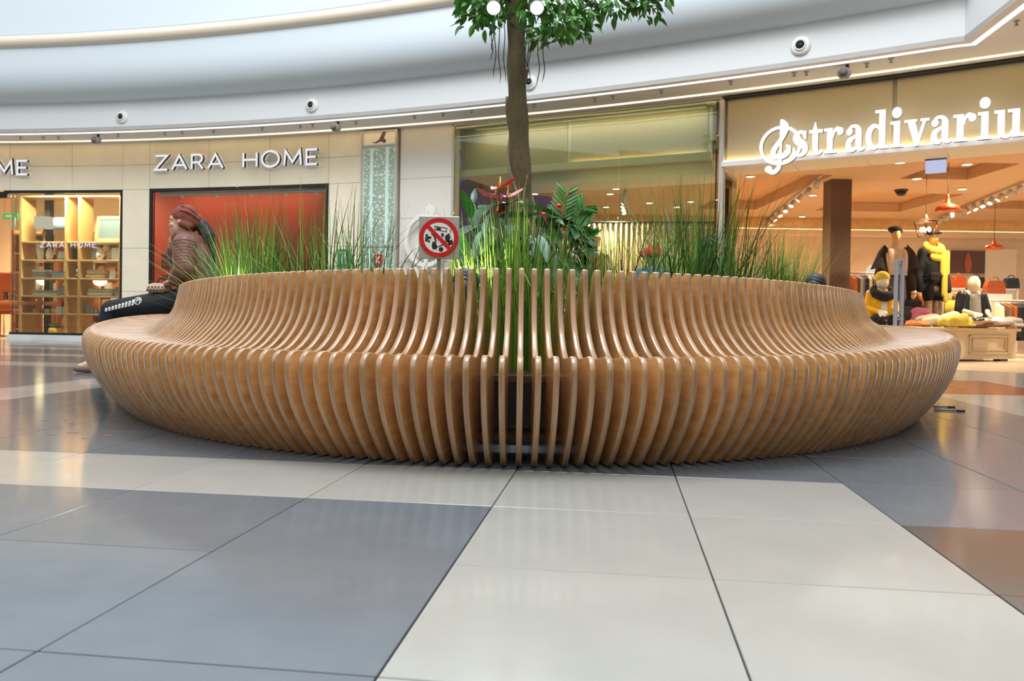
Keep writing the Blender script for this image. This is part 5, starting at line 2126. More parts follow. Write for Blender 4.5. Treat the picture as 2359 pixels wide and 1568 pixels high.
def serif_letter(mb, c, T, d):
    def S(pts, n=5):
        p, w = crv(pts, n)
        stroke(mb, p, w, 0, d, T, mi=0, side=1)

    def B(x0, x1, y0, y1):
        L_box(mb, x0, x1, y0, y1, T, d)

    def D(x, y, r):
        disc(mb, (x, y), r, 0, d, T, 20, 0, 1)
    if c == 's':
        S([(.64, .72, .14), (.56, .92, .15), (.38, .96, .15), (.20, .86, .20), (.18, .70, .26), (.36, .56, .32), (.58, .42, .30), (.66, .24, .24), (.54, .07, .17), (.34, .03, .14), (.16, .12, .14), (.10, .28, .14)])
        B(.60, .70, .66, 1.0)
        B(.04, .14, .0, .34)
        return .80
    if c == 't':
        S([(.33, 1.30, .05), (.32, 1.10, .16), (.33, .9, .26), (.33, .3, .26), (.40, .10, .20), (.54, .06, .14), (.70, .16, .10)])
        B(.04, .68, .86, 1.0)
        return .74
    if c == 'r':
        B(.14, .42, .0, 1.0)
        B(.0, .58, .0, .12)
        B(.0, .3, .88, 1.0)
        S([(.40, .60, .10), (.48, .84, .13), (.62, .95, .16), (.76, .90, .18)])
        D(.76, .84, .155)
        return .98
    if c == 'a':
        S([(.20, .74, .2), (.26, .93, .14), (.42, .98, .13), (.58, .90, .2), (.63, .70, .27), (.63, .25, .27), (.70, .08, .18), (.84, .06, .10), (.92, .14, .08)])
        D(.21, .77, .145)
        S([(.60, .60, .09), (.42, .55, .14), (.22, .42, .22), (.17, .24, .26), (.26, .08, .20), (.42, .06, .14), (.56, .18, .10), (.62, .3, .08)])
        return .96
    if c == 'd':
        n = 28
        stroke(mb, [(.40 + .29 * math.cos(2 * PI * k / n), .48 + .42 * math.sin(2 * PI * k / n)) for k in range(n)], [.17 - .09 * math.cos(2 * PI * k / n) for k in range(n)], 0, d, T, True, 0, 1)
        B(.58, .86, .0, 1.50)
        B(.40, .62, 1.38, 1.50)
        B(.80, 1.02, .0, .12)
        return 1.08
    if c == 'i':
        B(.14, .42, .0, 1.0)
        B(.0, .56, .0, .12)
        B(.0, .3, .88, 1.0)
        D(.27, 1.32, .215)
        return .64
    if c == 'v':
        mb.prism([(.06, 1.0), (.38, 1.0), (.60, .30), (.52, -.02), (.42, -.02)], 0, d, 0, T, 1)
        mb.prism([(.78, 1.0), (.92, 1.0), (.56, -.02), (.44, -.02), (.46, .10)], 0, d, 0, T, 1)
        B(-.04, .50, .89, 1.0)
        B(.64, 1.02, .89, 1.0)
        return 1.04
    if c == 'u':
        S([(.27, 1.0, .27), (.27, .35, .27), (.30, .14, .22), (.44, .04, .15), (.60, .08, .12), (.72, .24, .10)])
        B(.0, .3, .88, 1.0)
        B(.70, .98, .0, 1.0)
        B(.52, .75, .88, 1.0)
        B(.92, 1.14, .0, .12)
        return 1.20


def clef(mb, T, d, flip=1):
    """Ring crossed by a treble clef; unit = ring radius."""
    n = 44
    stroke(mb, [(math.cos(2 * PI * k / n), math.sin(2 * PI * k / n)) for k in range(n)], .17, 0, d, T, True, 0, 1)

    def S(pts):
        p, w = crv(pts, 6)
        stroke(mb, p, w, 0, d * 1.1, T, mi=0, side=1)
    S([(.02, 1.42, .06), (.03, 1.0, .12), (.03, .2, .12), (.02, -.6, .14), (-.02, -1.0, .20), (-.10, -1.28, .24), (-.34, -1.44, .26), (-.56, -1.36, .22)])
    disc(mb, (-.58, -1.26), .19, 0, d * 1.1, T, 18, 0, 1)
    S([(.02, 1.42, .06), (.14, 1.30, .18), (.26, 1.06, .30), (.24, .80, .30), (.10, .44, .24), (-.12, .10, .24), (-.32, -.20, .26), (-.34, -.46, .26), (-.14, -.62, .24), (.18, -.58, .30), (.40, -.38, .28), (.44, -.14, .18), (.30, -.02, .10)])


YO = 0.10
pa = wp(1800, 337, YO)
pz0 = wp(1826, 364, YO)
pz1 = wp(2362, 313, YO)
dv = Vector((pz1.x - pz0.x, pz1.y - pz0.y, 0))
ang = math.atan2(dv.y, dv.x)
sign = thing('shop_sign', 'large glowing white serif lettering with a treble clef over the entrance', 'sign', (pz0.x, pz0.y, (pz0.z + pz1.z) / 2))
XHT = 0.275
word = 'stradivariu'
adv = 0.0
tmp = []
for c in word + 's':
    b = MB()
    w = serif_letter(b, c, None, 0.1)
    tmp.append((c, adv))
    adv += w
tot = adv - tmp[-1][1] and tmp[-1][1]
sx = dv.length / (tot * 1.0)
for c, a in tmp:
    mb = MB()
    T = Matrix.Rotation(ang, 4, 'Z') @ TM((a * sx, 0, 0)) @ UP @ Matrix.Diagonal((sx, XHT, 1, 1))
    serif_letter(mb, c, T, 0.05)
    mb.build('letter', ['letter_white', 'gray_metal'], sign)
mb = MB()
T = Matrix.Translation(pa - Vector(sign.location)) @ Matrix.Rotation(ang, 4, 'Z') @ UP @ Matrix.Diagonal((0.215, 0.205, 1, 1))
clef(mb, T, 0.05)
mb.build('treble_clef', ['letter_white', 'gray_metal'], sign)
# same emblem standing against the white pilaster
pc = wp(985, 553, 0.10)
em = thing('clef_emblem', 'white ringed treble clef emblem on the white pilaster behind the sign', 'emblem', (pc.x, pc.y, pc.z))
mb = MB()
R = (wp(1032, 553, 0.10) - pc).length
clef(mb, Matrix.Rotation(WA(pc.x), 4, 'Z') @ UP @ Matrix.Diagonal((R, R * 1.1, 1, 1)), 0.05)
mb.build('ring', ['white_paint', 'white_paint'], em)

# ------------------------------------------------------------------ patterned light column between the shops
pA, pB = wall_pt(XE4 + 0.02, 0.06), wall_pt(XE5 - 0.02, 0.06)
d = pB - pA
Wc = d.length
lc = thing('light_column', 'pale patterned light column with a bird emblem between the two shops', 'light box', (pA.x, pA.y, 0), math.atan2(d.y, d.x))
m = MB()
for x in (0.015, Wc - 0.015):
    m.box((x, 0.06, HS / 2 - 0.01), (0.03, 0.12, HS - 0.02))
zmid = wp(873, 335, 0.06).z
zlow = wp(873, 567, 0.06).z
for z in (0.02, zlow, zmid, HS - 0.03):
    m.box((Wc / 2, 0.06, z), (Wc, 0.11, 0.025))
m.build('frame', 'pale_metal', lc)
m = MB()
m.box((Wc / 2, 0.05, (zmid + HS) / 2 - 0.01), (Wc - 0.06, 0.06, HS - zmid - 0.06))
m.build('top_panel', 'lightbox_cream', lc)
for z0, z1 in ((zlow + 0.02, zmid - 0.02), (0.04, zlow - 0.02)):
    m = MB()
    m.box((Wc / 2, 0.05, (z0 + z1) / 2), (Wc - 0.06, 0.06, z1 - z0))
    pn = m.build('panel', 'lightbox_mint', lc)
    for cx, w in ((0.16, 0.16), (0.50, 0.34), (0.84, 0.16)):
        m = MB()
        m.box((Wc * cx, 0.018, (z0 + z1) / 2), (Wc * w, 0.002, z1 - z0 - 0.02))
        m.build('ornament_band', 'ornament', pn)
m = MB()
T = TM((Wc * 0.52, 0.018, (zmid + HS) / 2)) @ UP @ Matrix.Scale(0.16, 4)
m.prism([(-0.85, -0.42), (-0.45, -0.38), (-0.10, -0.18), (0.15, 0.30), (0.40, 0.62), (0.62, 0.75), (0.55, 0.40), (0.42, 0.05), (0.36, -0.10), (0.52, -0.22), (0.60, -0.42), (0.40, -0.52), (0.20, -0.40), (-0.05, -0.36), (-0.35, -0.50)], 0, 0.02, 0, T)
m.build('bird_emblem', 'bird_mauve', lc)


def sticker(px0, py0, px1, py1, off, label, mname, glyph=None):
    a, b = wp(px0, py0, off), wp(px1, py1, off)
    c = (a + b) / 2
    w, h = (Vector((b.x - a.x, b.y - a.y, 0))).length, a.z - b.z
    root = thing('wall_sticker', label, 'sticker', (c.x, c.y, c.z - h / 2), WA(c.x))
    m = MB()
    m.box((0, 0, h / 2), (w, 0.006, h))
    m.build('label_sheet', mname, root)
    m = MB()
    T = TM((-w * 0.22, -0.003, h * 0.2)) @ UP
    if glyph:
        for pl in GLY[glyph][1]:
            stroke(m, [(q[0] * w * 0.6, q[1] * h * 0.6) for q in pl], w * 0.14, 0, 0.002, T)
    else:
        m.prism([(0, 0), (w * 0.35, 0), (w * 0.35, h * 0.55), (0, h * 0.55)], 0, 0.002, 0, T)
        stroke(m, [(-w * 0.15, h * 0.62), (w * 0.5, h * 0.62)], h * 0.05, 0, 0.002, T)
    m.build('symbol', 'white_paint', root)


sticker(863, 586, 880, 611, 0.07, 'small red square sticker with a white K on the light column', 'red_sticker', 'K')
sticker(779, 574, 810, 616, 0.01, 'green and white sticker on the stone pillar beside the light column', 'green_sticker')

# ------------------------------------------------------------------ ceiling fittings
def fascia_at(px, py):
    d = ray(px, py)
    best = None
    for a, b in zip(line, line[1:]):
        for k in range(12):
            q = a + (b - a) * (k / 12)
            e = abs(q.x / q.y - d.x / d.y)
            if best is None or e < best[0]:
                best = (e, q, math.atan2((b - a).y, (b - a).x))
    q = best[1]
    return Vector((q.x, q.y, (CPOS + d * (q.y / d.y)).z)), best[2]


for px, py, r, lab in ((280, 270, 0.095, 'round air nozzle on the ceiling edge above the shelf window'), (718, 243, 0.098, 'round air nozzle on the ceiling edge above the red display window'),
                       (1222, 191, 0.095, 'round air nozzle half behind the tree trunk'), (1846, 106, 0.102, 'large round air nozzle above the glowing sign')):
    p, a = fascia_at(px, py)
    root = thing('air_nozzle', lab, 'vent', p, a, 'air nozzles along the ceiling edge')
    Tn = Matrix.Rotation(PI / 2, 4, 'X')
    m = MB()
    m.lathe([(r, 0.0), (r, 0.012), (r * 0.92, 0.03), (r * 0.62, 0.042), (r * 0.5, 0.03), (r * 0.46, 0.0)], 28, 0, True, Tn)
    m.build('ring', 'white_paint', root)
    m = MB()
    m.lathe([(r * 0.62, 0.03), (r * 0.60, 0.052), (r * 0.44, 0.055), (r * 0.40, 0.02)], 24, 0, True, Tn)
    m.build('inner_ring', 'plaster', root)
    m = MB()
    m.lathe([(r * 0.44, 0.050), (r * 0.40, 0.040), (0.001, 0.036)], 20, 0, True, Tn)
    m.build('throat', 'black_metal', root)

for px, py, lab in ((222, 318, 'gray ceiling speaker above the right edge of the shelf window'), (774, 288, 'gray ceiling speaker just right of the red display window lettering'), (1945, 158, 'gray ceiling speaker above the glowing sign')):
    p = hgt(px, py - 8, HS)
    root = thing('ceiling_speaker', lab, 'speaker', (p.x, p.y, HS), WA(p.x), 'gray ceiling speakers')
    m = MB()
    m.cbox((0, 0, -0.085), (0.13, 0.12, 0.10), 0.03)
    m.build('housing', 'speaker_gray', root)
    m = MB()
    m.tube([(0.03, 0, 0), (0.03, 0, -0.04)], 0.018, 10)
    m.build('mount', 'dark_gray', root)
    m = MB()
    m.lathe([(0.045, 0), (0.001, 0.006)], 18, 0, True, TM((0, -0.061, -0.088), 0, PI / 2))
    m.build('grille', 'gray_metal', root)
SPR = ((47, 318), (135, 318), (272, 312), (380, 308), (492, 303), (604, 297), (692, 292), (720, 289), (955, 270), (1086, 255), (1230, 243), (1371, 230), (1524, 211), (1684, 190), (1858, 168), (2053, 138), (2342, 51), (1020, 264), (1412, 224), (1830, 170), (1997, 149), (820, 283), (420, 306), (100, 318))
for k, (px, py) in enumerate(SPR):
    p = hgt(px, py - 3, HS)
    root = thing('sprinkler_head', 'small sprinkler head in the hall soffit, %s from the left' % ORD[sorted(SPR).index((px, py))], 'sprinkler', (p.x, p.y, HS), 0, 'sprinkler heads in the hall soffit')
    m = MB()
    m.lathe([(0.030, 0.0), (0.028, -0.006), (0.010, -0.010), (0.008, -0.03), (0.001, -0.03)], 12, 0, True)
    m.build('body', 'pale_metal', root)
    m = MB()
    m.lathe([(0.018, -0.036), (0.018, -0.039), (0.001, -0.039)], 12, 0, True)
    m.tube([(0.01, 0, -0.028), (0.012, 0, -0.037)], 0.002, 5)
    m.build('deflector', 'gray_metal', root)
# ------------------------------------------------------------------ display board in window 2
m = MB()
seg(m, XE2 - 0.3, XE3 + 0.1, 0.0, ZT2 + 0.25, -0.50, 0.03)
p0 = wall_pt((XE2 + XE3) / 2, -0.12)
db = m.build('display_board', 'poster_red')
tag(db, 'large orange-red display board in the black-framed window', 'board')
m = MB()
for (py, txt) in ((594, 'Mi'), (607, 'Me'), (620, 'Me')):
    q = wp(373, py, -0.495)
    x = 0.0
    for c in txt:
        w, polys = GLY[c]
        for pl in polys:
            stroke(m, [(x + t[0] * 0.075, t[1] * 0.075) for t in pl], 0.016, 0, 0.003, Matrix.Translation(q) @ Matrix.Rotation(WA(q.x), 4, 'Z') @ UP)
        x += (w + 0.25) * 0.075
for k in range(6):
    q = wp(373, 634 + 4.5 * k, -0.495)
    stroke(m, [(0, 0), (0.16 + 0.05 * (k % 3), 0)], 0.010, 0, 0.003, Matrix.Translation(q) @ Matrix.Rotation(WA(q.x), 4, 'Z') @ UP)
m.build('printed_text', 'ink', db)
m = MB()
seg(m, XE2 + 0.12, XE3 - 0.05, ZT2 - 0.095, ZT2 - 0.045, -0.07, 0.05)
tag(m.build('valance_rail', 'white_paint'), 'white light rail along the top of the red display window', 'rail')
for k, px in enumerate((420, 500, 580, 660, 730)):
    q = wp(px, 440, -0.06)
    root = thing('rail_spot', 'small white spot under the rail of the red window, %s from the left' % ORD[k], 'lamp', (q.x, q.y, ZT2 - 0.095), 0, 'spots over the red display board')
    m = MB()
    m.lathe([(0.018, 0.0), (0.028, -0.012), (0.028, -0.03), (0.022, -0.032), (0.001, -0.026)], 14)
    m.build('lamp_housing', 'white_paint', root)
    m = MB()
    m.lathe([(0.021, -0.0335), (0.001, -0.0335)], 14)
    m.build('lens', 'lampshade', root)

# ------------------------------------------------------------------ display shelf in window 1
OFF = -0.38
SD = 0.34


def sp(px, py, off=OFF):
    return wp(px, py, off)


xl, xr = sp(44, 600).x, sp(277, 600).x
pA, pB = wall_pt(xl, OFF), wall_pt(xr, OFF)
dS = pB - pA
SA = math.atan2(dS.y, dS.x)
SW = dS.length
Mi = (Matrix.Translation(pA) @ Matrix.Rotation(SA, 4, 'Z')).inverted()
shelf = thing('display_shelf', 'open light-wood display shelf filling the left shop window', 'shelf', pA, SA)


def sx_(px, py=600):                      # position along the shelf of an image column
    d = ray(px, py)
    lo, hi = -0.3, SW + 0.5
    for _ in range(40):
        mid = (lo + hi) / 2
        q = pA + dS.normalized() * mid
        if q.x / q.y < d.x / d.y:
            lo = mid
        else:
            hi = mid
    return (lo + hi) / 2


def sz_(px, py):
    d = ray(px, py)
    q = pA + dS.normalized() * sx_(px, py)
    return (CPOS + d * (q.y / d.y)).z


SHELF_Y = (556, 598, 640, 681, 722)
SZ = [sz_(160, y) for y in SHELF_Y]
zt = sz_(160, 450)
for px in (46.5, 151, 181.5, 277):
    m = MB()
    m.cbox((sx_(px), SD / 2, (ZB + zt) / 2), (0.045, SD, zt - ZB), 0.003)
    m.build('upright', 'shelf_wood', shelf)
for z in SZ + [zt]:
    m = MB()
    m.cbox((SW / 2, SD / 2, z - 0.013), (SW, SD, 0.026), 0.003)
    m.build('shelf_board', 'shelf_wood', shelf)
m = MB()
m.box((sx_(66, 600) + 0.03, SD + 0.10, (ZB + zt) / 2), (0.10, 0.10, zt - ZB + 0.3))
p = m.build('support_post', 'dark_gray', None, pA, SA)
tag(p, 'dark upright post behind the left end of the display shelf', 'post')
m = MB()
seg(m, XE0 + 0.05, XE1, 0.0, ZB, -0.10, 1.0)
struct(m.build('baseboard_window', 'shop_floor'))


def item(name, label, cat, px0, px1, py_top, row, build, y=0.10, group=None):
    """Something standing on a shelf: px0..px1 wide, top at py_top; build(root, w, h) makes its parts."""
    x0, x1 = sx_(px0), sx_(px1)
    z0 = SZ[row] if row < 5 else ZB
    h = sz_((px0 + px1) / 2, py_top) - z0
    loc = pA + Matrix.Rotation(SA, 3, 'Z') @ Vector(((x0 + x1) / 2, y + 0.06, 0))
    root = thing(name, label, cat, (loc.x, loc.y, z0 + 0.001), SA, group)
    build(root, x1 - x0, h)
    return root


def vase(mname, prof):
    def f(root, w, h):
        m = MB()
        m.lathe([(r * w / 2, z * h) for r, z in prof], 18)
        m.build('vessel', mname, root)
        m = MB()
        r = prof[-1][0] * w / 2
        m.lathe([(r * 0.99, h * 0.985), (r * 1.04, h), (r * 0.8, h * 1.0), (r * 0.78, h * 0.95)], 18)
        m.build('rim', mname, root)
    return f


def boxy(mname, dep=0.10, lid=None):
    def f(root, w, h):
        m = MB()
        m.cbox((0, 0, h * 0.42), (w, dep, h * 0.84), 0.004)
        m.build('box_body', mname, root)
        m = MB()
        m.cbox((0, 0, h * 0.92), (w * 1.02, dep * 1.03, h * 0.16), 0.003)
        m.build('lid', lid or mname, root)
    return f


def leaning(frame, face, tilt=0.22, border=0.1):
    def f(root, w, h):
        T = Matrix.Rotation(-tilt, 4, 'X')
        b = border * w
        m = MB()
        for x, z, a, c in ((0, b / 2, w, b), (0, h - b / 2, w, b), (-w / 2 + b / 2, h / 2, b, h), (w / 2 - b / 2, h / 2, b, h)):
            m.cbox((x, 0, z), (a, 0.02, c), 0.003, 0, T)
        m.build('frame', frame, root)
        m = MB()
        m.box((0, 0.004, h / 2), (w - 1.6 * b, 0.006, h - 1.6 * b), 0, T)
        m.build('picture', face, root)
    return f


def card(mname):
    def f(root, w, h):
        m = MB()
        m.cbox((0, 0, h / 2), (w, 0.018, h), 0.003, 0, Matrix.Rotation(-0.2, 4, 'X'))
        m.build('cover', mname, root)
        m = MB()
        m.box((0, 0.004, h * 0.5), (w * 0.94, 0.012, h * 0.96), 0, Matrix.Rotation(-0.2, 4, 'X') @ Matrix.Translation((0.004, 0.010, 0)))
        m.build('pages', 'paper_white', root)
    return f


def folded(mname, n=3):
    def f(root, w, h):
        for k in range(n):
            m = MB()
            hh = h / n
            m.cbox((0.006 * (k % 2), 0, hh * (k + 0.5)), (w * (1 - 0.03 * k), 0.2, hh * 0.94), min(0.45 * hh, 0.02), 0, None, True)
            m.build('fold', mname[k % len(mname)], root)
    return f


def roll(mname):
    def f(root, w, h):
        r = h / 2
        m = MB()
        m.lathe([(0.001, -0.1), (r * 0.9, -0.1), (r, -0.09), (r, 0.09), (r * 0.9, 0.1), (0.001, 0.1)], 16, 0, True, TM((0, 0, r), 0, PI / 2))
        m.build('towel_roll', mname, root)
        m = MB()
        pts = [(r * (0.85 - 0.06 * k) * math.cos(k * 0.8), -0.102, r + r * (0.85 - 0.06 * k) * math.sin(k * 0.8)) for k in range(13)]
        m.tube(pts, 0.004, 5)
        m.build('spiral_edge', mname, root)
    return f


def longroll(mname, stripe):
    def f(root, w, h):
        r = h / 2
        m = MB()
        m.lathe([(0.001, -w / 2), (r, -w / 2), (r, w / 2), (0.001, w / 2)], 14, 0, True, TM((0, 0, r), 0, 0, PI / 2))
        m.build('blanket_roll', mname, root)
        for q in (-0.3, 0.0, 0.3):
            m = MB()
            m.lathe([(r * 1.03, -0.012), (r * 1.03, 0.012)], 14, 0, True, TM((q * w, 0, r), 0, 0, PI / 2))
            m.build('stripe', stripe, root)
    return f


def lamp(root, w, h):
    m = MB()
    m.lathe([(w * 0.22, 0), (w * 0.22, 0.015), (0.01, 0.02), (0.012, h * 0.3), (w * 0.12, h * 0.36), (0.01, h * 0.45), (0.008, h * 0.6)], 16)
    m.build('base', 'bronze', root)
    m = MB()
    m.lathe([(w * 0.48, h * 0.55), (w * 0.48, h)], 24)
    m.build('lamp_shade', 'lampshade', root)


TULIP = [(0.45, 0), (0.62, 0.1), (0.8, 0.4), (0.85, 0.7), (0.95, 1.0)]
GLOBE = [(0.5, 0), (0.85, 0.15), (1.0, 0.45), (0.9, 0.68), (0.55, 0.88), (0.5, 1.0)]
EGG = [(0.35, 0), (0.8, 0.12), (1.0, 0.4), (0.85, 0.7), (0.5, 0.92), (0.3, 1.0)]
SLIM = [(0.7, 0), (0.75, 0.1), (0.45, 0.5), (0.5, 0.9), (0.7, 1.0)]
I = item
I('table_lamp', 'table lamp with a lit white drum shade on the top shelf', 'lamp', 66, 105, 497, 0, lamp)
I('cushion', 'pale blue-gray cushion beside the lamp on the top shelf', 'cushion', 108, 146, 498, 0, lambda r, w, h: [MB().cbox((0, 0, h * 0.75), (w, 0.10, h * 0.5), 0.03, 0, None, True).build('cover', 'blue_gray', r), MB().box((0, 0, h * 0.25), (w * 0.7, 0.1, h * 0.5)).build('stand', 'bronze', r)])
I('framed_mirror', 'large light-wood framed mirror leaning on the top shelf', 'mirror', 205, 272, 493, 0, leaning('shelf_wood', 'mirror', 0.2, 0.12), y=0.06)
I('vase', 'white flared vase with a slanted mouth, leftmost on the second shelf', 'vase', 69, 85, 566, 1, vase('ceramic', TULIP))
I('vase', 'rounded white vase beside the picture frame', 'vase', 91, 107, 568, 1, vase('ceramic', EGG))
I('picture_frame', 'small wooden picture frame leaning between white and black vases', 'frame', 112, 142, 571, 1, leaning('table_wood', 'paper_white', 0.25, 0.12))
I('vase', 'slim black vase in the middle of the second shelf', 'vase', 153, 164, 572, 1, vase('black_metal', TULIP))
I('candlestick', 'brass candlestick right of the slim black vase', 'candlestick', 166, 176, 574, 1, vase('bronze', SLIM))
I('vase', 'pale faceted globe vase, the left of a pair on the second shelf', 'vase', 196, 212, 571, 1, vase('ceramic_gray', GLOBE))
I('vase', 'white globe vase, the right of a pair on the second shelf', 'vase', 213, 231, 570, 1, vase('ceramic', GLOBE), y=0.04)
I('book', 'cream book standing right of the globe vases', 'book', 231, 246, 577, 1, card('towel_cream'))
I('storage_box', 'tall white box on the second shelf', 'box', 247, 266, 569, 1, boxy('paper_white'))
I('vase', 'black vase at the right end of the second shelf', 'vase', 267, 275, 574, 1, vase('black_metal', EGG))
I('towel_stack', 'stack of gray and white towels at the left of the third shelf', 'towels', 65, 99, 620, 2, folded(['towel_gray', 'towel_gray', 'towel_white']))
I('storage_box', 'pale blue lidded box on the third shelf', 'box', 110, 146, 624, 2, boxy('blue_gray', 0.14))
I('vase', 'silver egg-shaped vase on the third shelf', 'vase', 157, 172, 611, 2, vase('chrome', EGG))
I('blanket_stack', 'two folded cream blankets on the third shelf', 'blankets', 190, 235, 620, 2, folded(['towel_cream', 'towel_cream'], 2))
I('price_card', 'white price card standing on the third shelf', 'card', 245, 258, 621, 2, card('paper_white'), y=0.02)
I('bottle', 'dark stoppered bottle at the right of the third shelf', 'bottle', 260, 267, 622, 2, vase('black_metal', SLIM))
I('bottle', 'gold capped bottle at the right end of the third shelf', 'bottle', 268, 274, 625, 2, vase('bronze', SLIM))
I('towel_stack', 'folded white towel lying along the left of the fourth shelf', 'towels', 66, 128, 668, 3, folded(['towel_white', 'towel_gray'], 2))
I('towel', 'rolled gray towel at the left of the fourth shelf', 'towel', 130, 147, 656, 3, roll('towel_gray'))
I('blanket_stack', 'folded cream throw over white cloth on the right of the fourth shelf', 'blankets', 194, 252, 664, 3, folded(['towel_white', 'towel_cream'], 2))
I('towel', 'rolled gray towel at the right end of the fourth shelf', 'towel', 258, 275, 660, 3, roll('towel_gray'))
I('rolled_blanket', 'striped cream blanket roll at the left of the lowest board', 'blanket', 63, 114, 711, 4, longroll('towel_cream', 'cloth_brown'))
I('storage_box', 'white box on the lowest board left of the middle uprights', 'box', 120, 132, 706, 4, boxy('paper_white'))
I('storage_box', 'low white box between the middle uprights', 'box', 134, 147, 709, 4, boxy('ceramic'))
I('storage_box', 'narrow gray box right of the middle uprights', 'box', 185, 197, 703, 4, boxy('ceramic_gray'))
I('rolled_blanket', 'striped white blanket roll on the right of the lowest board', 'blanket', 199, 231, 712, 4, longroll('towel_white', 'cloth_gray'))
I('storage_box', 'square white box near the woman\'s knee on the lowest board', 'box', 233, 249, 706, 4, boxy('paper_white'))
I('storage_box', 'small white box at the right end of the lowest board', 'box', 251, 262, 710, 4, boxy('ceramic'))
I('pouf', 'yellow fabric pouf on the window floor', 'pouf', 105, 134, 755, 5, lambda r, w, h: [MB().lathe([(0.001, 0), (w * .45, 0), (w * .5, h * .3), (w * .5, h * .7), (w * .45, h * 0.98), (0.001, h * 0.98)], 20).build('cover', 'yellow_pouf', r), MB().lathe([(w * .505, h * .46), (w * .51, h * .5), (w * .505, h * .54)], 20).build('seam', 'cloth_mustard', r)], y=0.05)
I('glass_bowl', 'green glass bowl above the yellow pouf', 'bowl', 106, 130, 745, 5, lambda r, w, h: [MB().lathe([(w * .2, h * 0.62), (w * .42, h * 0.68), (w * .5, h * .82), (w * .5, h), (w * .46, h), (w * .46, h * .83), (0.001, h * .70)], 20).build('bowl', 'glass_green', r)], y=0.05)

# ------------------------------------------------------------------ things deeper in the home shop
def in_home(px, py, Y):
    return at(px, py, Y)


q = at(16, 650, 14.2)
ch = thing('dining_chair', 'tan high-backed chair inside the home shop doorway', 'chair', (q.x, q.y, 0), 0.2)
m = MB()
m.cbox((0, 0.2, 0.80), (0.46, 0.07, 0.70), 0.02)
m.build('backrest', 'leather_tan', ch)
m = MB()
m.cbox((0, 0, 0.45), (0.46, 0.46, 0.09), 0.02)
m.build('seat', 'leather_tan', ch)
for a in (-0.19, 0.19):
    for b in (-0.19, 0.19):
        m = MB()
        m.box((a, b, 0.2), (0.04, 0.04, 0.41))
        m.build('leg', 'table_wood', ch)
q = at(14, 700, 13.6)
tb = thing('dining_table', 'orange-brown wooden table inside the home shop doorway', 'table', (q.x, q.y, 0), 0.0)
m = MB()
m.cbox((0, 0, 0.60), (1.5, 0.5, 0.06), 0.008)
m.build('table_top', 'table_wood', tb)
for a in (-0.66, 0.66):
    for b in (-0.18, 0.18):
        m = MB()
        m.box((a, b, 0.285), (0.07, 0.07, 0.57))
        m.build('leg', 'table_wood', tb)
for k, dx in enumerate((-0.42, -0.3, -0.18, 0.06, 0.2)):
    root = thing('drinking_glass', 'clear tumbler on the wooden table in the doorway, %s from the left' % ORD[k], 'glass', (q.x + dx, q.y - 0.1, 0.631), 0, 'tumblers on the wooden table')
    m = MB()
    m.lathe([(0.03, 0), (0.035, 0.10 + 0.05 * (k % 2)), (0.032, 0.10 + 0.05 * (k % 2)), (0.027, 0.006), (0.001, 0.006)], 14)
    m.build('tumbler', 'glass_clear', root)
    m = MB()
    m.lathe([(0.031, 0.0), (0.032, 0.008)], 14)
    m.build('foot_ring', 'ceramic_gray', root)
q = wp(24, 498, -2.0)
ex = thing('exit_sign', 'small green lit exit sign hanging in the home shop', 'sign', q, 0.1)
m = MB()
m.cbox((0, 0, 0), (0.26, 0.03, 0.12), 0.004)
m.build('sign_box', 'green_sign', ex)
for a in (-0.1, 0.1):
    m = MB()
    m.tube([(a, 0, 0.06), (a, 0, 2.95 - q.z)], 0.004, 5)
    m.build('hanger', 'gray_metal', ex)
m = MB()
m.prism([(-0.08, -0.02), (0.0, -0.02), (0.0, -0.045), (0.06, 0.0), (0.0, 0.045), (0.0, 0.02), (-0.08, 0.02)], 0.0, 0.004, 0, TM((0, -0.015, 0)) @ UP)
m.build('arrow', 'white_paint', ex)
rn = random.Random(3)
GOODS = ('towel_cream', 'towel_white', 'cloth_brown', 'table_wood', 'ceramic', 'cloth_orange', 'ceramic_gray', 'cloth_red', 'shelf_wood', 'black_metal')
for u, (px, lab) in enumerate(((95, 'tall back shelf of goods seen between the left and middle uprights'), (165, 'tall back shelf of goods seen between the middle uprights'), (235, 'tall back shelf of goods behind the framed mirror'))):
    q = at(px, 600, 15.4)
    uq = thing('back_shelf', lab, 'shelf', (q.x, q.y, 0), -0.11)
    for x in (-0.45, 0.45):
        m = MB()
        m.box((x, 0, 1.0), (0.04, 0.36, 2.0))
        m.build('upright', 'table_wood', uq)
    for k in range(6):
        m = MB()
        m.box((0, 0, 0.12 + 0.36 * k), (0.9, 0.36, 0.03))
        m.build('shelf_board', 'shelf_wood', uq)
    m = MB()
    m.box((0, 0.19, 1.0), (0.94, 0.02, 2.0))
    m.build('back_panel', 'shop_wood', uq)
    for k in range(5):
        x, nth = -0.38, 0
        while x < 0.34:
            w = rn.uniform(0.10, 0.22)
            h = rn.uniform(0.08, 0.26)
            mm = rn.choice(GOODS)
            w0 = Vector((q.x, q.y, 0)) + Matrix.Rotation(-0.11, 3, 'Z') @ Vector((x + w / 2, -0.05, 0))
            nth += 1
            root = thing('shop_goods', '%s household item on the %s board of the back shelf %s' % (ORD[nth - 1], ('lowest', 'second', 'third', 'fourth', 'top')[k], ('behind the left bays', 'behind the middle bays', 'behind the right bays')[u]), 'goods', (w0.x, w0.y, 0.136 + 0.36 * k), -0.11, 'goods on the back shelves')
            m = MB()
            if rn.random() < 0.5:
                m.lathe([(0.3 * w, 0), (0.46 * w, h * 0.3), (0.42 * w, h * 0.7), (0.25 * w, h)], 12)
            else:
                m.cbox((0, 0, h / 2), (w * 0.9, 0.16, h), 0.012)
            m.build('vessel', mm, root)
            x += w + 0.02
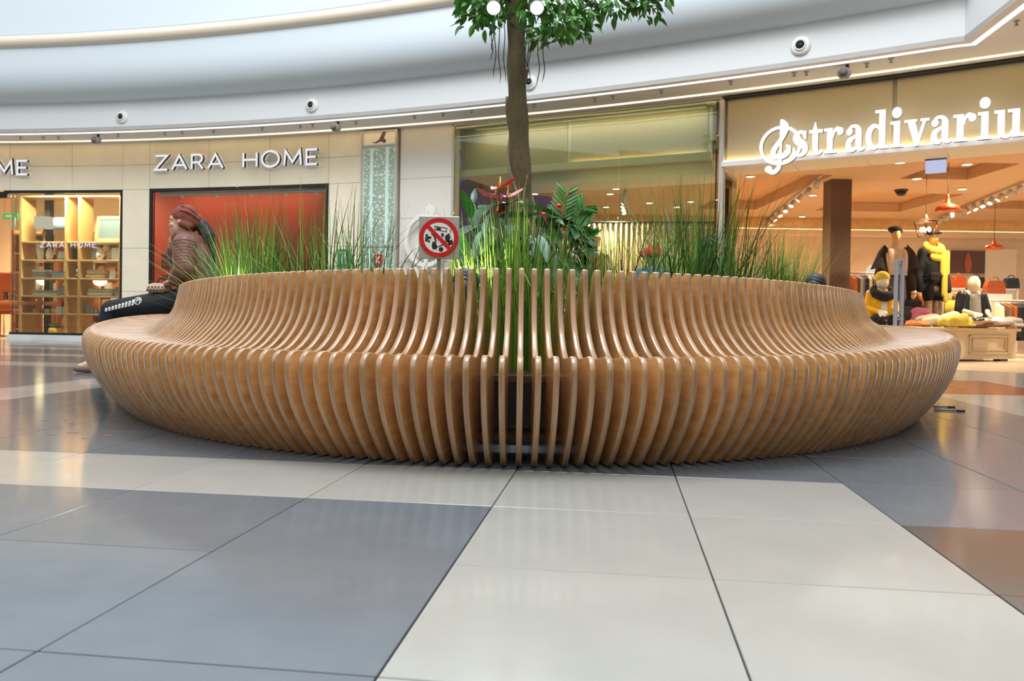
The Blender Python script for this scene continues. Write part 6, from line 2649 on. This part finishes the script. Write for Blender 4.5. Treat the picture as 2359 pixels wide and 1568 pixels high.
def down_lamp(root, power, color, z=-0.03, spread=2.5):
    l = bpy.data.lights.new('downlight_lamp', 'SPOT')
    l.energy, l.color, l.spot_size, l.spot_blend, l.shadow_soft_size = power, color, spread, 0.8, 0.06
    o = bpy.data.objects.new('downlight_lamp', l)
    COL.objects.link(o)
    o.parent = root
    o.location = (0, 0, z)


def window_fill(label, px, off, z, power, w, tilt):  # fill light with a housing, added to brighten a shop window
    q = wp(px, 500, off)
    root = thing('window_fill', label, 'lamp', (q.x, q.y, z), WA(q.x))
    m = MB()
    m.cbox((0, 0, 0.03), (w, 0.08, 0.05), 0.006)
    m.build('housing', 'white_paint', root)
    l = bpy.data.lights.new('window_fill_light', 'AREA')
    l.shape, l.size, l.size_y, l.energy, l.color = 'RECTANGLE', w, 0.06, power, (1.0, 0.86, 0.66)
    o = bpy.data.objects.new('window_fill_light', l)
    COL.objects.link(o)
    o.parent = root
    o.location = (0, 0, -0.002)
    o.rotation_euler = (tilt, 0, 0)


window_fill('added fill light bar hidden over the display shelf window', 160, -0.18, ZT1 + 0.04, 80, 1.5, 0.15)
window_fill('added fill light bar under the soffit behind the glass front', 1340, -0.12, HS - 0.07, 6, 3.2, 0.5)
window_fill('added fill light bar hidden over the red display board', 549, -0.20, ZT2 + 0.04, 9, 2.4, 0.0)
HD = ((90, 441), (243, 441), (173, 463), (138, 477), (240, 476), (58, 463))
for k, (px, py) in enumerate(HD):
    q = hgt(px, py, 2.94)
    if q.y < WY(q.x) + 0.2:
        q = wp(px, py, -0.6)
    if q.y > 15.8:
        q = at(px, py, 15.4 + 0.1 * k)
    root = thing('downlight', 'round ceiling downlight inside the home shop, %s from the left' % ORD[sorted(HD).index((px, py))], 'lamp', (q.x, q.y, 2.951), 0, 'downlights in the home shop')
    m = MB()
    m.lathe([(0.085, 0.0), (0.085, -0.012), (0.065, -0.012), (0.065, 0.0)], 18)
    m.build('rim', 'white_paint', root)
    m = MB()
    m.lathe([(0.066, -0.006), (0.001, -0.006)], 18)
    m.build('lens', 'downlight', root)
    down_lamp(root, 150, (1.0, 0.80, 0.54))
for px, lab in ((100, 'added fill light globe on a stand behind the left bays of the display shelf'), (230, 'added fill light globe on a stand behind the right bays of the display shelf'), (10, 'added fill light globe on a stand behind the doorway table')):
    q = at(px, 640, 14.6)
    root = thing('fill_globe', lab, 'lamp', (q.x, q.y, 0))  # glowing globes added to brighten the home shop behind the shelf
    m = MB()
    m.lathe([(0.14, 0), (0.14, 0.02), (0.012, 0.03), (0.012, 0.95), (0.001, 0.95)], 16)
    m.build('stand', 'bronze', root)
    m = MB()
    m.ell((0, 0, 1.05), (0.12, 0.12, 0.11), 16, 10)
    m.build('globe', 'globe_glow', root)
for k in range(5):
    m = MB()
    m.box((0, 0, 0), (5.5, 0.05, 0.03))
    root = tag(m.build('strip_lamp', 'led_white', None, (-6.5, 13.6 + 0.6 * k, 2.93), -0.10), 'long white strip light on the home shop ceiling, %s from the window' % ('first', 'second', 'third', 'fourth', 'fifth')[k], 'lamp', 'strip lights in the home shop')
# ------------------------------------------------------------------ fashion shop fittings
def col_at(px, py, Y, label, w, name='shop_column', m_='column_brown'):
    pass


q = at(1928, 500, 11.9)
m = MB()
m.box((0, 0, ZC / 2), (0.30, 0.30, ZC))
struct(m.build('pillar', 'column_brown', None, (q.x, 11.9, 0)))

# display table
ta, tb_ = hgt(2090, 833), hgt(2340, 832)
dT = Vector((tb_.x - ta.x, tb_.y - ta.y, 0)).normalized()
TL = 2.9
TR = Vector((tb_.x, tb_.y, 0))
TLc = TR - dT * TL
table = thing('display_table', 'low cream display table with panelled sides in the shop entrance', 'table', TLc, math.atan2(dT.y, dT.x))
m = MB()
m.cbox((TL / 2, 0.5, 0.415), (TL + 0.06, 1.10, 0.04), 0.006)
m.build('table_top', 'table_paint', table)
m = MB()
m.box((TL / 2, 0.5, 0.212), (TL, 1.0, 0.365))
m.build('body', 'table_paint', table)
for k in range(3):
    x0, x1 = TL - 0.92 * (k + 1) + 0.10, TL - 0.92 * k - 0.14
    m = MB()
    for a, b, c, e in ((x0, x1, 0.10, 0.118), (x0, x1, 0.322, 0.34), (x0, x0 + 0.018, 0.10, 0.34), (x1 - 0.018, x1, 0.10, 0.34), (x0 + 0.05, x1 - 0.05, 0.145, 0.155), (x0 + 0.05, x1 - 0.05, 0.285, 0.295), (x0 + 0.05, x0 + 0.06, 0.145, 0.295), (x1 - 0.06, x1 - 0.05, 0.145, 0.295)):
        m.box(((a + b) / 2, -0.008, (c + e) / 2), (b - a, 0.018, e - c))
    m.build('panel_moulding', 'table_paint', table)
for x in (0.15, TL - 0.15):
    for y in (0.1, 0.9):
        m = MB()
        m.box((x, y, 0.016), (0.14, 0.1, 0.032))
        m.build('foot', 'black_metal', table)


def pile(name, label, px, py_base, Y, w, dpt, h, mname, seed, cat='clothes'):
    """Soft folded heap of cloth."""
    rnd = random.Random(seed)
    q = at(px, py_base, Y)
    mb = MB()
    for k in range(9):
        a = rnd.uniform(-1, 1)
        b = rnd.uniform(-0.8, 0.8)
        hh = h * (1 - 0.55 * a * a) * rnd.uniform(0.6, 1.0)
        p0 = (a * w * 0.42, b * dpt * 0.35, 0.03)
        ang = rnd.uniform(-0.6, 0.6)
        L = w * rnd.uniform(0.10, 0.22)
        mb.cap((p0[0] - L * math.cos(ang), p0[1] - L * math.sin(ang), hh * 0.40), hh * 0.34 + 0.012, (p0[0] + L * math.cos(ang), p0[1] + L * math.sin(ang), hh * 0.62), hh * 0.32 + 0.012, 10)
    mb.box((0, 0, 0.02), (w * 0.85, dpt * 0.7, 0.03))
    o = blob_part(name, mb, mname, None, 0.014, 4, (q.x, q.y, TABH + 0.012))
    tag(o, label, cat)


pile('folded_clothes', 'peach folded scarf left of the white heap on the display table', 2100, 742, 10.35, 0.42, 0.3, 0.08, 'cloth_orange', 1)
pile('folded_clothes', 'patterned gray top on the display table', 2122, 740, 10.45, 0.24, 0.26, 0.14, 'cloth_gray', 2)
pile('folded_clothes', 'heap of cream knitwear on the display table', 2165, 744, 10.45, 0.50, 0.4, 0.24, 'cloth_cream', 3)
pile('yellow_scarf', 'crumpled bright yellow scarf on the display table', 2205, 748, 10.20, 0.44, 0.32, 0.18, 'cloth_yellow', 4, 'scarf')
pile('folded_clothes', 'white folded garment before the bare-headed mannequin', 2265, 738, 10.60, 0.50, 0.3, 0.15, 'cloth_cream', 5)
pile('belt_coil', 'coiled dark belts beside the yellow scarf', 2248, 740, 10.40, 0.20, 0.2, 0.14, 'leather_black', 6, 'belts')
pile('folded_clothes', 'brown folded trousers at the table front', 2270, 752, 10.35, 0.50, 0.3, 0.10, 'cloth_brown', 7)
pile('folded_clothes', 'gray-brown knitted heap at the right end of the table', 2318, 750, 10.55, 0.50, 0.36, 0.15, 'cloth_gray', 8)
pile('folded_clothes', 'dark brown coat heaped beside the security gate', 2096, 720, 10.75, 0.46, 0.34, 0.34, 'cloth_char', 9)
pile('pink_scarf', 'mauve pink scarf hanging over the dark coat', 2118, 730, 10.65, 0.18, 0.2, 0.30, 'cloth_pink', 10, 'scarf')
pile('leather_bag', 'black leather bag right of the patterned boots', 2182, 712, 10.95, 0.28, 0.2, 0.16, 'leather_black', 11, 'bag')

# security gate
q = hgt(2067, 800)
q = at(2070, 700, 9.0)
gate = thing('security_gate', 'blue-gray two-post security gate at the shop entrance', 'gate', (q.x, 9.0, 0), 0.1)
gh = at(2070, 597, 9.0).z
for x in (-0.035, 0.035):
    m = MB()
    m.cbox((x, 0, gh / 2), (0.026, 0.06, gh), 0.008)
    m.build('post', 'steel_blue', gate)
m = MB()
m.cbox((0, 0, gh - 0.03), (0.09, 0.05, 0.06), 0.008)
m.build('top_bar', 'steel_blue', gate)
for z in (0.52, 0.58):
    m = MB()
    m.cbox((0, 0, z), (0.06, 0.04, 0.02), 0.004)
    m.build('brace', 'steel_blue', gate)
m = MB()
m.cbox((0, 0, 0.02), (0.16, 0.2, 0.04), 0.008)
m.build('base', 'steel_blue', gate)
m = MB()
m.cbox((0.01, -0.028, gh - 0.03), (0.02, 0.006, 0.015), 0.002)
m.build('indicator', 'sign_red', gate)


# pendants
def pendant(px, py_top, py_bot, Y, w_px, label, mname='copper'):
    q = at(px, py_bot, Y)
    r = w_px / 2 * Y / FPX
    h = at(px, py_top, Y).z - q.z
    root = thing('pendant_lamp', label, 'lamp', (q.x, q.y, q.z), 0, 'copper pendant lamps')
    m = MB()
    m.lathe([(r, 0), (r, h * 0.10), (r * 0.86, h * 0.30), (r * 0.45, h * 0.42), (r * 0.22, h * 0.50), (r * 0.12, h * 0.86), (r * 0.08, h), (0.004, h)], 28)
    m.build('lamp_shade', mname, root)
    m = MB()
    m.lathe([(r * 0.95, 0.002), (0.001, 0.012)], 24)
    m.build('diffuser', 'lampshade', root)
    m = MB()
    m.tube([(0, 0, h), (0, 0, ZC - q.z + 0.05)], 0.005, 6)
    m.build('cord', 'cloth_brown', root)


pendant(2183, 447, 487, 10.6, 54, 'copper pendant lamp hanging above the mannequin with the yellow scarf')
pendant(2290, 548, 574, 13.4, 40, 'copper pendant lamp hanging in front of the brown poster')
# lantern
q = at(2132, 545, 10.9)
lt = thing('lantern', 'bronze lantern chandelier with small bulbs hanging between the two standing mannequins', 'lamp', q)
zz = at(2132, 506, 10.9).z - q.z
m = MB()
m.lathe([(0.17, zz * 0.82), (0.15, zz * 0.90), (0.07, zz * 1.02), (0.03, zz * 1.12), (0.012, zz * 1.3)], 6, 0, False)
m.build('roof_cap', 'bronze', lt)
for k in range(6):
    a = 2 * PI * k / 6
    m = MB()
    m.tube([(0.16 * math.cos(a), 0.16 * math.sin(a), zz * 0.84), (0.10 * math.cos(a), 0.10 * math.sin(a), 0)], 0.006, 5)
    m.build('bar', 'bronze', lt)
m = MB()
m.tube([(0.10 * math.cos(2 * PI * k / 18), 0.10 * math.sin(2 * PI * k / 18), 0) for k in range(19)], 0.007, 5)
m.build('lower_ring', 'bronze', lt)
for k in range(5):
    a = 2 * PI * k / 5
    m = MB()
    m.ell((0.055 * math.cos(a), 0.055 * math.sin(a), zz * 0.42), (0.018, 0.018, 0.032), 10, 8)
    m.build('bulb', 'bulb', lt)
m = MB()
m.tube([(0, 0, zz * 1.2), (0, 0, ZC - q.z + 0.03)], 0.005, 6)
m.build('chain', 'bronze', lt)

# spot tracks
def track(label, pts, n, skip=()):
    a, b = hgt(*pts[0], ZC - 0.06), hgt(*pts[1], ZC - 0.06)
    root = thing('light_track', label, 'lamp', (a.x, a.y, ZC), 0, 'spot tracks on the shop ceiling')
    m = MB()
    m.tube([(0, 0, -0.03), (b.x - a.x, b.y - a.y, -0.03)], 0.016, 6)
    m.build('rail', 'pale_metal', root)
    for k in range(n):
        u = (k + 0.5) / n
        p = Vector(((b.x - a.x) * u, (b.y - a.y) * u, -0.05))
        m = MB()
        T = TM(p + Vector((0, 0, -0.06)), 0.7 * k, 0.6)
        m.lathe([(0.001, 0.08), (0.035, 0.07), (0.042, -0.05), (0.036, -0.05), (0.034, -0.03), (0.001, -0.03)], 12, 0, True, T)
        h = m.build('spot_head', 'pale_metal', root)
        m = MB()
        m.lathe([(0.036, -0.048), (0.001, -0.056)], 12, 0, True, T)
        m.build('lens', 'bulb', h)


track('track of small spots on the ceiling left of the brown pillar', ((1893, 408), (1755, 520)), 9)
track('track of small spots on the ceiling behind the copper pendant', ((2359, 425), (2160, 505)), 11)
track('track of small spots seen through the glass front', ((1440, 436), (1436, 484)), 6)
FD = ((1419, 435), (1396, 477), (1496, 468), (1592, 465), (1232, 447), (2073, 375), (2112, 412), (1848, 499))
for k, (px, py) in enumerate(FD):
    q = hgt(px, py, ZC - 0.012)
    if q.y > YB - 0.3 or q.y < WY(q.x) + 0.2:
        q = at(px, py, 14.0 if px < 1700 else 9.6)
        q.z = ZC - 0.012
    root = thing('downlight', 'recessed downlight in the fashion shop ceiling, %s from the left' % ORD[sorted(FD).index((px, py))], 'lamp', (q.x, q.y, ZC - 0.006), 0, 'downlights in the fashion shop')
    m = MB()
    m.lathe([(0.075, 0.0), (0.075, -0.010), (0.058, -0.010), (0.058, 0.0)], 16)
    m.build('rim', 'white_paint', root)
    m = MB()
    m.lathe([(0.059, -0.005), (0.001, -0.005)], 16)
    m.build('lens', 'downlight', root)
for k, (x, y) in enumerate(((1.6, 13.4), (3.0, 14.8), (4.9, 13.2), (5.9, 10.5), (7.3, 9.9), (6.9, 12.4), (8.8, 11.6), (7.9, 14.6), (3.4, 11.6))):  # extra lamps added at chosen spots to light the shop interior
    root = thing('downlight', 'added recessed fill lamp over the shop floor, %s of the inner row' % ORD[k], 'lamp', (x, y, ZC - 0.006), 0, 'fill lamps added over the fashion shop floor')
    m = MB()
    m.lathe([(0.075, 0.0), (0.075, -0.010), (0.058, -0.010), (0.058, 0.0)], 16)
    m.build('rim', 'white_paint', root)
    m = MB()
    m.lathe([(0.059, -0.005), (0.001, -0.005)], 16)
    m.build('lens', 'downlight', root)
    down_lamp(root, 200, (1.0, 0.83, 0.60))
q = hgt(2076, 437, ZC)
dc = thing('dome_camera', 'black dome camera on the shop ceiling', 'camera', (q.x, q.y, ZC))
m = MB()
m.lathe([(0.10, 0), (0.10, -0.02), (0.085, -0.03)], 18)
m.build('base', 'dark_gray', dc)
m = MB()
m.lathe([(0.085, -0.03), (0.07, -0.07), (0.04, -0.095), (0.001, -0.10)], 18)
m.build('dome', 'leather_black', dc)
# back of the lit exit sign
a, b = wp(2132, 371, -0.55), wp(2180, 397, -0.55)
ex = thing('exit_sign', 'small pale blue lit panel hanging under the sign band', 'sign', ((a.x + b.x) / 2, (a.y + b.y) / 2, b.z), WA(a.x))
w, h = (b - a).xy.length, a.z - b.z
m = MB()
m.cbox((0, 0, h / 2), (w, 0.015, h), 0.002)
m.build('light_panel', 'blue_light', ex)
m = MB()
m.box((0, 0, h + 0.015), (w * 1.04, 0.04, 0.03))
m.build('housing', 'gray_metal', ex)
# glass door leaf folded open
a, b = wp(1670, 500, -0.15), at(1695, 500, 10.2)
d = Vector((b.x - a.x, b.y - a.y, 0))
gd = thing('glass_door', 'open frameless glass door leaf left of the shop entrance', 'door', (a.x, a.y, 0), math.atan2(d.y, d.x))
m = MB()
m.box((d.length / 2, 0, 1.13), (d.length, 0.012, 2.22))
m.build('pane', 'pane_green', gd)
m = MB()
m.box((d.length / 2, 0, 2.25), (d.length, 0.03, 0.03))
m.build('top_rail', 'pale_metal', gd)

# curtain behind the glass front: many hanging strands
cur = thing('strand_curtain', 'cream curtain of hanging strands behind the glass front', 'curtain', at(1330, 640, 13.6).xy.to_3d())
ca, cb = at(1285, 490, 13.6), at(1650, 488, 13.3)
co = Vector(cur.location)
zt_ = 2.10
m = MB()
m.tube([Vector((ca.x, ca.y, zt_)) - co, Vector((cb.x, cb.y, zt_)) - co], 0.02, 6)
m.build('rail', 'dark_gray', cur)
for k in range(60):
    u = k / 59
    p = Vector((ca.x + (cb.x - ca.x) * u, ca.y + (cb.y - ca.y) * u + 0.03 * (k % 2), 0)) - co
    m = MB()
    m.tube([p + Vector((0, 0, 0.03)), p + Vector((0.004 * math.sin(k), 0, 1.0)), p + Vector((0, 0, zt_))], [0.022, 0.020, 0.018], 6)
    m.build('strand', 'curtain', cur)

# back wall: poster, shelves, bags
def on_back(px, py, off=0.1):
    return at(px, py, YB - off)


a, b = on_back(2191, 577, 0.05), on_back(2267, 630, 0.05)
ps = thing('wall_poster', 'dark brown poster with a standing figure on the shop back wall', 'poster', ((a.x + b.x) / 2, YB - 0.05, b.z))
w, h = b.x - a.x, a.z - b.z
m = MB()
m.box((0, 0, h / 2), (w, 0.03, h))
m.build('print', 'poster_brown', ps)
m = MB()
T = TM((0, -0.016, 0)) @ UP
m.prism([(-0.05 * w, 0.03 * h), (-0.10 * w, 0.45 * h), (-0.06 * w, 0.78 * h), (0.0, 0.95 * h), (0.06 * w, 0.78 * h), (0.12 * w, 0.4 * h), (0.06 * w, 0.03 * h)], 0, 0.003, 0, T)
m.build('figure', 'leather_tan', ps)
for (x0, x1, lab) in ((2120, 2188, 'left'), (2270, 2340, 'right')):
    a, b = on_back(x0, 573, 0.04), on_back(x1, 650, 0.04)
    m = MB()
    m.box(((a.x + b.x) / 2, YB - 0.03, (a.z + b.z) / 2), (b.x - a.x, 0.03, a.z - b.z))
    tag(m.build('wall_map_panel', 'shop_wall_white'), 'pale wall panel %s of the brown poster' % lab, 'panel')
YR = 14.2
za = at(2200, 662, YR).z
sh = thing('bag_shelf', 'white shelf unit carrying handbags at the back of the shop', 'shelf', (at(2255, 662, YR).x, YR, 0))
ws = at(2345, 662, YR).x - at(2170, 662, YR).x
for z in (0.5, za - 0.02, 0.08):
    m = MB()
    m.box((0, 0.15, z), (ws, 0.34, 0.03))
    m.build('shelf_board', 'white_paint', sh)
for x in (-ws / 2, -ws * 0.17, ws * 0.17, ws / 2):
    m = MB()
    m.box((x, 0.15, za / 2), (0.04, 0.34, za))
    m.build('upright', 'white_paint', sh)


def hbag(px0, px1, py0, Y, z, label, mname, slouch=False):
    a, b = at(px0, 660, Y), at(px1, 660, Y)
    w = b.x - a.x
    h = max(0.1, at((px0 + px1) / 2, py0, Y).z - z) * 0.78
    root = thing('handbag', label, 'bag', ((a.x + b.x) / 2, Y, z))
    m = MB()
    prof = [(-w / 2, 0), (w / 2, 0), (w * 0.47, h * 0.6), (w * 0.36, h), (-w * 0.36, h), (-w * 0.47, h * 0.6)]
    m.prism(prof, -0.07, 0.07, 0, UP)
    m.build('pouch', mname, root)
    m = MB()
    m.prism([(-w * 0.38, h * 0.95), (-w * 0.42, h * 0.55), (w * 0.42, h * 0.55), (w * 0.38, h * 0.95)], 0.071, 0.08, 0, UP)
    m.build('flap', mname, root)
    m = MB()
    m.tube(catmull([(-w * 0.25, 0, h), (-w * 0.15, 0, h * 1.25), (w * 0.15, 0, h * 1.25), (w * 0.25, 0, h)], 4), 0.008, 6)
    m.build('handle', mname, root)


hbag(2180, 2196, 633, YR + 0.1, za, 'small orange handbag, the left of two on the back shelf', 'leather_orange')
hbag(2196, 2222, 630, YR + 0.1, za, 'larger orange handbag, the right of two on the back shelf', 'leather_orange')
hbag(2233, 2266, 632, YR + 0.1, za, 'black doctor bag in the middle of the back shelf', 'leather_black')
hbag(2268, 2312, 638, YR - 0.25, at(2290, 677, YR - 0.25).z, 'big tan leather tote on the lower step of the back shelf', 'leather_tan')
hbag(2314, 2344, 634, YR + 0.1, za, 'black handbag at the right end of the back shelf', 'leather_black')
st = MB()
zz = at(2290, 677, YR - 0.25).z
st.box((at(2290, 677, YR - 0.25).x, YR - 0.25, zz / 2), (0.5, 0.22, zz))
tag(st.build('display_block', 'white_paint'), 'white block under the tan leather tote', 'block')


# clothes rails
def rack(label, px0, px1, py, Y, cols, long=0.8, gl='rail'):
    a, b = at(px0, py, Y), at(px1, py, Y)
    z = a.z
    L = b.x - a.x
    root = thing('clothes_rail', label, 'rack', (a.x, Y, 0))
    m = MB()
    m.tube([(-0.05, 0, z), (L + 0.05, 0, z)], 0.014, 8)
    m.build('bar', 'pale_metal', root)
    for x in (-0.03, L + 0.03):
        m = MB()
        m.tube([(x, 0, 0.03), (x, 0, z)], 0.014, 8)
        m.build('post', 'pale_metal', root)
        m = MB()
        m.box((x, 0, 0.015), (0.05, 0.45, 0.03))
        m.build('foot', 'pale_metal', root)
    n = len(cols)
    for k, c in enumerate(cols):
        x = a.x + L * (k + 0.5) / n
        ln = long * (0.9 + 0.1 * math.sin(k * 2.1))
        g = thing('hanging_garment', '%s garment, %s from the left on the %s' % (NAMES.get(c, 'dark'), ORD[k], gl), 'clothes', (x, Y, 0), 0.25 * math.sin(k), 'garments on the shop rails')
        m = MB()
        w = 0.20
        m.add([(-0.025, -w, z - 0.10), (0.025, -w, z - 0.10), (0.03, -0.05, z - 0.04), (-0.03, -0.05, z - 0.04), (0.03, 0.05, z - 0.04), (-0.03, 0.05, z - 0.04), (0.025, w, z - 0.10), (-0.025, w, z - 0.10),
               (-0.04, -w * 1.05, z - ln), (0.045, -w * 1.05, z - ln), (0.045, w * 1.05, z - ln), (-0.04, w * 1.05, z - ln)],
              [(0, 1, 2, 3), (3, 2, 4, 5), (5, 4, 6, 7), (0, 8, 9, 1), (7, 6, 10, 11), (1, 9, 10, 6, 4, 2), (0, 3, 5, 7, 11, 8), (8, 11, 10, 9)], 0, False)
        m.build('cloth', c, g)
        m = MB()
        m.tube([(0, 0, z - 0.04), (0, 0, z + 0.012), (0, 0.02, z + 0.02), (0, 0.03, z + 0.0)], 0.004, 5)
        m.build('hanger', 'pale_metal', g)


NAMES = {'cloth_char': 'charcoal', 'cloth_black': 'black', 'cloth_gray': 'gray', 'cloth_beige': 'beige', 'cloth_cream': 'cream', 'cloth_brown': 'brown', 'cloth_orange': 'peach', 'cloth_plum': 'plum', 'cloth_green': 'green', 'cloth_red': 'red', 'cloth_pink': 'pink', 'cloth_snake': 'mottled', 'leather_tan': 'tan'}
rack('clothes rail right of the brown pillar', 1955, 2012, 628, 12.2, ['leather_tan', 'cloth_gray', 'cloth_plum', 'cloth_black', 'cloth_char', 'cloth_beige', 'cloth_gray'], 0.75, 'rail right of the brown pillar')
rack('low clothes rail between the standing mannequins', 2085, 2140, 672, 12.6, ['cloth_cream', 'cloth_snake', 'cloth_beige', 'cloth_brown', 'cloth_gray', 'cloth_pink', 'cloth_cream'], 0.5, 'rail between the standing mannequins')
rack('clothes rail behind the bare-headed mannequin', 2195, 2262, 676, 12.4, ['cloth_brown', 'cloth_green', 'cloth_orange', 'cloth_cream', 'cloth_red', 'cloth_pink', 'cloth_beige', 'cloth_cream'], 0.6, 'rail behind the bare-headed mannequin')
rack('clothes rail at the right picture edge', 2285, 2400, 692, 12.0, ['cloth_cream', 'cloth_brown', 'leather_tan', 'cloth_black', 'cloth_black', 'cloth_char', 'cloth_black', 'cloth_black', 'cloth_char'], 0.6, 'rail at the right picture edge')
rack('clothes rail seen left of the glass door', 1700, 1780, 640, 13.2, ['cloth_cream', 'cloth_beige', 'cloth_cream', 'cloth_gray', 'cloth_beige', 'cloth_cream'], 0.8, 'rail left of the glass door')
q = at(2015, 625, 13.0)
fl = thing('table_lamp', 'glowing round lamp behind the coat rail', 'lamp', (q.x, 13.0, 0))
m = MB()
m.lathe([(0.16, 0), (0.16, 0.02), (0.015, 0.03), (0.015, q.z - 0.1), (0.001, q.z - 0.1)], 16)
m.build('stand', 'bronze', fl)
m = MB()
m.ell((0, 0, q.z), (0.13, 0.13, 0.12), 18, 12)
m.build('globe', 'lampshade', fl)

bpy.data.scenes.remove(TMP)
